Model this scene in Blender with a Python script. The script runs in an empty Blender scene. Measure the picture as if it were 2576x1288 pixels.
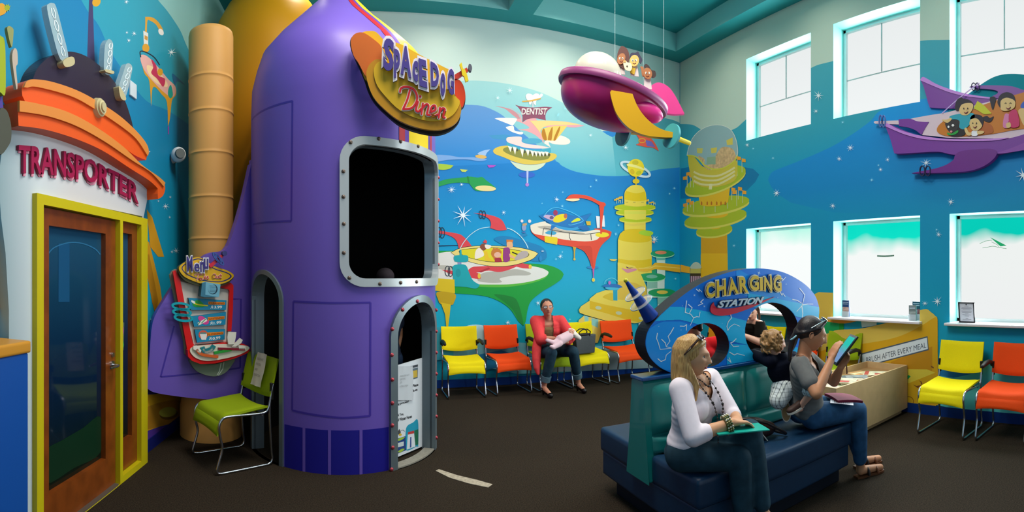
import bpy, bmesh, math, random
from math import sin, cos, tan, pi, radians, sqrt, atan2, hypot
from mathutils import Vector, Matrix, Euler
from mathutils.geometry import tessellate_polygon
random.seed(7)
S = bpy.context.scene
COL = S.collection
# ---------------------------------------------------------------- camera
F, HC, YH, XB = 1264.6, 1.55, 692.7, 902.7      # the photo is a phone sweep: cylindrical, F px per radian
cd = bpy.data.cameras.new('camera'); cam = bpy.data.objects.new('camera', cd); COL.objects.link(cam)
cd.type = 'PANO'; cd.panorama_type = 'CENTRAL_CYLINDRICAL'
cd.central_cylindrical_range_u_min = -1288/F; cd.central_cylindrical_range_u_max = 1288/F
cd.central_cylindrical_range_v_min = -(1288-YH)/F; cd.central_cylindrical_range_v_max = YH/F
cd.central_cylindrical_radius = 1.0
cd.clip_start = 0.05
cam.location = (0, 0, HC); cam.rotation_euler = (pi/2, 0, -(1288-XB)/F)
S.camera = cam
# ---------------------------------------------------------------- view, world, lights
S.view_settings.view_transform = 'Standard'; S.view_settings.look = 'None'
S.view_settings.gamma = 1; S.view_settings.use_curve_mapping = False
S.view_settings.exposure = 0.0
DB, DR, DL = 6.83, 5.065, -1.80                  # back, right and left wall planes
ZS, ZC = 5.14, 5.43                              # soffit and ceiling heights
w = bpy.data.worlds.new('world'); S.world = w; w.use_nodes = True
w.node_tree.nodes['Background'].inputs[0].default_value = (0.80, 0.90, 1.0, 1)
w.node_tree.nodes['Background'].inputs[1].default_value = 0.62
def light(kind, name, loc, rot, energy, color=(1,1,1), **k):
    d = bpy.data.lights.new(name, kind); o = bpy.data.objects.new(name, d); COL.objects.link(o)
    o.location = loc; o.rotation_euler = rot; d.energy = energy; d.color = color
    for a, b in k.items(): setattr(d, a, b)
    return o
for i, (x, y, e) in enumerate([(-0.5,5.9,40),(1.1,6.0,48),(2.75,6.0,62),(4.2,5.4,40),(4.25,3.8,34),(4.25,2.0,26),(-.1,3.2,60)]):
    light('SPOT', 'wall_washer', (x, y, 5.40), (0, 0, 0), e*1.65, (1, .90, .74), spot_size=radians(140), spot_blend=.9, shadow_soft_size=.08)
light('AREA', 'ceiling_panel_light', (1.4, 2.6, 5.38), (0,0,0), 250, (1,.95,.88), shape='RECTANGLE', size=2.4, size_y=2.0)
# ---------------------------------------------------------------- helpers
def lin(c):
    return c/12.92 if c <= .04045 else ((c+.055)/1.055)**2.4
def rgb(h):
    if isinstance(h, (tuple, list)): return tuple(h[:3])
    return (lin((h >> 16 & 255)/255), lin((h >> 8 & 255)/255), lin((h & 255)/255))
MC = {}
def M(h, rough=.55, metal=0, emit=0, spec=.35, alpha=1, trans=0, coat=0, noise=0, nscale=60, bump=0, name=None):
    key = (str(h), rough, metal, emit, spec, alpha, trans, coat, noise, nscale, bump)
    if key in MC: return MC[key]
    m = bpy.data.materials.new(name or 'paint'); m.use_nodes = True
    b = m.node_tree.nodes['Principled BSDF']; I = b.inputs; c = rgb(h)
    I['Base Color'].default_value = (*c, 1); I['Roughness'].default_value = rough; I['Metallic'].default_value = metal
    I['Specular IOR Level'].default_value = spec; I['Alpha'].default_value = alpha
    I['Transmission Weight'].default_value = trans; I['Coat Weight'].default_value = coat
    if emit:
        I['Emission Color'].default_value = (*c, 1); I['Emission Strength'].default_value = emit
    N, L = m.node_tree.nodes, m.node_tree.links
    if noise or bump:
        tc = N.new('ShaderNodeTexCoord'); n = N.new('ShaderNodeTexNoise'); n.inputs['Scale'].default_value = nscale
        n.inputs['Detail'].default_value = 4; L.new(tc.outputs['Object'], n.inputs['Vector'])
        if noise:
            r = N.new('ShaderNodeMapRange'); r.inputs['From Min'].default_value = .3; r.inputs['From Max'].default_value = .7
            r.inputs['To Min'].default_value = 1-noise; r.inputs['To Max'].default_value = 1+noise
            L.new(n.outputs['Fac'], r.inputs['Value'])
            v = N.new('ShaderNodeVectorMath'); v.operation = 'SCALE'; v.inputs[0].default_value = c
            L.new(r.outputs['Result'], v.inputs['Scale']); L.new(v.outputs['Vector'], I['Base Color'])
        if bump:
            bp = N.new('ShaderNodeBump'); bp.inputs['Strength'].default_value = bump; bp.inputs['Distance'].default_value = .004
            L.new(n.outputs['Fac'], bp.inputs['Height']); L.new(bp.outputs['Normal'], I['Normal'])
    MC[key] = m; return m
def ramp(stops, axis='Z', rough=.55, name='airbrushed_paint', spec=.3):
    """mural paint blended between colours over height (metres, object space)"""
    key = ('ramp', str(stops), axis, rough)
    if key in MC: return MC[key]
    m = bpy.data.materials.new(name); m.use_nodes = True; N, L = m.node_tree.nodes, m.node_tree.links
    b = N['Principled BSDF']; b.inputs['Roughness'].default_value = rough; b.inputs['Specular IOR Level'].default_value = spec
    tc = N.new('ShaderNodeTexCoord'); sp = N.new('ShaderNodeSeparateXYZ'); L.new(tc.outputs['Object'], sp.inputs[0])
    lo, hi = stops[0][0], stops[-1][0]
    r = N.new('ShaderNodeMapRange'); r.inputs['From Min'].default_value = lo; r.inputs['From Max'].default_value = hi
    L.new(sp.outputs[axis], r.inputs['Value'])
    cr = N.new('ShaderNodeValToRGB'); L.new(r.outputs['Result'], cr.inputs['Fac']); e = cr.color_ramp.elements
    while len(e) > 1: e.remove(e[0])
    for i, (p, c) in enumerate(stops):
        q = (p-lo)/(hi-lo); el = e[0] if i == 0 else e.new(q); el.position = q; el.color = (*rgb(c), 1)
    L.new(cr.outputs['Color'], b.inputs['Base Color'])
    MC[key] = m; return m
class MB:
    """collects geometry, then links it as ONE mesh object"""
    def __init__(s): s.v = []; s.f = []; s.m = []; s.mats = []; s.sm = []
    def mi(s, m):
        if m not in s.mats: s.mats.append(m)
        return s.mats.index(m)
    def add(s, vs, fs, m, smooth=False):
        k = len(s.v); i = s.mi(m); s.v += [tuple(p) for p in vs]
        for f in fs: s.f.append(tuple(k+j for j in f)); s.m.append(i); s.sm.append(smooth)
        return s
    def box(s, c, d, m, rot=None, bev=0):
        """centre, full size"""
        bm = bmesh.new(); bmesh.ops.create_cube(bm, size=1); bmesh.ops.scale(bm, vec=d, verts=bm.verts)
        if bev: bmesh.ops.bevel(bm, geom=bm.edges[:], offset=bev, segments=3, affect='EDGES', profile=.7)
        return s.bm(bm, m, Matrix.Translation(c) @ (rot or Matrix()), bool(bev))
    def bm(s, bm, m, mat=Matrix(), smooth=False):
        bm.verts.index_update()
        s.add([mat @ v.co for v in bm.verts], [[v.index for v in f.verts] for f in bm.faces], m, smooth); bm.free(); return s
    def ell(s, c, r, m, rot=None, seg=24, rings=14):
        bm = bmesh.new(); bmesh.ops.create_uvsphere(bm, u_segments=seg, v_segments=rings, radius=1)
        if not hasattr(r, '__len__'): r = (r, r, r)
        return s.bm(bm, m, Matrix.Translation(c) @ (rot or Matrix()) @ Matrix.Diagonal((*r, 1)), True)
    def cone(s, a, b, ra, rb, m, seg=16, caps=True, smooth=True):
        a, b = Vector(a), Vector(b); q = (b-a).to_track_quat('Z', 'Y'); vs = []
        for p, r in ((a, ra), (b, rb)):
            vs += [p + q @ Vector((r*cos(2*pi*i/seg), r*sin(2*pi*i/seg), 0)) for i in range(seg)]
        fs = [(i, (i+1) % seg, seg+(i+1) % seg, seg+i) for i in range(seg)]
        s.add(vs, fs, m, smooth)
        if caps: s.add(vs[:seg], [tuple(reversed(range(seg)))], m); s.add(vs[seg:], [tuple(range(seg))], m)
        return s
    def tube(s, pts, r, m, seg=10, closed=False, caps=True):
        pts = [Vector(p) for p in pts]; n = len(pts); rs = r if hasattr(r, '__len__') else [r]*n
        vs = []; up = None
        for i, p in enumerate(pts):
            a = pts[(i-1) % n] if (i or closed) else p; b = pts[(i+1) % n] if (i < n-1 or closed) else p
            t = (b-a).normalized()
            if up is None:
                up = Vector((0,0,1)) if abs(t.z) < .9 else Vector((1,0,0))
            x = up.cross(t)
            if x.length < 1e-5: x = Vector((1,0,0)).cross(t)
            x.normalize(); y = t.cross(x); up = y
            vs += [p + x*(rs[i]*cos(2*pi*j/seg)) + y*(rs[i]*sin(2*pi*j/seg)) for j in range(seg)]
        fs = []
        for i in range(n if closed else n-1):
            k = ((i+1) % n)*seg
            fs += [(i*seg+j, i*seg+(j+1) % seg, k+(j+1) % seg, k+j) for j in range(seg)]
        s.add(vs, fs, m, True)
        if caps and not closed:
            s.add(vs[:seg], [tuple(reversed(range(seg)))], m); s.add(vs[-seg:], [tuple(range(seg))], m)
        return s
    def lathe(s, prof, m, c=(0,0,0), seg=48, sx=1, sy=1, smooth=True, off=None):
        """prof: (r, z) list"""
        vs = []
        for k, (r, z) in enumerate(prof):
            ox, oy = off[k] if off else (0, 0)
            vs += [(c[0]+ox+sx*r*cos(2*pi*i/seg), c[1]+oy+sy*r*sin(2*pi*i/seg), c[2]+z) for i in range(seg)]
        fs = [(k*seg+i, k*seg+(i+1) % seg, (k+1)*seg+(i+1) % seg, (k+1)*seg+i) for k in range(len(prof)-1) for i in range(seg)]
        return s.add(vs, fs, m, smooth)
    def grid(s, P, m, smooth=True, closed_u=False):
        """P[i][j] points"""
        a, b = len(P), len(P[0]); vs = [p for row in P for p in row]
        fs = [(i*b+j, i*b+(j+1) % b, (i+1)*b+(j+1) % b, (i+1)*b+j) for i in range(a-1) for j in range(b if closed_u else b-1)]
        return s.add(vs, fs, m, smooth)
    def build(s, name, parent=None, loc=None, rot=None, bevel=0, subsurf=0):
        me = bpy.data.meshes.new(name); me.from_pydata(s.v, [], s.f)
        for m in s.mats: me.materials.append(m)
        me.polygons.foreach_set('material_index', s.m); me.polygons.foreach_set('use_smooth', s.sm); me.update()
        if any(s.sm): me.set_sharp_from_angle(angle=radians(50)) if hasattr(me, 'set_sharp_from_angle') else None
        o = bpy.data.objects.new(name, me); COL.objects.link(o); o.parent = parent
        if loc is not None: o.location = loc
        if rot is not None: o.rotation_euler = rot
        if bevel:
            bv = o.modifiers.new('bevel', 'BEVEL'); bv.width = bevel; bv.segments = 3; bv.limit_method = 'ANGLE'; bv.angle_limit = radians(50)
        if subsurf:
            ss = o.modifiers.new('subdivision', 'SUBSURF'); ss.levels = ss.render_levels = subsurf
        return o
def tag(o, label=None, cat=None, group=None, kind=None):
    if label: o['label'] = label
    if cat: o['category'] = cat
    if group: o['group'] = group
    if kind: o['kind'] = kind
    return o
def empty(name, loc, rz=0, **k):
    o = bpy.data.objects.new(name, None); COL.objects.link(o); o.location = loc; o.rotation_euler = (0, 0, rz); o.empty_display_size = .1
    return tag(o, **k)
def kids(o): return [c for c in COL.objects if c.parent == o]
def copy_tree(o, parent=None):
    ch = kids(o); c = o.copy(); COL.objects.link(c); c.parent = parent
    for k in ch: copy_tree(k, c)
    return c
class Pl:
    """vertical plane with horizontal normal n (towards the camera) through point o"""
    def __init__(s, o, n):
        s.n = Vector((n[0], n[1], 0)).normalized(); s.u = Vector((-s.n.y, s.n.x, 0)); s.o = Vector((o[0], o[1], 0))
    def px(s, x, y):
        th = (x-XB)/F; d = Vector((sin(th), cos(th), 0)); t = s.o.dot(s.n)/d.dot(s.n)
        return ((d*t-s.o).dot(s.u), HC+(YH-y)/F*t)
    def W(s, u, z, w=0): return s.o + s.u*u + s.n*w + Vector((0, 0, z))
def sightline(x, y, d):
    th = (x-XB)/F; return Vector((sin(th)*d, cos(th)*d, HC+(YH-y)/F*d))
def floor_at(x, y, z=0):
    return sightline(x, y, F*(HC-z)/(y-YH))
def face_plane(x, d, turn=0):
    """vertical plane squarely facing the camera at image column x, d metres away, turned by degrees"""
    th = (x-XB)/F; a = th+radians(turn)
    return Pl((sin(th)*d, cos(th)*d), (-sin(a), -cos(a)))
BACK, RIGHT, LEFT = Pl((0, DB), (0, -1)), Pl((DR, 0), (-1, 0)), Pl((DL, 0), (1, 0))
def T(o, pts):
    """crop coordinates -> photo coordinates"""
    return [(o[0]+p[0]/o[2], o[1]+p[1]/o[2], *p[2:]) for p in pts]
def smooth(pts, n=5, closed=True):
    """Catmull-Rom through the points; a third member 1 keeps a corner"""
    N = len(pts); out = []
    for i in range(N if closed else N-1):
        p0, p1, p2, p3 = pts[(i-1) % N], pts[i], pts[(i+1) % N], pts[(i+2) % N]
        if not closed:
            if i == 0: p0 = p1
            if i == N-2: p3 = p2
        c1, c2 = len(p1) > 2 and p1[2], len(p2) > 2 and p2[2]
        for k in range(n):
            t = k/n; q = []
            for a in (0, 1):
                m1 = 0 if c1 else (p2[a]-p0[a])/2; m2 = 0 if c2 else (p3[a]-p1[a])/2
                if c1: m1 = (p2[a]-p1[a])*.9
                if c2: m2 = (p2[a]-p1[a])*.9
                q.append((2*t**3-3*t*t+1)*p1[a]+(t**3-2*t*t+t)*m1+(-2*t**3+3*t*t)*p2[a]+(t**3-t*t)*m2)
            out.append(tuple(q))
    if not closed: out.append(tuple(pts[-1][:2]))
    return out
def oval(cx, cy, rx, ry, rot=0, n=32, a0=0, a1=360):
    r = radians(rot); full = abs(a1-a0) >= 360; out = []
    for i in range(n if full else n+1):
        a = radians(a0+(a1-a0)*i/n); x, y = rx*cos(a), ry*sin(a)
        out.append((cx+x*cos(r)-y*sin(r), cy+x*sin(r)+y*cos(r)))
    return out
def dense(pts, step):
    out = []
    for i, p in enumerate(pts):
        q = pts[(i+1) % len(pts)]; k = max(1, int(hypot(q[0]-p[0], q[1]-p[1])/step))
        out += [(p[0]+(q[0]-p[0])*j/k, p[1]+(q[1]-p[1])*j/k) for j in range(k)]
    return out
def tess(loops):
    flat = [p for l in loops for p in l]; tr = None
    if len(loops) > 1:
        bm = bmesh.new(); vs = [bm.verts.new((p[0], p[1], 0)) for p in flat]; k = 0; ed = []
        for l in loops:
            n = len(l); ed += [bm.edges.new((vs[k+i], vs[k+(i+1) % n])) for i in range(n)]; k += n
        bm.verts.index_update(); bmesh.ops.triangle_fill(bm, edges=ed, use_beauty=True, use_dissolve=False)
        tr = [tuple(v.index for v in f.verts) for f in bm.faces]; bm.free()
    if not tr: tr = tessellate_polygon([[Vector((p[0], p[1], 0)) for p in l] for l in loops])
    out = []
    for a, b, c in tr:
        A, B, C = flat[a], flat[b], flat[c]
        ar = (B[0]-A[0])*(C[1]-A[1])-(B[1]-A[1])*(C[0]-A[0])
        out.append((a, b, c) if ar > 0 else (a, c, b))
    return flat, out
def flat_uz(mb, pl, loops, w, m):
    flat, tr = tess(loops); mb.add([pl.W(u, z, w) for u, z in flat], tr, m)
def slab_uz(mb, pl, loops, w0, w1, m, side=None):
    """loops in plane coordinates, extruded from w0 to w1"""
    flat, tr = tess(loops); n = len(flat); side = side or m
    mb.add([pl.W(u, z, w1) for u, z in flat], tr, m)
    mb.add([pl.W(u, z, w0) for u, z in flat], [tuple(reversed(t)) for t in tr], side)
    k = 0
    for l in loops:
        L = len(l); ar = sum(l[i][0]*l[(i+1) % L][1]-l[(i+1) % L][0]*l[i][1] for i in range(L))
        hole = l is not loops[0]
        vs = [pl.W(u, z, w0) for u, z in l]+[pl.W(u, z, w1) for u, z in l]
        for i in range(L):
            j = (i+1) % L; f = (i, j, L+j, L+i)
            mb.add([vs[q] for q in f], [(0, 1, 2, 3) if (ar > 0) != hole else (3, 2, 1, 0)], side)
        k += L
def topx(pl, pts, step=30): return [pl.px(*p) for p in dense([q[:2] for q in pts], step)]
def decal(mb, pl, w, m, pts, *holes): flat_uz(mb, pl, [topx(pl, pts)]+[topx(pl, h) for h in holes], w, m)
def slab(mb, pl, w0, w1, m, pts, *holes, side=None): slab_uz(mb, pl, [topx(pl, pts)]+[topx(pl, h) for h in holes], w0, w1, m, side)
def stroke(pts, wd, closed=False):
    """outline of a polyline of given width (number or list)"""
    n = len(pts); L, R = [], []
    for i, p in enumerate(pts):
        a = pts[max(i-1, 0)]; b = pts[min(i+1, n-1)]; dx, dy = b[0]-a[0], b[1]-a[1]; l = hypot(dx, dy) or 1
        h = (wd[i] if hasattr(wd, '__len__') else wd)/2; nx, ny = -dy/l*h, dx/l*h
        L.append((p[0]+nx, p[1]+ny)); R.append((p[0]-nx, p[1]-ny))
    return L+R[::-1]
def ring(cx, cy, rx, ry, wd, rot=0, n=28):
    return oval(cx, cy, rx+wd/2, ry+wd/2, rot, n), oval(cx, cy, rx-wd/2, ry-wd/2, rot, n)
def star(cx, cy, r, n=8, k=.16, rot=0.2, var=.35, seed=None):
    rnd = random.Random(seed if seed is not None else int(cx*7+cy)); out = []
    for i in range(2*n):
        a = rot+pi*i/n; q = r*(1-var*rnd.random()) if i % 2 == 0 else r*k
        out.append((cx+q*cos(a), cy+q*sin(a)))
    return out
# ---- lettering
_tc = {}
def glyphs(txt, offset=0.0, spacing=1.0, shear=0.0, res=3):
    """the built-in font as flat mesh: (verts, outline-filled faces, width, boundary loops)"""
    k = (txt, offset, spacing, shear)
    if k in _tc: return _tc[k]
    c = bpy.data.curves.new('t', 'FONT'); c.body = txt; c.size = 1; c.offset = offset; c.space_character = spacing; c.shear = shear
    c.resolution_u = res; c.fill_mode = 'FRONT'
    o = bpy.data.objects.new('t', c); COL.objects.link(o); dg = bpy.context.evaluated_depsgraph_get(); dg.update()
    me = bpy.data.meshes.new_from_object(o.evaluated_get(dg))
    bm = bmesh.new(); bm.from_mesh(me); bmesh.ops.remove_doubles(bm, verts=bm.verts, dist=1e-5)
    bmesh.ops.triangulate(bm, faces=bm.faces[:])
    bm.verts.index_update()
    vs = [v.co.xy.copy() for v in bm.verts]; fs = []
    for f in bm.faces:
        idx = [v.index for v in f.verts]
        if f.normal.z < 0: idx.reverse()
        fs.append(tuple(idx))
    ed = {}
    for f in fs:
        for i in range(len(f)): ed[(f[i], f[(i+1) % len(f)])] = 1
    be = [(a, b) for (a, b) in ed if (b, a) not in ed]
    bm.free(); bpy.data.objects.remove(o); bpy.data.meshes.remove(me); bpy.data.curves.remove(c)
    x0 = min((v.x for v in vs), default=0); x1 = max((v.x for v in vs), default=1)
    y0 = min((v.y for v in vs), default=0); y1 = max((v.y for v in vs), default=1)
    r = (vs, fs, be, x0, x1, y0, y1); _tc[k] = r; return r
def text(mb, fn, txt, w0, w1, m, offset=0.0, side=None, norm=None, spacing=1.0, shear=0.0):
    """fn maps (a, b, w), a and b in 0..1 over the lettering's box, to a world point"""
    vs, fs, be, x0, x1, y0, y1 = glyphs(txt, offset, spacing, shear)
    if norm: x0, x1, y0, y1 = norm
    ab = [((v.x-x0)/(x1-x0), (v.y-y0)/(y1-y0)) for v in vs]
    mb.add([fn(a, b, w1) for a, b in ab], fs, m)
    if w1 != w0:
        n = len(vs); mb.add([fn(a, b, w0) for a, b in ab]+[fn(a, b, w1) for a, b in ab], [(a, b, n+b, n+a) for a, b in be], side or m)
def quadfn(pl, q):
    """q: photo corners bottom-left, bottom-right, top-right, top-left"""
    c = [pl.px(*p) for p in q]
    def fn(a, b, w):
        u = (1-a)*(1-b)*c[0][0]+a*(1-b)*c[1][0]+a*b*c[2][0]+(1-a)*b*c[3][0]
        z = (1-a)*(1-b)*c[0][1]+a*(1-b)*c[1][1]+a*b*c[2][1]+(1-a)*b*c[3][1]
        return pl.W(u, z, w)
    return fn
# ================================================================ THE ROOM
def zb(y, x=1300): return BACK.px(x, y)[1]
def zr(y, x=2100): return RIGHT.px(x, y)[1]
pale = M(0xC6DCD4, .6)
teal_ceil = M(0x2C9A9C, .6)
# ---- floor: dark brown carpet
m = M(0x2E261D, .95, noise=.55, nscale=110, bump=.6, spec=.1, name='carpet')
mb = MB(); mb.box((1.6, 1.9, -.05), (7.4, 10.2, .1), m); fl = mb.build('floor'); tag(fl, kind='structure')
# ---- ceiling with dropped soffit, coffers and a crossing beam
mb = MB(); cm = M(0x1F8F92, .6, name='ceiling_paint'); fm = M(0x7DBFBC, .6, name='fascia_lit_tone')  # fascia colour paler than the ceiling, its brightness from light painted in
mb.box((1.6, 1.9, ZC+.05), (7.4, 10.2, .1), cm)
IY, IX, ILX = 6.51, 4.753, -1.48
def sof(x0, x1, y0, y1):
    mb.add([(x0,y0,ZS),(x1,y0,ZS),(x1,y1,ZS),(x0,y1,ZS)], [(3,2,1,0)], cm)
sof(DL-.1, DR+.1, IY, DB+.1); sof(IX, DR+.1, -3, IY); sof(DL-.1, ILX, -3, IY); sof(1.997, 2.352, -3, IY)
for (x0, y0, x1, y1) in [(ILX,IY,1.997,IY),(2.352,IY,IX,IY),(IX,IY,IX,-3),(1.997,IY,1.997,-3),(2.352,-3,2.352,IY),(ILX,-3,ILX,IY)]:
    mb.add([(x0,y0,ZS),(x1,y1,ZS),(x1,y1,ZC),(x0,y0,ZC)], [(0,1,2,3),(3,2,1,0)][:1], fm)
o = mb.build('ceiling'); tag(o, kind='structure')
# ================================================================ back wall with its mural
T1, T2, T3, T4, T5 = (1080,180,4.2925), (1080,470,4.2933), (1300,470,4.954), (1440,380,4.025), (1440,660,6.44)
C5 = (1080,180,2.683)
mb = MB(); lay = [0]
def L(dw=.00010):
    lay[0] += dw; return lay[0]
baseR = ramp([(0,0x14A9C2),(zb(820),0x0FB0CC),(zb(700),0x06A6CE),(zb(560),0x0093CC),(zb(430),0x0A7CC4),(zb(380),0x1C84CE)])
mb.add([(DL,DB,0),(DR,DB,0),(DR,DB,ZS),(DL,DB,ZS)], [(0,1,2,3)], baseR)
mb.add([(DL,DB+.1,0),(DR,DB+.1,0),(DR,DB+.1,ZS),(DL,DB+.1,ZS)], [(3,2,1,0)], pale)
def B(m, pts, *h, sm=0, t=None):
    q = smooth(pts) if sm else pts
    if t: q = T(t, q); h = [T(t, k) for k in h]
    decal(mb, BACK, L(), m, q, *h)
hillR = ramp([(zb(442),0x45AFC6),(zb(400),0x62B8C8),(zb(330),0x85C5CC),(zb(220),0x9CCFD0)])
B(pale, [(560,-10),(1712,-10),(1712,330),(1400,330),(1100,270),(560,270)])
B(hillR, [(560,230),(900,215)]+smooth([(1095,208),(1175,203),(1220,204),(1271,210),(1327,222),(1369,236),(1413,257),(1443,273),(1490,310),(1540,345),(1600,350),(1712,352)],4,False)
  +smooth([(1712,421),(1657,426),(1602,439),(1527,443),(1453,433),(1415,418),(1393,404),(1300,390)],4,False)+[(1095,385),(560,385)])
B(ramp([(zb(442),0x45AFC6),(zb(400),0x56B0C0),(zb(298),0x52A9B8)]), smooth([(1712,310),(1690,301),(1660,296),(1625,298),(1590,312),(1560,335)],4,False)+[(1540,345),(1550,442),(1602,439),(1657,426),(1712,421)])
B(ramp([(zb(420),0x1B86D0),(zb(340),0x4C90D0),(zb(262),0x6496CE)]), [(560,300),(1000,270)]+smooth([(1095,256),(1168,263),(1210,266),(1243,278),(1269,294),(1300,322),(1345,360),(1400,405)],4,False)+[(1095,420),(560,420)])
# ---- DENTIST platform
cy, pk, cr = M(0xDCC04E), M(0xE9A3A6), M(0xF4EBE2)
B(M(0xC98C93), [(715,372),(800,385),(880,408),(940,445),(975,490),(970,520),(900,470),(820,405),(740,380)], sm=1, t=T1)
B(pk, [(850,385,1),(940,430),(990,480),(1005,550),(1080,500),(1140,500),(1180,560),(1200,640),(1240,775,1),(1150,690),(1040,640),(950,630,1),(1080,610),(1000,555),(900,525),(845,515,1),(960,510),(985,500),(960,450),(900,405)], sm=1, t=T1)
B(M(0x8C4A63), [(925,358,1),(1000,378),(1120,388),(1250,380),(1328,387,1),(1280,420),(1255,470),(1258,528,1),(1150,505),(1060,515),(1005,550,1),(1003,470),(970,400)], sm=1, t=T1)
B(cr, [(705,508,1),(760,500),(930,505),(940,530),(900,585,1),(800,545)], sm=1, t=T1)
B(cr, [(825,600,1),(870,588),(910,592),(925,640),(1010,655),(990,680),(900,655),(840,620)], sm=1, t=T1)
B(M(0x3D93C4), [(640,690),(820,680),(900,700),(830,740),(690,725)], t=T1)
B(M(0xEFD5CF), [(830,740,1),(850,710),(990,705),(1000,760),(1080,785),(1200,800),(1310,825,1),(1200,832),(1050,825),(920,790),(850,765)], sm=1, t=T1)
B(M(0x4FA6C6), oval(1110,750,110,30), t=T1)
B(M(0xF4E3D6), [(1240,775,1),(1260,745),(1400,690),(1500,725),(1520,765),(1470,790),(1350,785),(1290,765),(1310,820,1)], sm=1, t=T1)
B(M(0x3FA7C0), [(832,760,1),(920,800),(1050,835),(1200,842),(1310,825,1),(1300,885),(1150,895),(980,875),(850,815)], sm=1, t=T1)
B(M(0xE5A2AD), [(1100,540,1),(1300,530),(1500,545),(1675,585,1),(1560,605),(1400,590),(1250,600)], sm=1, t=T1)
B(M(0xF3CF86), [(1085,530,1),(1300,530),(1480,545),(1640,575,1),(1400,578),(1260,590),(1200,640),(1215,690,1),(1150,600)], sm=1, t=T1)
B(M(0xEFCB66), [(1215,620,1),(1340,590),(1490,585,1),(1400,700),(1350,745),(1230,740,1),(1212,690)], sm=1, t=T1)
for q in ([(1215,650),(1235,612),(1255,660),(1268,738),(1238,738),(1218,700)], [(1280,736),(1288,680),(1315,615),(1330,600),(1330,650),(1318,740),(1300,740)], [(1340,744),(1355,690),(1390,615),(1412,592),(1405,640),(1368,730),(1358,745)]):
    B(M(0xB97A18), q, sm=1, t=T1)
B(cy, [(690,850),(740,815),(840,800),(900,830),(1100,880),(1300,880),(1360,890),(1375,920),(1330,960),(1250,985),(1100,1005),(950,985),(800,925),(710,890)], sm=1, t=T1)
B(M(0x8A8A3C), [(795,840),(860,815),(1000,850),(1200,870),(1290,890),(1300,920),(1260,950),(1130,960),(960,930),(830,880)], sm=1, t=T1)
for i, (x, y, h) in enumerate([(870,825,45),(920,830,70),(1000,850,75),(1060,860,55),(1110,870,50),(1150,875,45),(1190,880,42),(1225,882,38),(1265,882,36)]):
    B(M(0xF3EBDC), [(x-22,y-20),(x+22,y-10),(x+6,y+h)], t=T1)
    B(M(0x4F5135), [(x+24,y-8),(x+44,y+20),(x+26,y+35),(x+16,y+25)], t=T1)
B(M(0xCFDCC0), [(870,965,1),(950,990),(1100,1010),(1260,985,1),(1220,1030),(1150,1065),(1050,1075),(960,1050),(910,1010)], sm=1, t=T1)
B(M(0x2B62C4), oval(1053,1115,88,33), t=T1)
B(M(0xB8C0E4), [(1048,1070),(1070,1070),(1066,1215),(1050,1215)], t=T1); B(M(0xB07ED0), oval(1056,1222,20,20,n=16), t=T1)
B(M(0xF6F0E8), [(1040,265),(1060,240),(1100,245),(1115,255),(1150,238),(1185,250),(1170,290),(1150,330),(1148,365),(1130,350),(1115,320),(1095,355),(1078,355),(1072,320),(1050,300)], sm=1, t=T1)
B(M(0xF6F0E8), [(1165,285),(1205,238),(1225,245),(1222,265),(1185,298)], t=T1)
B(M(0xD8A84A), [(1000,318),(1100,308),(1200,285),(1205,297),(1110,325),(1005,330)], t=T1)
B(M(0xD9D4D8), [(1112,330),(1122,330),(1122,388),(1112,388)], t=T1)
text(mb, quadfn(BACK, T(T1,[(993,466),(1262,468),(1275,396),(998,398)])), 'DENTIST', L(), lay[0], M(0xF5EDE0), offset=.018)
# ---- distant traffic and green lamp
B(M(0x7AA8DE), [(60,905),(200,905),(330,925),(500,928),(620,950),(540,968),(400,950),(200,955),(60,975)], sm=1, t=T1)
B(M(0x9CC0E8), [(520,890),(580,855),(660,840,1),(620,880),(600,910)], sm=1, t=T1); B(M(0xDDB05A), oval(557,920,62,20,6), t=T1)
B(M(0xA6C83A), [(60,1000),(160,1000),(260,1015,1),(220,1050),(140,1062),(60,1045)], sm=1, t=T1)
B(M(0xC6D45A), [(330,1055),(415,1062),(390,1085),(350,1082)], t=T1)
B(M(0xB048C0), [(625,1010),(720,1012),(690,1035),(640,1038)], t=T1)
B(M(0x169A4C), [(60,1205,1),(180,1165),(300,1150),(400,1140),(440,1135),(520,1145),(570,1140),(620,1180),(680,1225),(715,1265),(600,1290),(500,1285),(450,1235),(415,1205),(250,1205),(60,1255,1)], sm=1, t=T1)
B(M(0xE9D692), oval(607,1262,112,30,3), t=T1)
B(M(0x0E7A3A), [(405,1135),(420,1130),(435,1200),(415,1205)], t=T1)
# ---- red flyer under the ship
t = (1380,100,4.292)
B(M(0xE0523A), [(940,1015,1),(1040,1025),(1120,1080),(1165,1150),(1190,1205,1),(1120,1165),(1050,1160),(940,1135,1),(985,1100)], sm=1, t=t)
B(M(0x6E62B8), [(1040,1080),(1110,1100),(1150,1160),(1060,1150)], t=t); B(M(0xE0A020), ring(1008,1090,35,22,10)[0], ring(1008,1090,35,22,10)[1], t=t)
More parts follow.
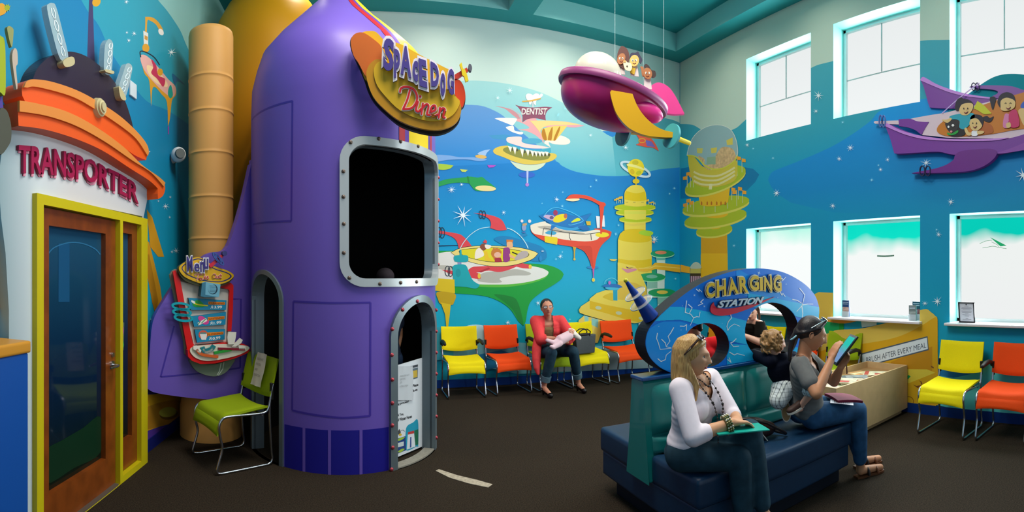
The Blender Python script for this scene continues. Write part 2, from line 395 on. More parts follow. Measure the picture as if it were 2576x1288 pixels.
# ---- red family car with bubble top over the green and white pad
B(M(0x087FB8), [(700,560),(790,530),(900,545),(1050,590),(1200,640),(1260,700),(1250,780),(1100,800),(900,680),(740,600)], sm=1, t=T2)
gr, wh = M(0x0E9C3A), M(0xE2E3DC)
B(gr, [(280,860,1),(700,820),(1000,825),(1200,835),(1330,860),(1420,905),(1450,945,1),(1420,1000),(1330,1065),(1220,1130),(1100,1230),(1060,1330),(1040,1450),(1015,1500,1),(960,1450),(880,1330),(780,1250),(640,1190),(480,1165),(270,1150,1)], sm=1, t=T2)
B(M(0x0B8030), [(700,1160),(900,1190),(960,1260),(1000,1400),(1010,1490),(960,1440),(900,1330),(800,1240)], sm=1, t=T2)
B(gr, [(40,690),(340,690),(340,760),(40,760)], t=T2)
B(M(0x58B83C), [(500,1040,1),(700,1055),(900,1050),(1100,1020),(1230,975),(1290,935,1),(1240,990),(1100,1040),(900,1075),(700,1085),(500,1075,1)], sm=1, t=T2)
B(wh, [(40,725,1),(300,705),(700,830),(1000,845),(1180,870),(1270,905),(1283,935),(1240,975),(1100,1020),(900,1050),(700,1055),(500,1050),(300,1020),(40,1000,1)], sm=1, t=T2)
B(M(0xBDBDB0), [(60,850),(200,850),(300,870),(240,900),(60,880)], sm=1, t=T2)
B(M(0xB4B4AA), [(580,930),(800,905),(950,890),(1090,930),(1060,955),(900,960),(760,990),(780,1030),(640,1035),(520,1010)], sm=1, t=T2)
rd = M(0xD9434C)
B(M(0x0A2A50), [(60,634),(310,628),(310,636),(60,645)], t=T2)
B(rd, [(75,470,1),(200,488),(320,510),(370,540),(420,590),(460,645,1),(430,690),(320,680,1),(300,600),(260,550),(180,515),(75,500,1)], sm=1, t=T2)
B(rd, [(480,862,1),(700,850),(980,825),(900,880),(760,920),(640,905),(520,925),(400,930),(440,880)], sm=1, t=T2)
B(rd, [(930,860),(1000,825),(1095,843),(1100,885),(1010,880)], t=T2); B(M(0xE8C840), oval(1088,862,17,22), t=T2)
B(rd, [(130,895,1),(240,905),(400,915),(520,930),(550,960),(540,995),(400,975),(240,945)], sm=1, t=T2); B(M(0xE8C840), oval(537,962,16,30), t=T2)
B(M(0xB0303C), [(520,920),(640,870),(655,885),(560,925)], t=T2)
B(M(0x222222), smooth([(228,710,1),(330,660),(500,636),(740,636),(960,652),(1120,690),(1178,720,1),(1100,790),(900,850),(700,862),(500,830),(330,775)],5), t=T2)
B(M(0xEBD77E), smooth([(234,711,1),(334,665),(500,641),(740,641),(960,657),(1115,693),(1172,720,1),(1097,786),(900,845),(700,857),(500,826),(333,771)],5), t=T2)
B(M(0x222222), smooth([(320,690),(480,662),(700,655),(930,680),(1066,715),(1050,760),(900,800),(700,815),(540,795),(380,750)],5), t=T2)
B(M(0xDED31E), smooth([(328,692),(480,667),(700,660),(930,685),(1060,717),(1044,757),(900,795),(700,810),(540,790),(384,747)],5), t=T2)
B(M(0xB5A7A4), [(918,785),(950,730),(1000,695),(1050,695),(1068,720),(1050,755),(980,785)], sm=1, t=T2)
B(M(0x1B1B1B), [(895,700),(955,725),(945,735),(890,712)], t=T2)
# passengers, simple cartoon people and a pup
B(M(0xF0E6D6), [(500,690),(540,660),(580,700),(585,745),(520,775),(490,770)], sm=1, t=T2)
B(M(0x8A4A34), [(545,650),(570,615),(610,620),(620,660),(580,690)], sm=1, t=T2); B(M(0xF0E6D6), [(600,625),(665,635),(650,665),(610,665)], sm=1, t=T2); B(rd, [(575,600),(600,570),(622,585),(618,612)], t=T2)
B(M(0xE9C020), [(590,700),(620,690),(640,760),(700,810),(600,790)], t=T2)
B(M(0xC87A30), star(722,720,78,11,.72,seed=2), t=T2); B(M(0xE8B49A), oval(735,735,38,30), t=T2); B(M(0xA82A3E), [(705,770),(770,765),(785,810),(705,812)], t=T2)
B(M(0xD9772A), [(830,570),(905,572),(895,610),(835,640)], t=T2); B(M(0xE8B080), [(838,600),(890,598),(898,650),(860,668),(838,650)], sm=1, t=T2)
B(M(0x93357F), [(805,660),(860,660),(872,730),(862,800),(800,805),(795,700)], sm=1, t=T2); B(M(0xE8B080), [(860,720),(925,760),(915,778),(865,760)], t=T2)
B(M(0xBFE9F4), stroke(smooth([(330,670),(370,600),(440,520),(540,455),(650,435)],5,False),7), t=T2)
B(M(0xBFE9F4), stroke(smooth([(835,445),(900,470),(980,530),(1040,610),(1065,665)],5,False),9), t=T2)
B(rd, [(475,282,1),(600,295),(720,325),(790,370),(835,465,1),(750,472),(655,445,1),(665,400),(640,345),(560,305)], sm=1, t=T2)
for (x, y, rx, ry) in [(555,300,18,42),(588,304,18,42),(105,490,30,52),(138,497,26,56),(195,910,26,54),(228,914,26,54)]:
    a, b_ = ring(x,y,rx,ry,8); B(M(0x1A2A3A), a, b_, t=T2)
tq = M(0x12A4AE)
B(M(0x7F8FBE), [(305,815),(345,815),(345,855),(305,855)], t=T2)
B(tq, [(262,760),(290,740),(400,740),(420,770),(405,810),(290,810),(268,795)], sm=1, t=T2); B(tq, [(325,680),(345,680),(350,745),(325,745)], t=T2)
B(tq, [(248,860,1),(290,840),(390,845),(430,930),(470,1010),(545,1060,1),(500,1098),(380,1080),(260,1075,1)], sm=1, t=T2)
B(M(0x0E949E), oval(310,930,28,45), t=T2)
yl, yd = M(0xDDC21E), M(0xC3A416)
B(yl, [(48,985),(270,1000),(275,1150),(50,1120)], t=T2); B(yd, [(85,1135),(275,1155),(262,1255),(230,1275),(125,1265),(95,1220)], sm=1, t=T2)
t = (560,640,1.9875)
B(yl, [(1090,240),(1140,250),(1135,300),(1127,365),(1118,365),(1112,300)], t=t)
# little robot, shadow shapes
B(M(0x1C82B8), [(975,520),(1040,500),(1060,520),(1000,545)], t=T2)
B(M(0x8C9CC4), oval(1020,440,24,36), t=T2); B(M(0xC8A070), [(1000,400),(1050,390),(1050,415),(1010,425)], t=T2); B(M(0xE8D8D8), oval(998,370,16,16,n=12), t=T2); B(M(0xE8D8D8), oval(1080,372,18,18,n=12), t=T2)
B(M(0x4A6AB0), oval(1018,492,20,8), t=T2)
# ---- red lamp platform with the blue car
rr = M(0xE2472C)
B(M(0x1580C0), oval(945,1005,75,18), t=T3)
B(rr, [(168,505,1),(200,570),(300,600),(600,640),(980,610),(960,520,1),(1050,522),(1120,540),(1178,562,1),(1155,630),(1090,690),(1040,750),(1000,850),(980,930),(965,1020),(935,1020),(900,910),(840,810),(760,765),(680,745),(500,715),(350,680),(240,620),(180,560)], sm=1, t=T3)
B(M(0xD03C24), [(700,745),(860,735),(930,760),(940,900),(950,1010),(920,960),(880,850),(800,775)], sm=1, t=T3)
B(M(0xECE0CC), [(168,505),(185,470),(340,432),(380,455),(600,530),(820,560),(980,535),(1045,560),(1000,655),(850,680),(600,660),(400,620),(230,590),(180,550)], sm=1, t=T3)
B(M(0xB9AFA0), [(262,495),(420,490),(560,540),(800,570),(820,590),(500,570),(300,520)], sm=1, t=T3)
B(M(0x3FA0C8), [(350,570),(420,545),(490,570),(460,600),(380,590)], sm=1, t=T3)
B(M(0xEFD81C), oval(1060,598,85,32), t=T3)
B(M(0xE8CC1A), [(342,615),(500,630),(505,660),(498,722),(345,690)], t=T3)
B(M(0x181818), stroke(smooth([(320,600,1),(330,530),(350,515),(450,540),(650,575),(850,590),(1045,565)],5,False),7), t=T3)
for q in ([(435,540),(425,622)], [(648,578),(650,630),(670,664)], [(918,585),(925,664)]): B(M(0x181818), stroke(q,8), t=T3)
B(M(0xE8E8EC), [(982,365),(1030,370),(1030,512),(995,512)], t=T3); B(M(0xE8E8EC), [(1055,365),(1085,355),(1095,500),(1055,495)], t=T3)
B(rr, [(1022,240,1),(1085,235,1),(1075,330),(1060,450),(1056,585,1),(1036,585,1),(1036,400),(1030,300)], sm=1, t=T3)
B(rr, [(605,158,1),(650,110),(700,95),(780,98),(900,120),(1020,180),(1090,200),(1100,235),(1050,255),(1000,215),(900,165),(780,140),(770,165),(700,180)], sm=1, t=T3)
B(M(0xEED9A8), [(605,160),(680,148),(775,150),(760,172),(700,182),(640,176)], sm=1, t=T3)
B(M(0x1472B8), [(275,360,1),(330,345),(500,300),(740,370),(860,350),(935,328,1),(880,390),(840,440),(800,480),(680,510),(540,490),(400,450),(320,400)], sm=1, t=T3)
B(M(0x2E9AD2), [(400,455),(540,492),(680,512),(800,480),(850,470),(780,525),(660,545),(520,520)], sm=1, t=T3)
B(M(0x1472B8), [(425,480),(495,485),(440,530),(415,550)], t=T3); B(M(0x1468B0), [(755,500),(850,480),(905,530),(820,540)], sm=1, t=T3)
B(M(0xC9A8C8), [(328,372),(360,350),(450,360),(470,395),(440,420),(380,400)], sm=1, t=T3)
B(M(0xE9D41A), [(450,430),(480,365),(570,340),(615,360),(610,405),(520,445)], sm=1, t=T3)
B(M(0xA03058), oval(478,325,28,35), t=T3); B(M(0xC06848), oval(603,365,22,30), t=T3); B(M(0x66507A), oval(430,385,26,20), t=T3)
B(M(0xD8E030), [(672,445),(740,392),(785,400),(775,425)], sm=1, t=T3)
B(M(0x5CC8F0), stroke(smooth([(330,370),(400,290),(470,262),(560,275),(700,330),(815,405),(800,440),(680,475),(640,472)],5,False),7), t=T3)
B(M(0xD8B030), [(855,430),(915,430),(918,480),(870,480)], t=T3)
B(M(0xC8A030), [(690,745),(738,750),(722,800),(718,890),(705,890),(705,800)], t=T3); B(M(0xD8B848), oval(714,902,15,15,n=12), t=T3)
B(M(0xC850A8), [(938,1020),(962,1020),(956,1090),(954,1140),(948,1140),(944,1090)], t=T3)
B(M(0xD8D8A0), oval(950,1160,20,24,n=16), t=T3); B(M(0xEACB20), oval(950,1160,15,19,n=16), t=T3)
B(M(0x9FBFD8), oval(317,802,18,10,n=12), t=T3); B(M(0x1A86C2), oval(292,895,18,36), t=T3)
# ---- yellow tower
ty, td, tg, tl = M(0xE9D04C), M(0xE0BE08), M(0xB4C212), M(0xD9D450)
a, b_ = ring(634,186,155,48,26,23); B(M(0xC8DCEA), a, b_, t=T4)
B(M(0xECD21C), oval(637,172,84,90), t=T4); B(M(0xCDB81C), oval(632,118,32,24), t=T4); B(M(0xD9B40C), oval(600,210,22,28,-30), t=T4); B(M(0xC9C018), oval(665,222,28,20,-25), t=T4)
B(M(0xEFE288), [(556,130),(640,145),(715,178),(722,198),(640,172),(552,152)], sm=1, t=T4)
B(td, [(632,262),(645,262),(645,345),(632,345)], t=T4); B(td, oval(639,307,35,24), t=T4)
def flags(t, l, c=0xE0B030, p=0xD0D8B0):
    for x, y, s in l:
        B(M(p), [(x,y-s*.1),(x+4,y-s*.1),(x+4,y+s),(x,y+s)], t=t); B(M(c), [(x-s*.55,y),(x,y-s*.12),(x,y+s*.28),(x-s*.55,y+s*.38)], t=t)
flags(T4, [(440,490,42),(462,478,50),(500,465,65),(480,500,30)]); flags(T4, [(765,495,50),(790,520,36),(830,525,25),(812,515,40)])
B(tl, oval(628,580,208,34), t=T4); B(tg, oval(628,568,208,34), t=T4)
B(tl, oval(625,632,192,30), t=T4); B(tg, oval(625,620,192,30), t=T4)
B(ty, [(520,600),(738,600),(738,690),(520,690)], t=T4)
B(tl, oval(632,702,164,30), t=T4); B(tg, oval(632,690,164,30), t=T4); B(tl, [(525,610),(733,610),(733,640),(525,640)], t=T4)
B(M(0xE3D24E), [(518,640),(738,640),(735,690),(640,700),(530,685)], t=T4)
B(ty, [(520,725),(735,725),(735,800),(520,800)], t=T4)
B(M(0xE3C84E), [(520,728),(600,740),(735,728),(735,750),(600,760),(520,748)], t=T4)
B(ty, [(520,550,1),(520,440),(540,390),(590,352),(640,345),(690,355),(725,395),(740,450),(740,555,1),(640,565)], sm=1, t=T4)
B(td, [(522,445,1),(535,405,1),(640,430),(728,410,1),(738,450,1),(738,495),(640,510),(522,490,1)], sm=1, t=T4)
for x in (532,607,690): B(M(0xC9B44A), [(x,515),(x+26,515),(x+26,527),(x,527)], t=T4)
B(ty, [(455,1300),(455,900),(475,840),(530,800),(640,790),(730,800),(780,830),(797,880),(797,1300)], t=T4)
B(td, [(458,895,1),(475,840,1),(530,800),(640,790),(730,800),(785,845,1),(797,900,1),(740,922),(640,928),(520,915)], sm=1, t=T4)
B(td, [(455,1090),(560,1105),(700,1105),(797,1090),(797,1160),(700,1185),(560,1185),(455,1155)], sm=0, t=T4)
B(M(0xA9CE30), [(665,825),(720,802),(810,822),(780,860),(700,850)], sm=1, t=T4)
B(M(0xF0A090), [(795,915),(835,912),(820,935)], t=T4)
B(M(0xE8C848), [(368,1095),(450,1098),(420,1115),(385,1110)], t=T4)
# tower foot, terrace and green pads
for (cx, cy, rx, ry, col) in [(905,1040,120,36,0xE48A62)]:
    B(M(0x66B8B0), [(838,1060),(935,1060),(935,1260),(850,1260)], t=T4); B(M(0xCFE6DC), [(850,1105),(930,1105),(930,1260),(850,1260)], t=T4)
    B(M(0xA8E8C0), oval(cx,cy+5,rx,ry+3), t=T4); B(M(0x129868), oval(cx,cy-2,rx,ry), t=T4); B(M(col), oval(888,1028,58,18), t=T4)
B(M(0xD4E4DC), [(1365,0),(1485,0),(1480,420),(1365,440)], t=T5)
for cx, cy, col in [(1270,238,0x72B8A0),(1440,490,0xE8C850)]:
    B(M(0x88BCAC), [(cx-75,cy+60),(cx+92,cy+60),(cx+95,cy+190),(cx-70,cy+190)], t=T5); B(M(0xE0E8DC), [(cx-70,cy+190),(cx+92,cy+180),(cx+92,cy+330),(cx-70,cy+330)], t=T5)
    B(M(0x9CE4B8), oval(cx,cy+8,226,72), t=T5); B(M(0x129C5E), oval(cx,cy,224,66), t=T5); B(M(col), oval(cx+5,cy-8,90,30), t=T5)
B(M(0x129C70), [(1275,130),(1345,110),(1345,200),(1275,200)], t=T5)
B(M(0xE8B428), [(1260,75),(1300,30),(1330,5),(1480,15),(1760,45),(1770,170),(1500,130),(1330,110),(1200,150),(1020,140),(1020,100),(1180,95)], t=T5)
B(M(0xF0D060), [(1060,90),(1250,85),(1330,50),(1760,90),(1765,105),(1330,65),(1260,100),(1065,105)], t=T5)
B(ty, [(722,0),(1000,60),(1100,200),(1190,400),(1200,640),(1340,850),(1240,960),(900,920),(400,760),(270,740),(268,590),(380,500),(520,450),(722,450)], t=T5)
B(M(0xDDB93E), [(722,300),(1000,330),(1190,420),(1200,640),(1000,620),(722,600)], t=T5)
B(M(0xDABA20), [(480,560),(560,510),(640,500),(650,620),(560,600)], sm=1, t=T5); B(M(0x12A0C0), [(645,410),(718,400),(718,620),(650,615)], t=T5)
B(M(0xE6CB52), [(95,770),(130,710),(268,620),(270,750),(600,840),(1000,940),(1240,900),(1330,850),(1340,870),(1060,975),(1000,985),(520,940),(200,850),(110,815)], t=T5)
B(M(0xDDB60A), [(270,620),(500,680),(800,740),(1100,800),(1310,850),(1060,970),(840,920),(560,830),(270,750)], sm=0, t=T5)
for cx, cy in [(410,735),(740,820),(1110,905)]: B(M(0xBFC8A0), oval(cx,cy,50,28,8), t=T5)
B(M(0xE8CC60), [(80,1000),(95,930),(180,860),(520,950),(400,1300),(100,1300)], sm=0, t=T5)
B(M(0x8CC8C8), [(180,860),(250,880),(250,970),(190,980)], t=T5); B(M(0x8CC8C0), [(300,900),(410,925),(400,1060),(300,1010)], t=T5)
B(M(0xC4D0CC), [(1060,985),(1340,870),(1340,900),(1100,1060),(1060,1060)], t=T5); B(M(0x203F86), [(1060,1050),(1340,900),(1480,900),(1480,1290),(1060,1290)], t=T5)
B(M(0xD9899A), [(785,90),(860,110),(1000,100),(1028,125),(960,150),(880,170),(820,130)], sm=1, t=T5); B(M(0x6A2A5A), [(855,65),(905,88),(980,80),(920,100),(870,95)], t=T5)
B(M(0x1C6CB8), smooth([(470,385,1),(560,352),(720,355),(805,400,1),(720,420),(560,410)],5), t=T5); B(M(0x40B8D8), [(530,405),(740,415),(700,450),(560,440)], sm=1, t=T5); B(M(0xC068C0), oval(590,330,22,30), t=T5)
B(M(0x7ADCEC), stroke(oval(620,350,110,95,0,16,180,350),6), t=T5)
# behind the chairs
B(M(0xBFE4EA), oval(1195,845,46,29)); B(M(0x3CB8CC), [(1080,822),(1150,822),(1170,835),(1180,900),(1100,905),(1080,900)], sm=0)
B(M(0x74BCC8), [(1140,850),(1440,870),(1640,870),(1640,925),(1300,940),(1140,905)], sm=0); B(M(0x9FB4BC), [(1380,885),(1640,875),(1640,925),(1380,935)], sm=0)
B(M(0x2080B0), [(1160,900),(1260,880),(1330,905),(1200,935)], sm=0)
# sparkles on the back wall
sp = M(0xEAF6FA); sb = M(0x9CE6F8)
for i, (x, y, r) in enumerate([(1281,229,11),(1251,248,8),(1420,274,6),(1402,291,6),(1404,288,4),(1135,478,13),(1164,542,30),(1266,535,8),(1399,502,9),(1484,341,7),(1572,372,10),(1408,645,9),(1413,634,4),(1397,652,5),(1352,762,9),(1276,811,9),(1343,803,7),(1432,803,4),(1644,602,14),(1498,454,6),(1484,470,5),(1694,474,6),(1682,488,5),(1547,589,6),(1554,567,5),(1697,701,6),(1414,484,4),(1413,519,6),(1160,465,7),(1362,512,3)]):
    B(sp if r > 6 else sb, star(x, y, r, 7 if r < 12 else 9, .14, i*.7))
wb = mb.build('wall_back'); tag(wb, kind='structure')
# ================================================================ right wall: six deep windows and its mural
WY = [(5.215,4.026),(3.668,2.474),(2.115,0.92)]; ZL, ZU = (1.034,2.221), (3.497,4.675); REC = .225
mb = MB(); lay[0] = 0
y1 = -2.2
rb = ramp([(0,0x0C9CB4),(zr(800),0x0A9ABC),(zr(560),0x0890BA),(zr(400),0x0C96BA),(zr(300),0x2E9DB2),(zr(120),0x45A2B2)])
holes = []
for (a, b_) in WY:
    for (z0, z1) in (ZL, ZU): holes.append([(-a,z0),(-b_,z0),(-b_,z1),(-a,z1)])
outer = [(-DB,0),(-y1,0),(-y1,ZS),(-DB,ZS)]
# cut the wall face into cells so that no mural patch crosses a window
us = sorted([-DB]+[-v for p in WY for v in p]+[-y1]); zs = [0, ZL[0], ZL[1], ZU[0], ZU[1], ZS]
open_cells = lambda i, j: (i in (1, 3, 5)) and (j in (1, 3))
for i in range(len(us)-1):
    for j in range(5):
        if open_cells(i, j): continue
        mb.add([RIGHT.W(us[i],zs[j]),RIGHT.W(us[i+1],zs[j]),RIGHT.W(us[i+1],zs[j+1]),RIGHT.W(us[i],zs[j+1])], [(0,1,2,3)], rb)
jamb = M(0x7CCFC9, .6, name='reveal_daylit_tone')  # the wall's teal made paler, daylight from the glass put into the colour
for h in holes:
    for k in range(4):
        a, b_ = h[k], h[(k+1) % 4]
        mb.add([RIGHT.W(*a,0),RIGHT.W(*b_,0),RIGHT.W(*b_,-REC-.06),RIGHT.W(*a,-REC-.06)], [(3,2,1,0)], jamb)
mb.add([RIGHT.W(-DB,0,-.3),RIGHT.W(-y1,0,-.3),RIGHT.W(-y1,ZL[0],-.3),RIGHT.W(-DB,ZL[0],-.3)], [(3,2,1,0)], pale)
def clip(poly, a, b, c):
    """keep a*u+b*z >= c"""
    out = []
    for i, p in enumerate(poly):
        q = poly[(i+1) % len(poly)]; dp = a*p[0]+b*p[1]-c; dq = a*q[0]+b*q[1]-c
        if dp >= 0: out.append(p)
        if (dp > 0 > dq) or (dp < 0 < dq): t = dp/(dp-dq); out.append((p[0]+(q[0]-p[0])*t, p[1]+(q[1]-p[1])*t))
    return out
def R(m, pts, *h, sm=0, t=None, split=None, d=None):
    q = smooth(pts) if sm else pts
    if t: q = T(t, q); h = [T(t, k) for k in h]
    q = topx(RIGHT, q); w = L()
    hit = any(max(p[0] for p in q) > hh[0][0] and min(p[0] for p in q) < hh[1][0] and max(p[1] for p in q) > hh[0][1] and min(p[1] for p in q) < hh[2][1] for hh in holes)
    if not hit:
        flat_uz(mb, RIGHT, [q]+[topx(RIGHT, k) for k in h], w, m); return
    for i in range(len(us)-1):
        for j in range(5):
            if open_cells(i, j): continue
            c = clip(clip(clip(clip(q, 1,0,us[i]), -1,0,-us[i+1]), 0,1,zs[j]), 0,-1,-zs[j+1])
            if len(c) > 2: flat_uz(mb, RIGHT, [c], w, m)
# convex-safe strips for the big colour fields
def field(m, top, bot_y):
    """area between a wavy top line and a flat bottom, as vertical strips"""
    tp = smooth(top, 4, False); w = L()
    for a, b_ in zip(tp, tp[1:]):
        if b_[0]-a[0] < .01: continue
        q = topx(RIGHT, [a, b_, (b_[0], bot_y), (a[0], bot_y)], 2000)
        for i in range(len(us)-1):
            for j in range(5):
                if open_cells(i, j): continue
                c = clip(clip(clip(clip(q, 1,0,us[i]), -1,0,-us[i+1]), 0,1,zs[j]), 0,-1,-zs[j+1])
                if len(c) > 2: flat_uz(mb, RIGHT, [c], w, m)
def field_top(m, line):
    """area above a wavy line up to the soffit"""
    tp = smooth(line, 4, False); w = L()
    for a, b_ in zip(tp, tp[1:]):
        A, B_ = RIGHT.px(*a[:2]), RIGHT.px(*b_[:2]); q = [A, B_, (B_[0], ZS), (A[0], ZS)]
        for i in range(len(us)-1):
            for j in range(5):
                if open_cells(i, j): continue
                c = clip(clip(clip(clip(q, 1,0,us[i]), -1,0,-us[i+1]), 0,1,zs[j]), 0,-1,-zs[j+1])
                if len(c) > 2: flat_uz(mb, RIGHT, [c], w, m)
field_top(M(0xB9CDBE), [(1711,312),(1742,314),(1767,327),(1800,335),(1846,325),(1877,300),(1960,225),(2040,171),(2094,154),(2200,125),(2314,103),(2391,100),(2600,95),(2640,95)])  # same pale paint as the back wall, weaker light put into the colour
blueR = ramp([(zr(560),0x0890BA),(zr(470),0x0785C2),(zr(380),0x0A88CC),(zr(300),0x0D93D8)])
R(blueR, smooth([(1932,452),(1938,438),(1947,430),(1969,421),(2015,403),(2064,382),(2103,363),(2151,333),(2190,304),(2221,275),(2318,250),(2450,225),(2620,190)],4,False)+[(2620,545),(2100,535),(1990,510),(1957,489),(1940,470)])
R(ramp([(zr(500),0x0888A8),(zr(420),0x0674A4)]), [(1712,424),(1740,419),(1800,412),(1860,418),(1895,425),(1910,439),(1900,458),(1880,478),(1850,492),(1712,500)], sm=0)
# dome tower painted by the corner
tw = M(0xE0B41C); pg = M(0xA6B822); pe = M(0xD2CE58)
R(tw, [(290,810),(474,810),(480,1140),(290,1140)], t=(1660,300,2.8)); R(M(0xD2A018), [(290,830),(474,815),(476,945),(290,945)], t=(1660,300,2.8))
R(tw, [(1763,640),(1829,640),(1834,800),(1763,800)])
def pad(cx, cy, rx, ry, rot, th):
    t = (1660,300,2.8); R(pe, oval(cx,cy+th,rx,ry,rot), t=t); R(pg, oval(cx,cy,rx,ry,rot), t=t)
t = (1660,300,2.8)
pad(383,780,128,44,-7,12); R(tw, oval(380,745,60,30), t=t); pad(392,695,222,58,-9,14); R(tw, oval(390,665,90,32), t=t); pad(395,605,238,58,-9,16)
def rflags(l):
    for x, y, s, d in l:
        R(M(0xC8CCA0), [(x,y),(x+4,y),(x+4,y+s),(x,y+s)], t=t); R(M(0xE8A028), [(x,y),(x+d*28,y+6),(x+d*28,y+28),(x,y+26)], t=t)
rflags([(192,590,60,-1),(215,560,60,-1),(236,575,80,-1),(310,600,60,0),(388,585,70,0),(476,560,70,0),(540,500,110,-1),(505,480,90,1),(582,500,90,1),(552,475,90,1)])
R(tw, [(270,520),(495,480),(482,585),(420,610),(340,615),(285,605)], t=t)
for x in (295,335,365,402,432,462): R(M(0xB86C14), [(x-5,605),(x-5,585),(x,577),(x+5,585),(x+5,603)], t=t)
pad(392,430,226,78,-20,14)
rflags([(192,400,80,-1),(215,370,110,-1),(236,380,100,-1),(578,275,100,1),(545,260,140,1)])
R(M(0xC8B838), [(200,262),(240,262),(300,330),(380,355),(470,340),(540,290),(545,400),(500,450),(380,480),(280,470),(225,420)], sm=1, t=t)
for k in range(3):
    R(M(0xD8D090), stroke(smooth([(240,370+k*32),(300,395+k*32),(400,400+k*30),(470,375+k*28),(530,340+k*26)],4,False),14), t=t)
R(M(0xDCD8A0), [(352,455),(372,455),(368,495),(345,495)], t=t)
dome = [(193,255),(205,200),(235,130),(290,75),(360,45),(430,42),(490,65),(525,110),(545,170),(551,230),(545,262),(530,290),(470,335),(420,350),(370,350),(320,325),(270,275),(235,258)]
R(M(0x8FAFB2), dome, sm=1, t=t)
R(M(0xC9A878, noise=.25, nscale=25), [(330,350),(400,350),(470,330),(535,280),(520,215),(470,195),(430,205),(395,260),(380,310),(320,320),(315,280),(270,262)], sm=1, t=t)
R(M(0x88A888), [(335,268),(395,262),(395,318),(330,318)], t=t); R(M(0xD2C050), [(470,150),(515,128),(515,180),(475,182)], t=t); R(M(0xD2C050), [(360,205),(405,198),(400,235),(365,240)], t=t); R(M(0xC8C060), [(262,205),(305,205),(300,240),(265,240)], t=t)
R(M(0xC9C83C), stroke(smooth([(193,255),(235,258),(270,275),(320,325),(370,350),(420,350),(470,335),(530,290),(548,250)],4,False),9), t=t)
R(M(0xD8DCD0), stroke(smooth([(193,255),(205,200),(235,130),(290,75),(360,45),(430,42),(490,65),(525,110),(545,170),(551,230),(545,262)],4,False),4), t=t)
# bridge end, capsule
R(M(0xE8B030), [(150,1025),(214,1040),(214,1085),(150,1075)], t=t); R(M(0xB9B45A), [(218,1045),(290,1045),(290,1085),(215,1085)], t=t)
R(M(0xB0C4B8), [(218,1050),(232,1018),(258,1005),(285,1020),(290,1050)], sm=1, t=t); R(M(0x3C3018), [(214,1085),(290,1085),(290,1105),(214,1105)], t=t)
R(M(0xC9A8B8), [(214,1105),(290,1105),(290,1180),(214,1180)], t=t)
for k in range(6): R(M(0x40284A), [(216+k*13,1105),(221+k*13,1105),(221+k*13,1180),(216+k*13,1180)], t=t)
# small platforms and the great curved reception counter
t = (2060,520,3.39)
R(M(0xD8B848), [(-60,760),(0,728),(140,735),(140,930),(350,955),(300,975),(160,985),(60,965),(-60,940)], t=t)
R(M(0xDC9430), [(60,965),(160,972),(350,955),(330,975),(200,998),(100,992)], sm=1, t=t)
R(M(0x0E9C58), [(50,975),(175,995),(175,1070),(90,1085),(20,1080)], t=t); R(M(0x129030), [(175,995),(215,995),(215,1060),(175,1060)], t=t)
R(M(0xB5CED0), [(360,955),(495,960),(495,1010),(370,1030)], t=t)
R(M(0xD9BC50), smooth([(-60,1120),(20,1095),(100,1075),(160,1050),(350,1040),(540,1000),(650,970),(890,875),(960,900),(1005,940)],4,False)+[(1012,960),(1012,1300),(-60,1300)], t=t)
R(M(0xD8A514), smooth([(-60,1260),(100,1205),(250,1185),(400,1165),(600,1130),(750,1080),(900,1000),(960,960),(1008,935)],4,False)+[(1015,960),(1018,1690),(-60,1690)], t=t)
R(M(0xC58A12), T(T(t,[(0,0)])[0]+(1,) if 0 else (2060,800,2.64),[(480,290),(755,188),(755,350),(480,345)]))
t7 = (2060,800,2.64)
R(M(0xE0C840), [(250,335),(720,340),(775,362),(600,432),(250,432)], t=t7); R(M(0xD4A418), [(250,432),(600,432),(780,362),(780,640),(250,640)], t=t7)
R(M(0x189848), [(585,385),(600,378),(612,388),(595,405),(580,400)], t=t7)
for q in ([(625,440),(650,450),(680,445),(690,440),(660,465)], [(665,412),(685,422),(690,440),(680,440),(678,425)], [(745,315),(765,325),(765,335),(748,325)]): R(M(0x7A4A20), q, t=t7)
R(M(0x6A3A10), stroke(smooth([(588,522),(615,525),(630,545),(628,565)],4,False),3.2), t=t7)
R(M(0x4A5A6A), [(283,235),(724,120),(732,212),(283,330)], t=t7); R(M(0xDCE6EC), [(290,242),(720,130),(726,205),(290,322)], t=t7)
text(mb, quadfn(RIGHT, T(t7, [(318,300),(716,196),(714,160),(316,262)])), 'BRUSH AFTER EVERY MEAL', L(), lay[0], M(0x44505E))
R(M(0x5AC4C0), [(2364,900),(2600,915),(2600,1068),(2364,1020)]); R(M(0x1878B0), [(2360,905),(2400,905),(2470,935),(2400,950),(2365,945)])
for i, (x, y, r) in enumerate([(2060,241,16),(2054,280,9),(2121,308,6),(2140,372,12),(2112,400,9),(2234,402,8),(2211,416,5),(2216,427,8),(2194,453,7),(1881,365,8),(1896,374,5),(1946,398,6),(1955,486,13),(2096,518,10),(2094,2,3),(2393,508,12),(2331,410,16),(2362,590,10),(2357,578,5),(2359,758,16),(2328,763,9),(2574,441,26),(1848,618,6),(1856,608,3),(2500,655,4)]):
    if r > 3: R(sp if r > 7 else sb, star(x, y, r, 8, .14, i*.7))
o = mb.build('wall_right'); tag(o, kind='structure')
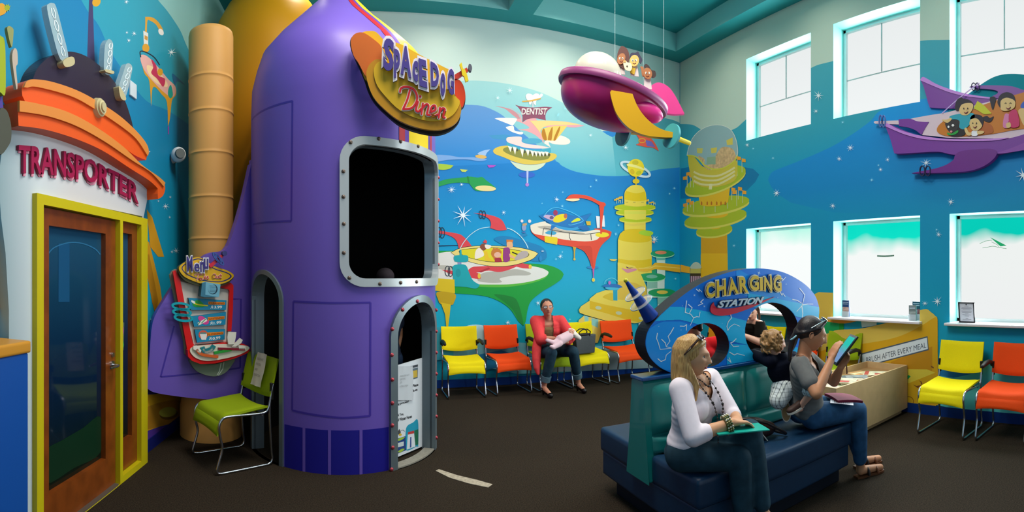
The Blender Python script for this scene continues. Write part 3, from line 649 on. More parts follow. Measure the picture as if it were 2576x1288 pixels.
# windows
def film(stops, z0, z1, strength, upper):
    m = bpy.data.materials.new('daylit_glass'); m.use_nodes = True; N, Lk = m.node_tree.nodes, m.node_tree.links
    N.remove(N['Principled BSDF']); e = N.new('ShaderNodeEmission'); Lk.new(e.outputs[0], N['Material Output'].inputs[0])
    e.inputs['Strength'].default_value = strength
    tc = N.new('ShaderNodeTexCoord'); sp_ = N.new('ShaderNodeSeparateXYZ'); Lk.new(tc.outputs['Object'], sp_.inputs[0])
    nz = N.new('ShaderNodeTexNoise'); nz.inputs['Scale'].default_value = 1.7; Lk.new(tc.outputs['Object'], nz.inputs['Vector'])
    mr = N.new('ShaderNodeMath'); mr.operation = 'MULTIPLY_ADD'; mr.inputs[1].default_value = .55 if not upper else 0; Lk.new(nz.outputs['Fac'], mr.inputs[0]); Lk.new(sp_.outputs['Z'], mr.inputs[2])
    r = N.new('ShaderNodeMapRange'); r.inputs['From Min'].default_value = z0+.27*(not upper); r.inputs['From Max'].default_value = z1+.27*(not upper); Lk.new(mr.outputs[0], r.inputs['Value'])
    cr = N.new('ShaderNodeValToRGB'); Lk.new(r.outputs['Result'], cr.inputs['Fac']); el = cr.color_ramp.elements
    el[0].position = stops[0][0]; el[0].color = (*rgb(stops[0][1]), 1); el[1].position = stops[-1][0]; el[1].color = (*rgb(stops[-1][1]), 1)
    for p, c in stops[1:-1]: x = el.new(p); x.color = (*rgb(c), 1)
    Lk.new(cr.outputs[0], e.inputs['Color']); return m
gl_up = film([(0,0xE6EAEA),(.5,0xE2E6E6),(1,0xDEE2E2)], ZU[0], ZU[1], 1.12, True)
gl_lo = [film([(0,0xEEF2F2),(.72,0xF0F4F2),(.95,0xB8F0E0),(1,0xA0ECDC)], ZL[0], ZL[1], 1.1, False), film([(0,0xF0F2F2),(.60,0xF0F4F2),(.80,0x10DCC4),(1,0x08D8C2)], ZL[0], ZL[1], 1.05, False), film([(0,0xEEF0F0),(.66,0xEEF2F0),(.80,0x08CCB8),(1,0x08CEBA)], ZL[0], ZL[1], 1.0, False)]
wf = M(0xC9D4D4, .4); wn = 0
for wi, (a, b_) in enumerate(WY):
    for up in (1, 0):
        z0, z1 = ZU if up else ZL; wn += 1
        e = empty('window_%d' % wn, (DR+REC, (a+b_)/2, z0), kind='structure')
        mb = MB(); fw = .035; x0 = 0
        yc, hw, hh = 0, (a-b_)/2, (z1-z0)
        mb.box((.02,hw-fw/2,hh/2),(.05,fw,hh),wf).box((.02,-hw+fw/2,hh/2),(.05,fw,hh),wf).box((.02,0,fw/2),(.05,2*hw,fw),wf).box((.02,0,hh-fw/2),(.05,2*hw,fw),wf)
        mb.build('window_frame', e)
        if up:
            mb = MB(); g = M(0x9AA0A0, .4); mb.box((.028,.05,hh*.72),(.012,.012,hh*.5),g).box((.028,0,hh*.46),(.012,2*hw-.05,.010),g); mb.build('muntin', e)
        mb = MB(); mb.add([(.04,hw,-z0+z0),(.04,-hw,0),(.04,-hw,hh),(.04,hw,hh)], [(0,1,2,3)], gl_up if up else gl_lo[wi])
        g = mb.build('pane', e)
        # object-space height of the pane starts at 0: shift the ramp's range
        if not up:
            mb = MB(); sm_ = M(0xD9D2D6, .3, coat=.4)
            mb.box((-REC/2+.0-.03, 0, -.012), (REC+.12, 2*hw+.06, .028), sm_, bev=.008); mb.build('window_sill', e)
            if wi == 1:
                mb = MB(); mb.add([(.036, .12-.012*k, hh*.63-.006*sin(pi*k/20)) for k in range(21)]+[(.036, .12-.012*k, hh*.645-.006*sin(pi*k/20)) for k in range(21)], [(k,k+1,22+k,21+k) for k in range(20)], M(0x56705C)); mb.build('film_print', e)
            if wi == 2:
                mb = MB(); P = lambda l: [(.036, hw-.01-p[0]*.0035, hh-p[1]*.0035) for p in l]
                mb.add(P([(105,70),(125,80),(160,98),(140,100)]), [(3,2,1,0)], M(0x18A868))
                for l in ([(70,90),(90,82),(112,80)], [(80,104),(115,99),(160,108)], [(110,85),(130,95),(134,101)]):
                    q = stroke(l, 1.2); mb.add(P(q), [tuple(reversed(range(len(q))))], M(0x2C9058))
                mb.build('film_print', e)
for m_ in [gl_up]+gl_lo:
    for n in m_.node_tree.nodes:
        if n.type == 'MAP_RANGE':
            d = n.inputs['From Min'].default_value; z0 = ZU[0] if m_ is gl_up else ZL[0]
            n.inputs['From Min'].default_value -= z0; n.inputs['From Max'].default_value -= z0
# daylight through the windows
for (a, b_) in WY:
    for (z0, z1) in (ZL, ZU):
        light('AREA', 'daylight', (DR+REC-.03, (a+b_)/2, (z0+z1)/2), (0, radians(90), 0), 42, (.93,.98,1), shape='RECTANGLE', size=z1-z0-.1, size_y=a-b_-.1)
# ---- baseboards
mb = MB(); bb = M(0x0B3C8C, .35, name='baseboard_vinyl')
mb.box(((DL+DR)/2, DB-.006, .055), (DR-DL, .012, .11), bb); o = mb.build('baseboard_back'); tag(o, kind='structure')
mb = MB(); bb2 = M(0x0E3070, .35, name='baseboard_vinyl')
mb.box((DR-.006, (DB+y1)/2, .055), (.012, DB-y1-.02, .11), bb2); o = mb.build('baseboard_right'); tag(o, kind='structure')
# ================================================================ left wall with mural
TL, TLB = (0,0,2.0125), (0,640,1.9875)
mb = MB(); lay[0] = 0
zl = lambda y, x: LEFT.px(x, y)[1]
m = ramp([(0,0x0E9CB0),(1.6,0x0C9ABC),(2.6,0x0A84AC),(3.4,0x0A78AA),(5,0x0A6FA8)])
mb.add([(DL,-2.2,0),(DL,DB,0),(DL,DB,ZS),(DL,-2.2,ZS)], [(0,1,2,3)], m)
def Lf(m, pts, *h, sm=0, t=TL):
    q = smooth(pts) if sm else pts
    decal(mb, LEFT, L(), m, T(t, q), *[T(t, k) for k in h])
Lf(ramp([(2.4,0x1A90AC),(4.2,0x2C98AC),(5,0x46A4AE)]), smooth([(380,-60),(440,50),(500,130),(560,260),(640,380),(740,510),(850,560),(1000,660)],4,False)+[(1150,700),(1150,-60)])
Lf(M(0x8DC0BA), smooth([(760,-60),(800,0),(850,60),(910,150),(940,220),(990,330)],4,False)+[(1150,400),(1150,-60)])
Lf(M(0x3A3764), [(452,-40),(468,-40),(480,330),(440,330)]); Lf(M(0xD09A20), oval(488,10,20,24,30))
gd, gp = M(0xD89A2C), M(0xE0A9A0)
Lf(gd, smooth([(732,210),(735,130),(735,85,1),(770,88),(800,110),(825,150),(825,175),(810,160),(790,125),(760,105),(745,110),(742,210)],4)); Lf(M(0xE8E0D8), oval(815,162,12,18,-30))
Lf(M(0xD9D8D0), [(725,155),(750,168),(750,235),(728,225)]); Lf(M(0xC89040), [(732,178),(748,186),(747,206),(731,198)])
Lf(gd, oval(738,243,18,22,-10))
Lf(gd, smooth([(712,290,1),(730,370),(755,410),(765,540,1),(775,440),(820,480),(845,520),(850,640,1),(860,600),(870,510),(890,480),(888,440),(860,410),(800,370),(740,300)],4))
Lf(gp, smooth([(712,280),(745,285),(800,340),(850,400),(888,440),(885,480),(860,490),(800,440),(740,370),(715,320)],4))
Lf(M(0xF0D0A0), smooth([(745,330),(790,350),(840,410),(845,440),(790,420),(750,370)],4)); Lf(M(0xC23458), smooth([(765,300),(790,330),(800,380),(835,400),(825,440),(795,400),(765,370),(775,340)],4)); Lf(gd, oval(810,365,14,18)); Lf(M(0x189A8C), smooth([(852,450),(865,430),(875,480),(862,498),(850,480)],4))
Lf(M(0x182838), stroke(smooth([(712,290,1),(710,260),(740,265),(780,290),(808,330)],4,False),5)); Lf(M(0xA040A8), [(849,640),(855,640),(854,680),(850,680)])
Lf(M(0x1A6A98), smooth([(870,375),(890,385),(935,430),(900,410),(885,430)],4))
gs = M(0xD0951C); Lf(gs, [(742,1060),(770,1100),(830,1300),(800,1300),(760,1250)]); 
Lf(gs, [(700,-100),(745,-60),(800,160),(812,250),(778,305),(760,240)], t=TLB); Lf(M(0xB07A14), [(720,0),(745,0),(790,230),(778,305),(760,240)], t=TLB)
Lf(gs, [(718,492),(750,490),(750,502),(718,506)], t=TLB)
Lf(M(0x2A2E86), [(700,670),(1000,640),(1100,1000),(700,1100)], t=TLB)
Lf(M(0xC79216), smooth([(710,700,1),(760,700),(830,690),(900,700),(960,780),(900,830),(800,860),(715,890,1)],4), t=TLB)
Lf(M(0xA8741A), smooth([(715,770,1),(800,740),(900,730),(960,790),(900,830),(800,860),(715,880,1)],4), t=TLB)
Lf(M(0x6A4A12), oval(842,798,46,28,-8), t=TLB); Lf(M(0xA8A43A), oval(838,788,44,25,-8), t=TLB)
Lf(M(0x4B2C8C), smooth([(700,900,1),(780,870),(880,850),(1000,840),(1060,1000,1),(850,920),(700,1010,1)],4), t=TLB)
Lf(M(0x0C9098), [(-30,900),(20,900),(20,1020),(-30,1030)], t=TLB); Lf(M(0xC08A20), [(-40,770),(30,745),(30,765),(-40,795)], t=TLB)
Lf(M(0x4A2F8C), [(-40,1010),(35,970),(35,1060),(-40,1110)], t=TLB); Lf(M(0xA8981C), [(-40,1110),(40,1060),(40,1300),(-40,1300)], t=TLB)
Lf(M(0xB8860E), [(-30,520),(5,560),(22,700),(-40,900)], t=(0,0,1))
Lf(gs, smooth([(-20,30),(10,18),(30,40),(22,70),(-20,80)],4)); Lf(M(0x90A020), star(34,40,24,9,.5))
for i, (x, y, r) in enumerate([(638,10,18),(640,165,12),(678,170,18),(650,205,16),(866,265,30),(755,768,8),(800,1018,8),(860,998,10),(836,1045,22),(857,1100,10),(890,1270,22),(868,1275,12)]):
    Lf(sp, star(x, y, r, 7, .14, i*.7))
for x, y, r in [(753,325,12),(726,388,14),(730,365,6)]: Lf(sb, star(x, y, r, 7, .14, x), t=TLB)
o = mb.build('wall_left'); tag(o, kind='structure')
mb = MB(); mb.box((DL+.006, 2.4, .055), (.012, 8.8, .11), M(0x101C66, .35, name='baseboard_vinyl')); o = mb.build('baseboard_left'); tag(o, kind='structure')
# ================================================================ the transporter facade, a relief on the left wall
FX = -1.735; FAC = Pl((FX, 0), (1, 0)); D0 = FX-DL       # facade front plane
fac = empty('transporter_facade', (DL, 3.1, 0), label='white rocket-shaped facade lettered TRANSPORTER around the wooden door', cat='facade')
def fslab(name, w0, w1, m, pts, *h, par=None, t=TL, lb=None, side=None, bev=.006):
    mb = MB(); pl = FAC; loops = [topx(pl, T(t, pts), 14)]+[topx(pl, T(t, k), 14) for k in h]
    slab_uz(mb, pl, loops, w0, w1, m, side); o = mb.build(name, par or fac)
    o.matrix_parent_inverse = Matrix.Translation((-DL, -3.1, 0)) if not par else par.matrix_parent_inverse
    if lb: o['label'] = lb
    return o
def loc_parent(o, par):
    """keep world-space vertices under a parent placed at its base"""
    o.parent = par; M_ = Matrix(); p = par
    while p is not None: M_ = Matrix.Translation(p.location) @ Euler(p.rotation_euler).to_matrix().to_4x4() @ M_ if p.parent is None else M_; p = p.parent
    o.matrix_parent_inverse = M_.inverted(); return o
toparc = smooth([(20,655),(150,670),(300,710),(450,770),(600,860),(700,920),(750,965)],5,False)
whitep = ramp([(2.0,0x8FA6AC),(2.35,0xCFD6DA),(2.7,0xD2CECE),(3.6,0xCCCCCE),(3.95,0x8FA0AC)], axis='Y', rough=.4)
door_hole = [(162,975),(725,1090),(727,2345),(162,2780)]
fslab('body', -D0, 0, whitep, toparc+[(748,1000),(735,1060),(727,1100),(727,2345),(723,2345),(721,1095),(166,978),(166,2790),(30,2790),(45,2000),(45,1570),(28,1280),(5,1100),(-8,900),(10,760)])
orL, orD = M(0xD9863A, .45), M(0xE2581A, .45)
r1t = smooth([(14,533),(100,545),(250,580),(400,650),(550,750),(650,840),(740,900),(775,930),(782,962),(770,995),(745,1012)],5,False)
fslab('lower_ring', -D0, .10, orD, r1t+[(743,985)]+toparc[::-1][1:], side=orD)
r1m = smooth([(14,587),(150,605),(300,650),(450,725),(600,820),(700,880),(768,950)],5,False)
fslab('lower_ring_lip', .10, .115, orL, smooth([(14,533),(100,545),(250,580),(400,650),(550,750),(650,840),(740,900),(775,930)],5,False)+r1m[::-1])
r2t = [(62,500),(60,460),(75,430),(110,420),(200,430),(330,470),(450,530),(560,600),(650,680),(697,740),(706,780),(700,815)]
fslab('upper_ring', -D0, .07, orD, smooth(r2t,5,False)+smooth([(700,815),(640,790),(560,735),(450,655),(320,590),(200,560),(85,545)],5,False))
fslab('upper_ring_lip', .07, .085, orL, smooth(r2t[1:-1],5,False)+smooth([(700,795),(640,710),(550,640),(420,560),(300,500),(130,458),(75,462)],5,False))
fslab('dome', -D0, .03, M(0x2C2734, .3), smooth([(140,420,1),(170,350),(230,295),(310,268),(380,275),(450,310),(530,380),(600,480),(645,600),(668,705,1),(560,600),(450,530),(330,470)],5))
tb = M(0xA9C2C8, .15, alpha=.72, coat=.6); bg = M(0xB9AE84)
for k, (q, base) in enumerate([([(264,312),(225,190),(196,60),(205,35),(225,32),(242,50),(275,170),(305,305)], [(268,325),(300,303),(322,305),(328,330),(318,345),(290,354),(274,348)]), ([(490,370),(492,250),(505,215),(518,208),(532,222),(535,250),(525,378)], [(488,362),(528,370),(526,384),(488,374)]), ([(565,455),(590,370),(602,335),(618,328),(634,345),(630,380),(598,500)], [(555,452),(565,452),(592,500),(588,516),(566,505)])]):
    o = fslab('glass_tube', .02, .06, tb, smooth(q,4), lb='translucent swirling tube sticking out of the dark dome')
    mb = MB(); c = sum((Vector(p) for p in q), Vector((0,0)))/len(q); pts = []
    a, b_ = Vector(q[0]).lerp(Vector(q[-1]), .5), Vector(q[3]).lerp(Vector(q[4]), .5)
    for s_ in (0, pi):
        ln = [(a.lerp(b_, i/24).x+9*sin(i*.55+s_), a.lerp(b_, i/24).y) for i in range(1, 23)]
        decal(mb, FAC, .062, M(0xD9E6E8), T(TL, stroke(ln, 4)))
    loc_parent(mb.build('swirl_line'), fac)
    fslab('tube_socket', .02, .075, bg, smooth(base,4))
mb = MB(); u, z = FAC.px(447/2.0125, 556/2.0125); c = FAC.W(u, z, .07)
for r, h, mm in [(.066,.03,bg),(.05,.045,M(0xCBBF92)),(.034,.055,bg)]: mb.cone(c, c+Vector((h,0,0)), r, r*.9, mm, 32)
loc_parent(mb.build('knob'), fac)
tx = [80,205,270,352,410,470,520,580,630,690]; tt = [735,745,755,775,795,815,845,870,900,935]; tb_ = [880,886,892,904,917,930,952,975,1000,1034]
def interp(x, X, Y):
    for i in range(len(X)-1):
        if x <= X[i+1] or i == len(X)-2: return Y[i]+(Y[i+1]-Y[i])*(x-X[i])/(X[i+1]-X[i])
def tfn(dx, dy):
    def fn(a, b, w_):
        x = 80+610*(a**.97); y = interp(x, tx, tb_)*(1-b)+interp(x, tx, tt)*b
        u, z = FAC.px((x+dx)/2.0125, (y+dy)/2.0125); return FAC.W(u, z, w_)
    return fn
for nm, d, w0, w1, mm in (('letter_shadow', (9,13), .001, .006, M(0xE08CA2)), ('letters', (0,0), .004, .022, M(0x9E1B46, .4))):
    mb = MB(); text(mb, tfn(*d), 'TRANSPORTER', w0, w1, mm, offset=.022, side=M(0x8A1840)); loc_parent(mb.build(nm), fac)
# ---- the door with its sidelight
yf = M(0xC6B510, .4); wood = M(0x7C3C10, .35, noise=.22, nscale=9, coat=.3, name='stained_wood')
door = empty('door_1', (FX, 3.0, 0), kind='structure')
def dslab(name, w0, w1, m, pts, *h, par=None):
    mb = MB(); slab_uz(mb, FAC, [topx(FAC, pts, 20)]+[topx(FAC, k, 20) for k in h], w0, w1, m)
    o = mb.build(name, par or door); 
    o.matrix_parent_inverse = Matrix.Translation((-FX, -3.0, 0)); return o
zt = FAC.px(97,516)[1]; zo = FAC.px(82,487)[1]
def R3(x0, x1, z0, z1):
    a, b_ = FAC.px(x0, YH)[0], FAC.px(x1, YH)[0]; return [(a,z0),(b_,z0),(b_,z1),(a,z1)]
def dbox(name, w0, w1, m, outer, *h, par=None):
    mb = MB(); slab_uz(mb, FAC, [outer]+list(h), w0, w1, m); o = mb.build(name)
    o.parent = par or door; o.matrix_parent_inverse = Matrix.Translation((-FX, -3.0, 0)); return o
dbox('door_frame', -D0+.005, .035, yf, R3(81,362,0,zo), R3(98,292,0.001,zt), R3(299,346,.05,zt))
zg1, zg0 = FAC.px(124,567)[1], FAC.px(125,1246)[1]
leaf = dbox('door_leaf', -D0+.01, -.004, wood, R3(98.5,291.5,.012,zt-.006), R3(124.5,267,zg0,zg1))
dbox('sidelight_frame', -D0+.01, -.004, wood, R3(299,346,.055,zt), R3(304,333,FAC.px(306,1113)[1],FAC.px(302,584)[1]))
pane = bpy.data.materials.new('door_glass_dim_room'); pane.use_nodes = True; pb = pane.node_tree.nodes['Principled BSDF']
N_, L_ = pane.node_tree.nodes, pane.node_tree.links; tc = N_.new('ShaderNodeTexCoord'); sx = N_.new('ShaderNodeSeparateXYZ'); L_.new(tc.outputs['Object'], sx.inputs[0])
mr = N_.new('ShaderNodeMapRange'); mr.inputs['From Min'].default_value = .3; mr.inputs['From Max'].default_value = 1.8; L_.new(sx.outputs['Z'], mr.inputs['Value'])
cr = N_.new('ShaderNodeValToRGB'); L_.new(mr.outputs[0], cr.inputs['Fac']); cr.color_ramp.elements[0].color = (.004,.010,.006,1); cr.color_ramp.elements[1].color = (.012,.07,.13,1)  # dark room beyond the glass painted into the pane as a vertical blend
x_ = cr.color_ramp.elements.new(.45); x_.color = (.003,.016,.05,1); L_.new(cr.outputs[0], pb.inputs['Base Color']); pb.inputs['Roughness'].default_value = .06
for nm, r3 in (('door_glass', R3(124.5,267,zg0,zg1)), ('sidelight_glass', R3(304,333,FAC.px(306,1113)[1],FAC.px(302,584)[1]))):
    dbox(nm, -D0+.016, -D0+.024, pane, r3)
# frosted print on the glass
mb = MB(); fb = M(0x2B6A90, .3)
decal(mb, FAC, -D0+.026, fb, stroke(smooth([(133,640),(150,622),(185,610),(220,612),(250,625),(264,640)],4,False),3))
decal(mb, FAC, -D0+.0255, M(0x174E74,.3), [(160,612),(188,612),(188,760),(160,760)])
decal(mb, FAC, -D0+.0255, M(0x0E2E1C,.3), smooth([(128,1140),(170,1110),(220,1080),(265,1050),(265,1140),(200,1180),(128,1220)],4))
loc_parent(mb.build('etched_print'), door)
mb = MB(); u, z = FAC.px(318, 830); 
for c_, y_ in ((0x9A4A8A, 832), (0x3E9A4A, 868)):
    decal(mb, FAC, -D0+.026, M(c_,.4), oval(318,y_,5,12))
decal(mb, FAC, -D0+.0255, M(0x5C6C50,.4), [(311,808),(324,812),(322,882),(311,884)])
loc_parent(mb.build('sidelight_sticker'), door)
st = M(0xB9BDC0, .25, metal=1)
mb = MB(); u, z = FAC.px(283, 918); c = FAC.W(u, z, -.004)
mb.cone(c, c+Vector((.012,0,0)), .032, .030, st, 28); mb.cone(c, c+Vector((.055,0,0)), .011, .011, st)
mb.tube([c+Vector((.052,0,0)), c+Vector((.056,-.03,-.002)), c+Vector((.052,-.09,-.003)), c+Vector((.05,-.115,-.002))], [.010,.011,.009,.007], st)
mb.cone(c+Vector((0,.0,.075)), c+Vector((.014,0,.075)), .018, .017, st, 20)
h_ = mb.build('door_handle', leaf); h_.matrix_parent_inverse = Matrix()
for y_ in (620, 925, 1200):
    mb = MB(); u, z = FAC.px(97.5, y_); c = FAC.W(u, z, .0)
    mb.box(c, (.014,.022,.10), M(0x8A6A30,.3,metal=1)); mb.cone(c+Vector((.008,0,-.055)), c+Vector((.008,0,.055)), .007,.007, M(0x8A6A30,.3,metal=1), 10); mb.build('hinge', leaf)
mb = MB(); mb.box((FX-.02, FAC.W(FAC.px(200,YH)[0],0).y, .006), (.10, 1.0, .012), M(0x5A5048,.4)); loc_parent(mb.build('threshold'), door)
# wall plate and the little white camera
mb = MB(); u, z = LEFT.px(668/2.0125, 456/2.0125); c = LEFT.W(u, z, .008); mb.box(c, (.016,.12,.12), M(0xC9D6DC,.4), bev=.004)
tag(mb.build('wall_plate'), 'small white square plate on the blue wall right of the dome', 'wall plate')
wcm = M(0xD8D8D8, .35)
e = empty('security_camera', LEFT.W(*LEFT.px(432,396), 0), label='white round-headed camera with a short arm on the left blue wall', cat='camera')
mb = MB(); mb.cone((0,.03,0),(.03,.03,0),.055,.05,wcm,24); mb.build('wall_mount', e)
mb = MB(); mb.ell((.085,-.04,.01),(.075,.062,.075),wcm); mb.cone((.04,.03,0),(.09,0,0),.028,.03,wcm); mb.build('housing', e)
mb = MB(); d_ = Vector((.8,-1,0)).normalized(); mb.cone(Vector((.085,-.04,.01))+d_*.045, Vector((.085,-.04,.01))+d_*.068, .05,.046, M(0x5A5F5C,.5),24); mb.build('lens_grille', e)
# cut-outs at the very edge of the frame
e = empty('cartoon_cutout', (DL+.2, 2.02, 2.6), label='green and grey cartoon figure cut-out at the far left edge', cat='cut-out')
CUT = Pl((-1.68,0),(1,0)); t = (0,40,3.58)
def cpart(nm, mm, pts, w0=-.01, w1=.01):
    mb = MB(); slab_uz(mb, CUT, [topx(CUT, T(t, smooth(pts,4)), 10)], w0, w1, mm); o = mb.build(nm, e); o.matrix_parent_inverse = Matrix.Translation(-e.location)
cpart('green_body', M(0x9AA818), [(-60,200),(0,190),(30,240),(38,450),(35,700),(0,700),(-60,600)])
cpart('wing', M(0x8C9058), [(25,125),(45,108),(78,130),(82,170),(70,290),(55,270),(35,190)], .012, .03)
cpart('arm', M(0xB9A898), [(88,310),(115,330),(120,440),(105,480),(118,640),(105,655),(70,400)], .012, .03)
cpart('purple_base', M(0x4A3A90), [(-60,650),(10,660),(40,780),(48,1000),(-60,1000)], -.02, -.011)
cpart('grey_foot', M(0x4A4C40), [(-60,880),(0,860),(40,960),(50,1080),(30,1170),(-60,1250)], .012, .04)
# floor-standing blue case, its gold cap, and a leaflet at the frame edge
e = empty('display_case', (-1.62, 2.02, 0), label='blue case with a gold cap at the far left edge', cat='display case')
mb = MB(); mb.box((-.05,-.20,.58),(.24,.38,1.16),M(0x104C9C,.4),bev=.015); mb.build('case_body', e)
mb = MB(); mb.box((-.05,-.20,1.19),(.26,.40,.06),M(0xC88A2A,.4),bev=.015); mb.build('case_cap', e)
# ---- tan column with base drum, orange tower behind
mb = MB(); tanm = M(0xE0A458, .55); cx, cy_ = -1.43, 4.72
pr = [(0,3.93),(.19,3.93),(.212,3.915),(.22,3.88)]
for z in [3.45+.0, 3.12, 2.72, 2.3, 1.9, 1.5, 1.1]:
    pr += [(.22,z+.03),(.22,z+.008),(.224,z+.004),(.224,z-.004),(.22,z-.008),(.22,z-.03)]
pr += [(.22,.62),(.235,.5),(.285,.38),(.305,.28),(.305,.0)]
mb.lathe(pr[::-1], tanm, (cx, cy_, 0)); tag(mb.build('tan_column'), 'tall tan banded column beside the purple rocket', 'column')
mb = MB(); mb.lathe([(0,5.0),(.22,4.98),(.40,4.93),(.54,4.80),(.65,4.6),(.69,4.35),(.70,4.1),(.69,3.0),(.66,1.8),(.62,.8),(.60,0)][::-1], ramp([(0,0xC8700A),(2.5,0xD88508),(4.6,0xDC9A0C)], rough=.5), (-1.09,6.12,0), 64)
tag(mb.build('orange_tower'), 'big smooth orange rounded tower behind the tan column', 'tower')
# ================================================================ the purple rocket diner
RC = Vector((-.148*1.0, 4.772, 0)); RR, RI = .87, .775
rk = empty('rocket', RC, label='big round purple rocket with a dark window and two arched doorways', cat='rocket')
phi0 = atan2(-RC.x, RC.y)         # direction from the axis to the camera
def cyl(phi, z, r=RR):
    """phi: degrees to the right of the line to the camera"""
    a = radians(phi)-atan2(RC.x, RC.y)
    return Vector((r*sin(a), -r*cos(a), z))
def rr_loop(p0, p1, z0, z1, rad, n=8):
    """rounded rectangle in (phi, z); rad in metres"""
    rp = rad/RR*180/pi; out = []
    for cx, cz, a in ((p1-rp, z1-rad, 0), (p0+rp, z1-rad, 90), (p0+rp, z0+rad, 180), (p1-rp, z0+rad, 270)):
        out += [(cx+rp*cos(radians(a+90*i/n)), cz+rad*sin(radians(a+90*i/n))) for i in range(n+1)]
    return out
def arch_loop(p0, p1, z0, z1, n=20):
    c = (p0+p1)/2; hp = (p1-p0)/2; h = radians(hp)*RR*1.0
    return [(p1, z0)]+[(c+hp*cos(pi*i/n), z1-h+h*sin(pi*i/n)) for i in range(n+1)]+[(p0, z0)]
def dn(loop, step=.05): return dense([(p*pi/180*RR, z) for p, z in loop], step)
def wrapsolid(mb, loops, r0, r1, m, side=None):
    L2 = [dn(l) for l in loops]; flat, tr = tess(L2)
    P = lambda q, r: cyl(q[0]/RR*180/pi, q[1], r)
    mb.add([P(q, r1) for q in flat], tr, m, True); mb.add([P(q, r0) for q in flat], [tuple(reversed(t)) for t in tr], side or m, True)
    for k, l in enumerate(L2):
        n = len(l); ar = sum(l[i][0]*l[(i+1) % n][1]-l[(i+1) % n][0]*l[i][1] for i in range(n))
        vs = [P(q, r0) for q in l]+[P(q, r1) for q in l]
        for i in range(n):
            j = (i+1) % n; f = (i, j, n+j, n+i); mb.add([vs[q] for q in f], [(0,1,2,3) if (ar > 0) != (k > 0) else (3,2,1,0)], side or m)
WIN = rr_loop(2.8, 73, 1.525, 2.565, .13); WINo = rr_loop(-1.8, 78, 1.46, 2.63, .19)
DR1 = arch_loop(29, 64.5, -.05, 1.325); DR1o = arch_loop(24.8, 68.5, .0, 1.385)
DL1 = arch_loop(-66, -36, -.05, 1.56); DL1o = arch_loop(-69.5, -33.5, 0, 1.60)
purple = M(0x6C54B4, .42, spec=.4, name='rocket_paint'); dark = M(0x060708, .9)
pur2 = M(0x1E1A8A, .42)
# hull: cylinder shell with the openings cut by boolean
mb = MB(); seg = 128
prof = [(RR,0),(RR,.4),(RR,.9),(RR,1.4),(RR,2.0),(RR,2.6),(RR,3.04),(.862,3.25),(.82,3.42),(.74,3.57),(.58,3.74),(.38,3.93),(.19,4.13),(.10,4.23),(.0,4.30)]
off = [(0,0)]*9+[(-.03,0),(-.05,0),(-.06,0),(-.05,0),(-.05,0),(-.05,0)]
inn = [(max(r-.11,0), z) for r, z in prof[:9]]+[(0,3.2)]
mb.lathe(prof, purple, off=off, seg=seg)
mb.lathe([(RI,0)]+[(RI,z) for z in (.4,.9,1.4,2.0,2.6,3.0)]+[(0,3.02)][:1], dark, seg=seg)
k = len(mb.v); 
mb.add([(RR*cos(2*pi*i/seg), RR*sin(2*pi*i/seg), 0) for i in range(seg)]+[(RI*cos(2*pi*i/seg), RI*sin(2*pi*i/seg), 0) for i in range(seg)], [(i, seg+i, seg+(i+1) % seg, (i+1) % seg) for i in range(seg)], purple)
bm = bmesh.new(); me = bpy.data.meshes.new('tmp'); me.from_pydata(mb.v, [], mb.f)
for m_ in mb.mats: me.materials.append(m_)
me.polygons.foreach_set('material_index', mb.m); me.polygons.foreach_set('use_smooth', [True]*len(mb.f))
bm.from_mesh(me); bmesh.ops.remove_doubles(bm, verts=bm.verts, dist=1e-4); bmesh.ops.recalc_face_normals(bm, faces=bm.faces); bm.to_mesh(me); bm.free()
hull = bpy.data.objects.new('hull', me); COL.objects.link(hull)
cuts = []
metal_in = M(0x7F8C94, .35, metal=.6)
for lp in (WIN, DR1, DL1):
    c = MB(); wrapsolid(c, [lp], .45, 1.35, metal_in); o = c.build('cut'); 
    b2 = bmesh.new(); b2.from_mesh(o.data); bmesh.ops.remove_doubles(b2, verts=b2.verts, dist=1e-5); bmesh.ops.recalc_face_normals(b2, faces=b2.faces); b2.to_mesh(o.data); b2.free()
    md = hull.modifiers.new('cut', 'BOOLEAN'); md.operation = 'DIFFERENCE'; md.object = o; md.solver = 'EXACT'; md.material_mode = 'TRANSFER'; cuts.append(o)
dg = bpy.context.evaluated_depsgraph_get(); dg.update()
me2 = bpy.data.meshes.new_from_object(hull.evaluated_get(dg)); hull.modifiers.clear(); hull.data = me2; me2.name = 'hull'
for o in cuts: bpy.data.objects.remove(o)
me2.set_sharp_from_angle(angle=radians(40))
hull.parent = rk
# painted details on the hull, each a thin layer that follows the curve
def ribbon(mb, pts, wd, m, r=RR+.0015, closed=False):
    q = [(p*pi/180*RR, z) for p, z in pts]; q = dense(q, .03) if closed else [ (a[0]+(b_[0]-a[0])*i/8, a[1]+(b_[1]-a[1])*i/8) for a, b_ in zip(q, q[1:]) for i in range(8)]+[q[-1]]
    s_ = stroke(q+([q[0]] if closed else []), wd); n = len(s_)//2
    mb.add([cyl(p[0]/RR*180/pi, p[1], r) for p in s_], [(i, i+1, 2*n-2-i, 2*n-1-i) for i in range(n-1)], m, True)
def hp(x, y, r=RR):
    """photo pixel on the hull -> (phi, z)"""
    D = hypot(RC.x, RC.y); o = (x-XB)/F-atan2(RC.x, RC.y); o = max(-.1815, min(.1815, o))
    d = D*cos(o)-sqrt(max(r*r-(D*sin(o))**2, 0)); return (math.degrees(math.asin(max(-1, min(1, D*sin(o)/r)))-o), HC+(YH-y)/F*d)
mb = MB(); ln = M(0x43309A, .42)
def pline(pts, wd=.016, mm=ln): ribbon(mb, [hp(*p) for p in pts], wd, mm)
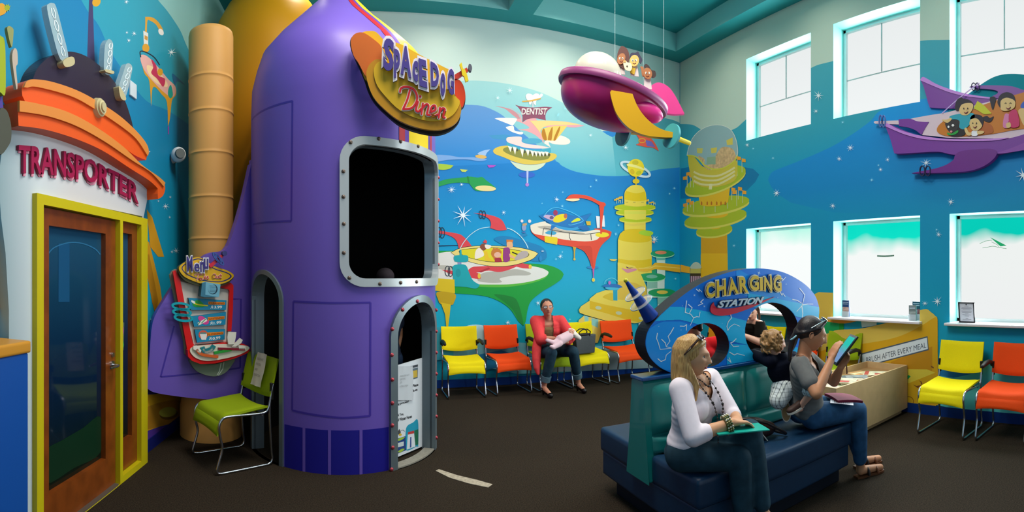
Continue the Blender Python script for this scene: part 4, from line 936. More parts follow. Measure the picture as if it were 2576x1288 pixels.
for q in ([(738,758),(830,762),(932,761)], [(932,761),(931,1046)], [(931,1046),(860,1051),(735,1032)], [(735,1032),(738,758)]): pline(q)
mb.build('panel_line', rk); mb = MB()
for q in ([(634,302),(736,254)], [(736,254),(733,556)], [(733,556),(636,565)]): pline(q)
mb.build('panel_line', rk)
mb = MB(); stepa = [(-79+ (24-(-79))*i/40) for i in range(41)]
mb.grid([[cyl(a, z, RR+.001) for a in [-33+(24.5+33)*i/40 for i in range(41)]] for z in (0, .345)], pur2)
mb.grid([[cyl(a, z, RR+.001) for a in [69+(179-69)*i/40 for i in range(41)]] for z in (0, .345)], pur2)
mb.grid([[cyl(a, z, RR+.001) for a in [-179+(179-70)*i/40 for i in range(41)]] for z in (0, .345)], pur2)
mb.build('base_band', rk)['label'] = 'dark blue band around the foot of the hull'
for x in (765,829,908): mb = MB(); ribbon(mb, [(hp(x,1150)[0], .0), (hp(x,1150)[0], .345)], .024, purple, RR+.003); mb.build('band_stripe', rk)
# stripe of red and yellow running up over the nose
mb = MB()
def surf(phi, z):
    for i in range(len(prof)-1):
        if prof[i][1] <= z <= prof[i+1][1]:
            t_ = (z-prof[i][1])/(prof[i+1][1]-prof[i][1]); r = prof[i][0]*(1-t_)+prof[i+1][0]*t_; ox = off[i][0]*(1-t_)+off[i+1][0]*t_
            return cyl(phi, z, r+.004)+Vector((ox, 0, 0))
    return cyl(phi, z, .01)
zsq = [2.635+(4.295-2.635)*i/40 for i in range(41)]
for a0, a1, c_ in ((31,35,0xB0202C),(35,38,0x5C3C9C),(38,57,0xE0C410),(57,60,0x5C3C9C),(60,63,0xB0202C)):
    def ph(a, z): return 47+(a-47)*(1+max(0, z-3.3)*1.9)+max(0, z-3.3)*14
    mb.grid([[surf(ph(a0+(a1-a0)*j/4, z), z) for j in range(5)] for z in zsq], M(c_, .4))
mb.build('nose_stripe', rk)['label'] = 'yellow stripe with red edges running up to the nose'
# metal frames with rivets
fr = M(0xB9BFC0, .35, metal=.35); frd = M(0x7C8A90, .38, metal=.6); rv = M(0xA8404A, .35, metal=.5); rv2 = M(0x6A5A50, .35, metal=.5)
def frame(name, o_, i_, m, dep=.03):
    mb = MB(); wrapsolid(mb, [o_, i_], RR-.02, RR+dep, m, m); return mb.build(name, rk)
wfm = frame('window_frame', WINo, WIN, fr); d1 = frame('door_frame', DR1o, [(p, max(z, .0)) for p, z in DR1], frd); d2 = frame('door_frame', DL1o, [(p, max(z, 0)) for p, z in DL1], frd, .018)
def liner(lp, name, mm):
    mb = MB(); q = [(p, max(z, .001)) for p, z in lp]
    mb.grid([[cyl(p, z, r) for p, z in dense_phi(q)] for r in (.745, RR)], mm, True); return mb.build(name, rk)
def dense_phi(lp): return [(a/RR*180/pi, z) for a, z in dn(lp, .04)]
def rivets(par, pts, mm, r=.016):
    for x, y in pts:
        p, z = hp(x, y, RR+.03) if x < 1083 else (74 if y < 730 else 67, hp(1083, y, RR+.03)[1])
        c = cyl(p, z, RR+.030); n_ = cyl(p, 0, 1)
        mb = MB(); mb.ell((0,0,0), (r, r, r*.75), mm, n_.to_track_quat('Z','Y').to_matrix().to_4x4(), 12, 8); o = mb.build('rivet', par, loc=c)
rivets(wfm, [(882,358),(953,349),(1008,356),(1052,368),(864,431),(864,495),(865,563),(865,636),(879,699),(956,714),(1008,711),(1048,709)], rv2)
for z in (2.45,2.25,2.05,1.85,1.65):
    mb = MB(); c = cyl(75.5, z, RR+.030); mb.ell((0,0,0),.014,rv,seg=12,rings=8); mb.build('rivet', wfm, loc=c)
rivets(d1, [(1013,779),(1050,758),(987,828),(986,893),(987,955),(987,1014),(987,1070),(988,1126),(985,1181)], rv, .017)
for z in (1.24,1.05,.86,.67,.48,.29,.1):
    mb = MB(); c = cyl(66.5, z, RR+.030); mb.ell((0,0,0),.016,rv,seg=12,rings=8); mb.build('rivet', d1, loc=c)
# inside: a dark panel wall and floor threshold
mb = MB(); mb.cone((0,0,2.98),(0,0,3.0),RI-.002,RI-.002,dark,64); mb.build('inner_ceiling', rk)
mb = MB(); tm = M(0x8A8478,.6,noise=.15)
mb.grid([[cyl(a, z, r) for a in [27+(66-27)*i/20 for i in range(21)]] for r, z in ((RR+.02,.001),(RR+.02,.012),(RI+.02,.012),(RI+.02,.001))], tm); mb.build('threshold', rk)
# ---- swept fin carrying the take-out menu (left side of the rocket)
FIN = Pl((-.994,4.573), (.603,-.785))
mb = MB(); fin_out = [(640,405,1),(632,412,1),(612,500),(590,575),(566,628),(520,640),(452,700),(410,760),(384,812),(376,900),(369,968),(372,978),(400,990),(500,1003),(612,1009,1),(634,1010,1),(636,400,1)]
slab(mb, FIN, -.08, 0, purple, smooth(fin_out,4))
fin = mb.build('fin', bevel=.012); loc_parent(fin, rk)
mb = MB(); 
for q in ([(578,752),(606,752),(604,925)], [(604,925),(540,936),(404,948)], [(404,948),(438,820)]): decal(mb, FIN, .0015, ln, stroke(q, 4))
loc_parent(mb.build('fin_line'), rk)
# ---- menu board
T6 = (420,620,3.7875)
MN = Pl(FIN.W(0,0,.0).xy, FIN.n.xy)
bx, by = 520, 800
e = empty('menu_board', FIN.W(*FIN.px(bx, by), 0), label='red-framed take-out menu board with a tray of toothbrushes on the purple fin', cat='menu board')
def mp(name, w0, w1, m, pts, *h, sm=0, side=None, par=None, lb=None, cuts=None):
    mb = MB(); lst = pts if cuts == 'multi' else [(m, pts, h)]
    for (mm, q, hh) in lst:
        q = T(T6, smooth(q, 4) if sm else q); slab(mb, FIN, w0, w1, mm, q, *[T(T6, k) for k in hh], side=side)
    o = mb.build(name); loc_parent(o, par or e)
    if par: o.parent = par; o.matrix_parent_inverse = Matrix.Translation(-e.location)
    if lb: o['label'] = lb
    return o
gy, cr_, red, yel = M(0x8A8676,.5), M(0xD6CFC2,.5), M(0xD81A1A,.35), M(0xD9A914,.4)
mp('backing', .0, .03, gy, [(18,270),(40,235),(70,215),(590,340),(612,370),(600,800),(560,920),(745,960),(600,1060),(400,1100),(250,1090),(160,1020),(150,900),(90,640),(30,330)])
mp('cream_panel', .03, .045, cr_, [(110,330),(300,380),(560,405),(570,440),(545,900),(240,930),(190,720),(150,540)])
mp('red_frame', .045, .07, red, [(35,240),(60,228),(105,320),(150,560),(180,700),(220,900),(240,940),(170,970),(120,700),(90,560)])
mp('red_frame', .045, .07, red, [(470,380),(540,345),(580,345),(605,370),(600,600),(585,800),(550,800),(568,420),(555,405),(480,390)])
mp('tray_rim', .045, .11, red, [(160,970),(200,955),(240,940),(420,920),(530,900),(660,908),(720,930),(747,965),(720,1000),(600,1050),(420,1095),(280,1100),(200,1070),(165,1030)], sm=0)
mp('tray_top', .11, .118, M(0xE4DCC8,.5), [(180,970),(250,930),(520,915),(700,930),(732,960),(650,1010),(500,1050),(340,1070),(230,1040)], sm=1)
mp('under_tray', .0, .05, M(0x6E7A6C,.5), [(205,1070),(300,1105),(450,1110),(620,1060),(600,1120),(540,1190),(460,1225),(370,1220),(270,1180),(220,1120)], sm=1)
for q in ([(495,1100),(478,1180),(455,1218)], [(522,1092),(510,1160),(470,1218)]): mp('chrome_line', .05, .054, M(0xC9CFC8,.4), stroke(q, 6))
tqm = M(0x12A3B4,.35)
for cx, cy_, k in ((107,565,0),(113,620,1),(128,672,2)):
    a, b_ = ring(cx,cy_,82,28,22,6); mp('turquoise_ring', .075, .095, tqm, a, b_)
mp('oval_sign', .06, .10, M(0x4A4A28,.4), [(75,210),(110,170),(200,120),(280,112),(400,190),(520,230),(590,270),(585,310),(520,360),(420,385),(280,375),(150,330),(90,270)], sm=1)
mp('oval_face', .10, .112, yel, [(80,205),(115,165),(200,118),(280,110),(400,186),(520,226),(588,268),(575,305),(510,345),(400,365),(280,350),(150,300),(95,250)], sm=1)
o_, i_ = [(105,200),(140,165),(220,125),(290,125),(400,205),(520,245),(570,280),(540,315),(450,340),(300,325),(170,280),(115,235)], [(113,202),(146,172),(222,134),(287,134),(396,213),(515,253),(556,280),(530,308),(450,331),(303,316),(176,272),(123,232)]
mb = MB(); decal(mb, FIN, .1125, M(0x2A2A66,.4), T(T6, smooth(o_,4)), T(T6, smooth(i_,4))); loc_parent(mb.build('oval_line'), e)
mp('antenna', .10, .125, M(0xD2203A,.35), [(350,185),(470,85),(490,100),(375,205)]); mp('antenna_tip', .10, .14, M(0x3A3A7A,.35), oval(496,72,22,24))
for cx, cy_ in ((425,112),(448,132)):
    a, b_ = ring(cx,cy_,16,56,14,-38); mp('antenna_ring', .126, .14, M(0x3C5AA6,.35), a, b_)
def letters(par, pl, tt_, cr4, wlist, off0, names='letters', tsf=None):
    """wlist: (w0, w1, material, extra offset) from the back"""
    for k_, (w0, w1, mm, ex) in enumerate(wlist):
        mb = MB(); base = glyphs(tt_, off0); nrm = (base[3], base[4], base[5], base[6])
        text(mb, quadfn(pl, cr4), tt_, w0, w1, mm, offset=off0+ex, norm=nrm); o = mb.build(names if k_ else names+'_border'); loc_parent(o, par)
for ch, q in (('M',[(150,240),(200,238),(196,98),(146,100)]),('e',[(216,240),(262,240),(262,165),(216,165)]),('n',[(272,245),(310,245),(308,150),(270,150)]),('u',[(306,215),(345,215),(345,120),(304,120)])):
    letters(e, FIN, ch, T(T6, q), [(.113,.130,M(0xE2E0E8,.4),.055),(.130,.136,M(0x3A3080,.4),.0)], .015, 'letter')
def script_(par, pl, T_, strokes, wd, wlist, name):
    for k_, (w0, w1, mm, ex) in enumerate(wlist):
        mb = MB()
        for j, s_ in enumerate(strokes):
            q = smooth(s_, 5, False); slab(mb, pl, w0+j*.0001, w1+j*.0002, mm, T(T_, stroke(q, wd+ex)))
            for p in (q[0], q[-1]): slab(mb, pl, w0+.00005, w1+.00005+j*.0002, mm, T(T_, oval(p[0], p[1], (wd+ex)/2, (wd+ex)/2, 0, 10)))
        o = mb.build(name if k_ else name+'_border'); loc_parent(o, par)
take = [[(226,275),(240,262),(280,268),(295,258)],[(262,268),(250,300),(244,322)],[(285,300),(270,305),(272,320),(288,312),(288,296),(290,315),(302,312)],[(318,262),(308,312)],[(328,285),(312,300),(328,312)],[(334,300),(350,290),(342,284),(335,300),(340,310),(354,302)],
 [(405,262),(388,280),(392,300),(408,302),(422,282),(412,262),(404,266)],[(430,280),(426,298),(438,300),(446,280),(444,300),(454,298)],[(466,262),(458,290),(462,302),(472,296)],[(452,276),(474,274)]]
script_(e, FIN, T6, take, 5, [(.1125,.117,M(0xF0E0D0,.4),5),(.117,.119,M(0xC82820,.4),0)], 'take_out_lettering')
mp('speaker_box', .06, .13, M(0x74B4CC,.45), [(288,345),(320,335),(460,360),(445,475),(310,478),(275,470)]); mp('speaker_side', .06, .131, M(0x3C7A94,.45), [(288,345),(322,338),(318,455),(445,478),(310,478),(275,470)])
mb = MB()
decal(mb, FIN, .1315, M(0x1C3A4C,.5), T(T6, oval(390,403,42,46))); decal(mb, FIN, .132, M(0x74B4CC,.45), T(T6, oval(382,401,38,44)))
for k in range(6): decal(mb, FIN, .1325, M(0x2C5468,.5), T(T6, [(356,372+k*13),(418,373+k*13),(418,376+k*13),(356,375+k*13)]))
loc_parent(mb.build('speaker_grille'), e)
panels = [('3.99','CLEANING',[(180,485),(540,510),(535,600),(205,600)]),('1.99','WHITENING',[(212,660),(535,620),(530,738),(235,758)]),('0.99','FLOSSING',[(240,785),(525,780),(522,878),(262,908)])]
for k, (pr_, nm_, q) in enumerate(panels):
    po = mp('price_panel', .045, .07, M(0x1E8CB4,.4), q, side=M(0x0C4A68,.4)); mb = MB()
    x1 = q[1][0]; y0 = q[0][1]+(14 if k == 0 else (-10 if k == 1 else 10)); tl = -(.07 if k else -.03)
    decal(mb, FIN, .0715, M(0xF08A1E,.4), T(T6, [(x1-172,y0+22-(0 if k==0 else 4)),(x1-14,y0+24+(-16 if k else 4)),(x1-16,y0+50+(-16 if k else 2)),(x1-172,y0+50)]))
    text(mb, quadfn(FIN, T(T6, [(x1-166,y0+46),(x1-22,y0+44+(-14 if k else 4)),(x1-22,y0+28+(-14 if k else 4)),(x1-166,y0+28)])), nm_, .072, .072, M(0x8A3A10,.4), offset=.02)
    text(mb, quadfn(FIN, T(T6, [(x1-118,y0+88),(x1-44,y0+86+(-8 if k else 2)),(x1-44,y0+58+(-8 if k else 2)),(x1-118,y0+62)])), pr_, .072, .072, M(0xF0F4F4,.4), offset=.03)
    text(mb, quadfn(FIN, T(T6, [(x1-128,y0+88),(x1-154,y0+88),(x1-152,y0+60),(x1-128,y0+60)])), 'R', .072, .072, M(0xF0F4F4,.4), offset=.01)
    cx = q[0][0]+88; cyy = (q[0][1]+q[3][1])/2
    if k == 0:
        decal(mb, FIN, .0715, M(0x2CA43C,.4), T(T6, smooth([(cx-48,cyy-6),(cx-10,cyy-34),(cx+20,cyy-30),(cx+60,cyy+10),(cx+50,cyy+30),(cx-30,cyy+26)],4)))
        decal(mb, FIN, .072, M(0xE8D818,.4), T(T6, stroke(smooth([(cx-50,cyy-26),(cx-10,cyy+4),(cx+96,cyy+18)],4,False), 12))); decal(mb, FIN, .0725, M(0xF4F4F0,.4), T(T6, [(cx-60,cyy-36),(cx-22,cyy-20),(cx-30,cyy+2),(cx-62,cyy-18)]))
    elif k == 1:
        decal(mb, FIN, .0715, M(0xE0489A,.4), T(T6, oval(cx+10,cyy-22,42,26,30))); decal(mb, FIN, .0715, M(0xE0489A,.4), T(T6, oval(cx+42,cyy+4,32,24)))
        decal(mb, FIN, .072, M(0xF0EEE8,.4), T(T6, [(cx-34,cyy+12),(cx+46,cyy-34),(cx+58,cyy-6),(cx-24,cyy+38)])); decal(mb, FIN, .0725, M(0x1E8A4C,.4), T(T6, stroke([(cx-30,cyy+28),(cx-6,cyy-4),(cx+2,cyy+16),(cx+44,cyy-26)], 7)))
    else:
        decal(mb, FIN, .0715, M(0xE0604A,.4), T(T6, oval(cx-8,cyy-14,44,42))); decal(mb, FIN, .072, M(0xF0EEE8,.4), T(T6, [(cx-34,cyy-36),(cx+16,cyy-36),(cx+28,cyy-16),(cx+18,cyy+34),(cx-24,cyy+34),(cx-40,cyy-16)])); decal(mb, FIN, .0725, M(0x5A8C8C,.4), T(T6, [(cx-34,cyy-36),(cx+16,cyy-36),(cx+22,cyy-22),(cx-38,cyy-22)]))
    loc_parent(mb.build('price_print'), e)
def tray(name, mm, q, **k): return mp(name, .12, .135, mm, q, **k)
wt = M(0xEDE8DC,.4)
tray('white_brush_head', wt, [(205,930),(240,925),(280,970),(270,1000),(235,975),(205,960)]); tray('orange_brush', M(0xD9622A,.4), stroke(smooth([(235,960),(270,1000),(330,1018),(438,1030)],4,False), 24))
tray('paste_tube', M(0x1C7C84,.4), stroke(smooth([(290,940),(310,975),(370,960),(400,925)],4,False), 40)); tray('paste_label', wt, stroke(smooth([(300,955),(320,985),(375,965),(385,940)],4,False), 16))
tray('green_brush', M(0x2C9A3A,.4), stroke([(400,995),(560,965)], 24)); tray('dark_red_brush', M(0x8A1A30,.4), stroke([(438,955),(560,960),(685,962)], 20)); tray('white_brush_head', wt, [(625,925),(690,930),(695,962),(630,960)])
tray('floss_spool', wt, [(530,800),(605,802),(600,850),(585,915),(530,915),(522,850)]); tray('brush_block', wt, [(565,935),(640,858),(665,875),(650,905),(600,935)])
# ================================================================ hanging diner sign on the rocket
SG = face_plane(1030, 3.80); TA, TB = (880,0,5.152), (560,0,2.0125)
e = empty('diner_sign', SG.W(*SG.px(1030,210), 0), label='hot-dog shaped sign lettered SPACE DOG Diner on the front of the rocket', cat='sign')
def part(par, pl, name, w0, w1, m, pts, *h, sm=1, t=None, side=None, lb=None, step=14):
    q = smooth(pts, 4) if sm else pts; hh = list(h)
    if t: q = T(t, q); hh = [T(t, k) for k in hh]
    mb = MB(); slab_uz(mb, pl, [topx(pl, q, step)]+[topx(pl, k, step) for k in hh], w0, w1, m, side); o = mb.build(name); loc_parent(o, par)
    if lb: o['label'] = lb
    return o
blk = M(0x1A1612,.6)
part(e, SG, 'backing', -.05, .0, blk, [(645,230),(652,190),(690,168),(720,172),(745,160),(780,166),(830,210),(900,225),(1000,280),(1130,345),(1165,365),(1180,412),(1205,418),(1228,470),(1226,530),(1206,556),(1200,610),(1160,655),(1090,680),(1000,670),(900,635),(830,580),(770,520),(735,460),(715,400),(690,340),(662,280)], t=TB)
part(e, SG, 'back_bun', .0, .02, M(0xD9A81E,.4), [(652,240),(700,176),(745,163),(780,170),(825,212),(900,228),(1000,284),(1120,345),(1160,368),(1178,412),(1150,470),(1100,500),(900,450),(740,420),(700,345)], t=TB)
part(e, SG, 'sausage', .02, .045, M(0xC9662A,.35), [(652,225),(665,192),(695,178),(725,184),(770,215),(805,250),(812,300),(790,330),(755,345),(735,395),(722,390),(690,330),(665,290)], t=TB)
part(e, SG, 'sausage', .02, .045, M(0xC83E1C,.35), [(1150,440),(1175,418),(1198,418),(1218,450),(1226,500),(1215,545),(1200,548),(1180,500)], t=TB, lb='red end of the sausage')
part(e, SG, 'front_bun', .045, .075, M(0xC48A1C,.4), [(733,415),(738,365),(765,330),(800,322),(860,350),(1000,420),(1130,470),(1180,510),(1203,560),(1192,615),(1155,652),(1085,672),(1000,664),(900,628),(825,572),(765,505)], t=TB)
part(e, SG, 'front_bun_highlight', .075, .085, M(0xDDB022,.4), [(770,372),(800,335),(860,355),(1000,425),(1130,472),(1178,512),(1196,540),(1160,600),(1090,630),(1000,622),(900,578),(820,500),(780,440)], t=TB)  # lighter layer is a painted highlight, the darker bun below painted shading
LP = M(0x4A3E86,.35); LB = M(0xE4DCE0,.4); LK = M(0x6A6660,.5)
def sgl(ch, q, t, off=.045):
    cx_ = sum(a[0] for a in q)/4; cy__ = sum(a[1] for a in q)/4; q = [(cx_+(a[0]-cx_)*1.16, cy__+(a[1]-cy__)*1.08) for a in q]
    for nm, w0, w1, mm, ex in (('letter_border', .105, .125, LB, .085), ('letter', .125, .135, LP, .0)):
        mb = MB(); b_ = glyphs(ch, off); text(mb, quadfn(SG, T(t, q)), ch, w0, w1, mm, offset=off+ex, side=LK if ex else None, norm=(b_[3], b_[4], b_[5], b_[6])); loc_parent(mb.build(nm), e)
for ch, q in (('S',[(452,985),(562,1005),(575,645),(462,600)]), ('p',[(585,1085),(650,1060),(650,765),(588,745)]), ('A',[(672,1035),(788,1085),(790,740),(665,690)]), ('c',[(818,1120),(875,1140),(878,900),(820,885)]), ('E',[(905,1185),(990,1215),(975,895),(895,865)])): sgl(ch, q, TA)
for ch, q in (('D',[(18,220),(85,230),(88,20),(12,-20)]), ('o',[(112,320),(155,325),(158,105),(112,95)]), ('G',[(188,300),(248,315),(245,70),(190,45)])): sgl(ch, q, T1)
script_(e, SG, TB, [[(948,482),(935,530),(915,574)],[(900,490),(905,472),(935,466),(970,482),(984,525),(960,568),(915,576)],[(988,540),(978,578),(990,588),(1002,575)],[(998,512),(1000,514)],[(1012,548),(1005,600)],[(1006,575),(1028,552),(1040,562),(1032,600),(1046,604)],[(1052,590),(1074,578),(1070,558),(1055,566),(1050,600),(1066,612),(1084,602)],[(1096,570),(1090,618)],[(1094,590),(1108,572),(1120,578),(1112,612),(1120,618)]], 9, [(.086,.10,M(0xE8DCD0,.4),8),(.10,.108,M(0xC8202A,.35),0)], 'diner_lettering')
part(e, SG, 'antenna', .02, .05, M(0xC03A2A,.35), [(1165,412),(1170,392),(1232,355),(1240,372),(1185,412)], t=TB, sm=0)
part(e, SG, 'antenna_star', .05, .07, M(0xE0C41C,.4), [(1195,345),(1205,335),(1212,365),(1222,370),(1232,395),(1240,425),(1225,432),(1218,405),(1208,398),(1205,375)], t=TB, sm=0)
part(e, SG, 'antenna_knob', .03, .07, M(0x5A5A66,.35), oval(1248,360,9,18,-10), t=TB, sm=0)
for x, y in ((905,150),(990,250)):
    mb = MB(); p = SG.W(*SG.px(x, y), -.04); mb.cone(p, p+Vector((-.02,.28,0)), .015, .015, blk)
    loc_parent(mb.build('bracket'), e)
# ================================================================ pink rocket boat hanging from the ceiling
D_ = 4.6; th = (1545-XB)/F
t = (1380,100,4.292); HP = face_plane(1545, D_)
ctr = HP.W(*HP.px(1543, 236), 0)
sh = empty('hanging_spaceship', ctr, label='magenta boat-shaped spaceship with a white dome hanging on thin wires', cat='spaceship')
u_, n_ = HP.u, HP.n; tl = math.atan2(-84, 256)
ax = (u_*cos(tl)+Vector((0,0,1))*sin(tl)); upv = (Vector((0,0,1))*cos(tl)-u_*sin(tl)); dp = -n_
Q = Matrix((ax, dp, upv)).transposed()      # local x along the boat, y away, z up
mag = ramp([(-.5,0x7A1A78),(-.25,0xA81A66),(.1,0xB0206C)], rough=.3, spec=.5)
def lp(x, y, z): return Q @ Vector((x, y, z))
A_, B_, C_ = .475, .37, .32
mb = MB(); rows = []
for i in range(17):
    a = pi/2*i/16; zz = -C_*sin(a); k = cos(a)**.75 if a < pi/2-1e-4 else 0.001
    rows.append([lp(A_*k*cos(2*pi*j/56)-.05*sin(a), B_*k*sin(2*pi*j/56), zz) for j in range(56)])
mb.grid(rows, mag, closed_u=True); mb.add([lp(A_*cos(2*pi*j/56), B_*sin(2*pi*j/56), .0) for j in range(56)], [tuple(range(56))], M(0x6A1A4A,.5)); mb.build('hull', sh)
mb = MB(); rim = M(0x84386C,.4); rows = []
for j in range(64):
    a = 2*pi*j/64; c = Vector((cos(a), sin(a), 0)); rows.append([lp((A_+r_)*cos(a), (B_+r_)*sin(a), z_) for r_, z_ in ((-.02,.03),(.030,.032),(.045,.022),(.050,-.02),(.042,-.036),(.025,-.036),(-.01,-.02))])
rows.append(rows[0]); mb.grid(rows, rim, closed_u=True); mb.build('rim', sh)
mb = MB(); mb.bm((lambda b: (bmesh.ops.create_uvsphere(b, u_segments=32, v_segments=18, radius=1), b)[1])(bmesh.new()), M(0xC6C2B0,.4,coat=.3), Matrix.Translation(lp(-.19,-.02,.12)) @ Q.to_4x4() @ Matrix.Diagonal((.22,.18,.19,1)), True); mb.build('dome', sh)
mb = MB(); pk_ = M(0xC82A80,.35)
mb.bm((lambda b: (bmesh.ops.create_uvsphere(b, u_segments=28, v_segments=16, radius=1), b)[1])(bmesh.new()), pk_, Matrix.Translation(lp(.33,-.20,-.13)) @ Q.to_4x4() @ Matrix.Diagonal((.17,.095,.09,1)), True); mb.build('tail_nozzle', sh)
FW = Pl((HP.o+HP.n*.37).xy, HP.n.xy); BW = Pl((HP.o-HP.n*.30).xy, HP.n.xy); CP = Pl((HP.o+HP.n*.02).xy, HP.n.xy)
ywg = M(0xD9A414,.35)
part(sh, HP, 'tail_fin', -.34, -.29, M(0xE0408C,.35), [(1080,440,1),(1120,380),(1190,335),(1260,340),(1340,390),(1400,470),(1450,560),(1515,690,1),(1400,695),(1300,680),(1230,650)], t=t)
part(sh, FW, 'wing', -.03, .03, ywg, [(668,600),(675,568),(700,562),(905,598,1),(940,690),(990,780),(1060,865),(1150,940),(1240,985),(1338,1008,1),(1335,1066,1),(1200,1062),(1040,1040),(900,985),(800,900),(720,780)], t=t)
part(sh, BW, 'wing', -.03, .03, M(0xB8862A,.35), [(640,962),(820,965),(960,1005),(950,1020),(800,1000)], t=t, lb='far wing seen below the hull')
def prop(pl, x, y, r, rod, col):
    c = pl.W(*pl.px(T(t,[(x,y)])[0][0], T(t,[(x,y)])[0][1]), 0); d = (pl.u*.80-pl.n*.58-Vector((0,0,.10))).normalized(); loc = c-sh.location
    mb = MB(); mb.cone(loc-d*.01, loc+d*.012, r, r, col, 40); mb.build('propeller_disc', sh)
    if rod:
        mb = MB(); mb.cone(loc+d*.012, loc+d*.06, r*.55, r*.35, M(0xD0C010,.35), 24); mb.build('hub', sh)
        mb = MB(); mb.cone(loc+d*.05, loc+d*.21, .022, .02, M(0xD9C014,.35)); mb.ell(loc+d*.21, .02, M(0xD9C014,.35)); mb.build('axle', sh)
cyn = M(0x3FA0A4,.4)
prop(FW, 1325, 1040, .105, True, cyn); prop(BW, 803, 1020, .115, False, M(0x3A7C80,.45))
# cut-out passengers: simple cartoon children and a pup
def head(x, y, rx, ry, skin, hair, hp_, rot=0, w=.0):
    g = []
    for nm, mm, pts, w0, w1 in (('hair', hair, hp_, w, w+.012), ('face', skin, oval(x,y,rx,ry,rot,22), w+.012, w+.02)):
        part(pas, CP, nm, w0, w1, mm, pts, t=t, sm=(nm == 'hair'), step=6)
    for dx in (-.38,.32):
        part(pas, CP, 'eye', w+.02, w+.023, M(0xF4EEDC,.4), oval(x+dx*rx,y-.05*ry,rx*.2,ry*.22,0,12), t=t, sm=0, step=6); part(pas, CP, 'pupil', w+.023, w+.025, M(0x201410,.4), oval(x+dx*rx*.9,y-.02*ry,rx*.09,ry*.12,0,10), t=t, sm=0, step=6)
    part(pas, CP, 'body', w-.012, w-.002, M(0xD8C8C4,.5), [(x-rx*.7,y+ry*.6),(x+rx*.7,y+ry*.7),(x+rx*1.0,y+ry*2.6),(x-rx*.8,y+ry*2.4)], t=t, sm=0, step=6)
    part(pas, CP, 'mouth', w+.02, w+.023, M(0x7A2A20,.4), stroke([(x-.35*rx,y+.45*ry),(x,y+.58*ry),(x+.35*rx,y+.42*ry)], 5), t=t, sm=0, step=6)
sk1, sk2 = M(0xA9693C,.45), M(0xD9B25C,.45)
pw = sh.location
def passenger(lb):
    return empty('cartoon_passenger', CP.W(*CP.px(1600,185),0), label=lb, cat='cut-out', group='cartoon passengers in the hanging spaceship')
pas = passenger('long-haired cartoon girl cut-out at the left in the hanging spaceship'); head(785,215,42,62,sk1,M(0x5A2F26,.5),[(738,240),(745,150),(780,80),(810,78),(850,110),(872,180),(860,260),(820,320),(780,300),(755,280)],20)
pas = passenger('dark spiky-haired cartoon boy cut-out in the middle of the hanging spaceship'); head(925,235,50,62,sk2,M(0x2E2A44,.5),[(875,210),(888,150),(940,145),(965,132),(985,170),(1012,220),(995,260),(975,240),(930,190)],10); part(pas, CP, 'shirt', -.005, .01, M(0xC8A01A,.5), [(885,300),(940,310),(925,380),(880,360)], t=t, sm=0)
pas = passenger('curly-haired waving cartoon child cut-out at the right in the hanging spaceship'); head(1068,372,48,62,sk1,M(0x3A2824,.5),[(1030,290),(1050,265),(1085,290),(1110,330),(1150,345),(1158,395),(1120,415),(1095,380),(1050,320)],-15); part(pas, CP, 'hand', .0, .012, sk1, [(990,300),(1005,292),(1028,310),(1022,350),(1035,400),(1010,390),(1000,330)], t=t)
pas = passenger('white cartoon puppy cut-out held by the children in the hanging spaceship'); part(pas, CP, 'body', .026, .036, M(0xE8DDB4,.5), [(805,255),(830,240),(850,262),(885,270),(900,310),(885,350),(850,350),(820,325)], t=t); part(pas, CP, 'nose', .036, .04, M(0x30241C,.5), oval(847,305,9,8,0,10), t=t, sm=0)
part(pas, CP, 'ear', .036, .039, M(0xC89A50,.5), [(805,262),(812,240),(835,245),(832,265)], t=t, sm=0)
for x, y0 in ((1553,10),(1677,0),(1625,20)):
    p0 = HP.W(*HP.px(x-6, 205), -.05); mb = MB(); mb.tube([p0-ctr, Vector((p0.x, p0.y, ZC))-ctr], .0013, M(0xD8E4E4,.3,alpha=.7), 6); mb.build('wire', sh)
# ================================================================ purple family ship on the right wall (layered relief)
RS = Pl((DR-.10,0),(-1,0)); TP = (2180,160,4.154)
ps = empty('purple_ship_relief', RS.W(*RS.px(2420,320), -.10), label='big purple cartoon family spaceship mounted high on the right wall', cat='wall relief')
def pp(nm, m, pts, *h, w=(-.099,-.06), sm=1, lb=None, par=None): return part(par or ps, RS, nm, w[0], w[1], m, pts, *h, sm=sm, t=TP, lb=lb)
pu, pl_, out, cream = M(0x7A3C98,.4), M(0xC584D6,.4), M(0x1E1440,.5), M(0xDCC2CC,.45)
pp('bubble', M(0x0E8C9A,.6,spec=.15), [(775,515,1),(900,400),(1040,285),(1180,180),(1300,110),(1420,78),(1560,75),(1700,100),(1900,180),(1900,500),(1200,520)], w=(-.099,-.085), sm=1)
pp('bubble_edge', M(0xC8A8E0,.3), stroke(smooth([(778,510),(900,400),(1040,285),(1170,190)],4,False),9), w=(-.034,-.028), sm=0)
pp('back_fin', pu, [(532,150,1),(570,118),(700,190),(860,250),(1050,300),(1250,330),(1450,345),(1450,440),(900,450),(660,440),(625,420),(590,300),(560,200)], w=(-.099,-.07))
pp('back_fin_edge', pl_, [(532,150,1),(570,118),(700,190),(860,250),(1050,300),(1300,335),(1300,348),(1050,325),(860,285),(700,225),(560,165)], w=(-.07,-.064))
pp('upper_wing', pu, [(1050,225,1),(1100,210),(1300,205),(1500,215),(1650,260),(1900,300),(1900,420),(1330,340,1),(1290,325),(1350,290),(1340,262),(1250,245),(1130,238)], w=(-.084,-.06))
pp('hull_side', pu, [(180,640,1),(215,622),(400,700),(600,760),(900,795),(1300,790),(1500,770),(1900,660),(1900,780),(1600,880),(1400,925),(1350,935),(1200,940),(900,945),(740,915),(500,925),(300,935),(270,910),(240,800)], w=(-.099,-.03))
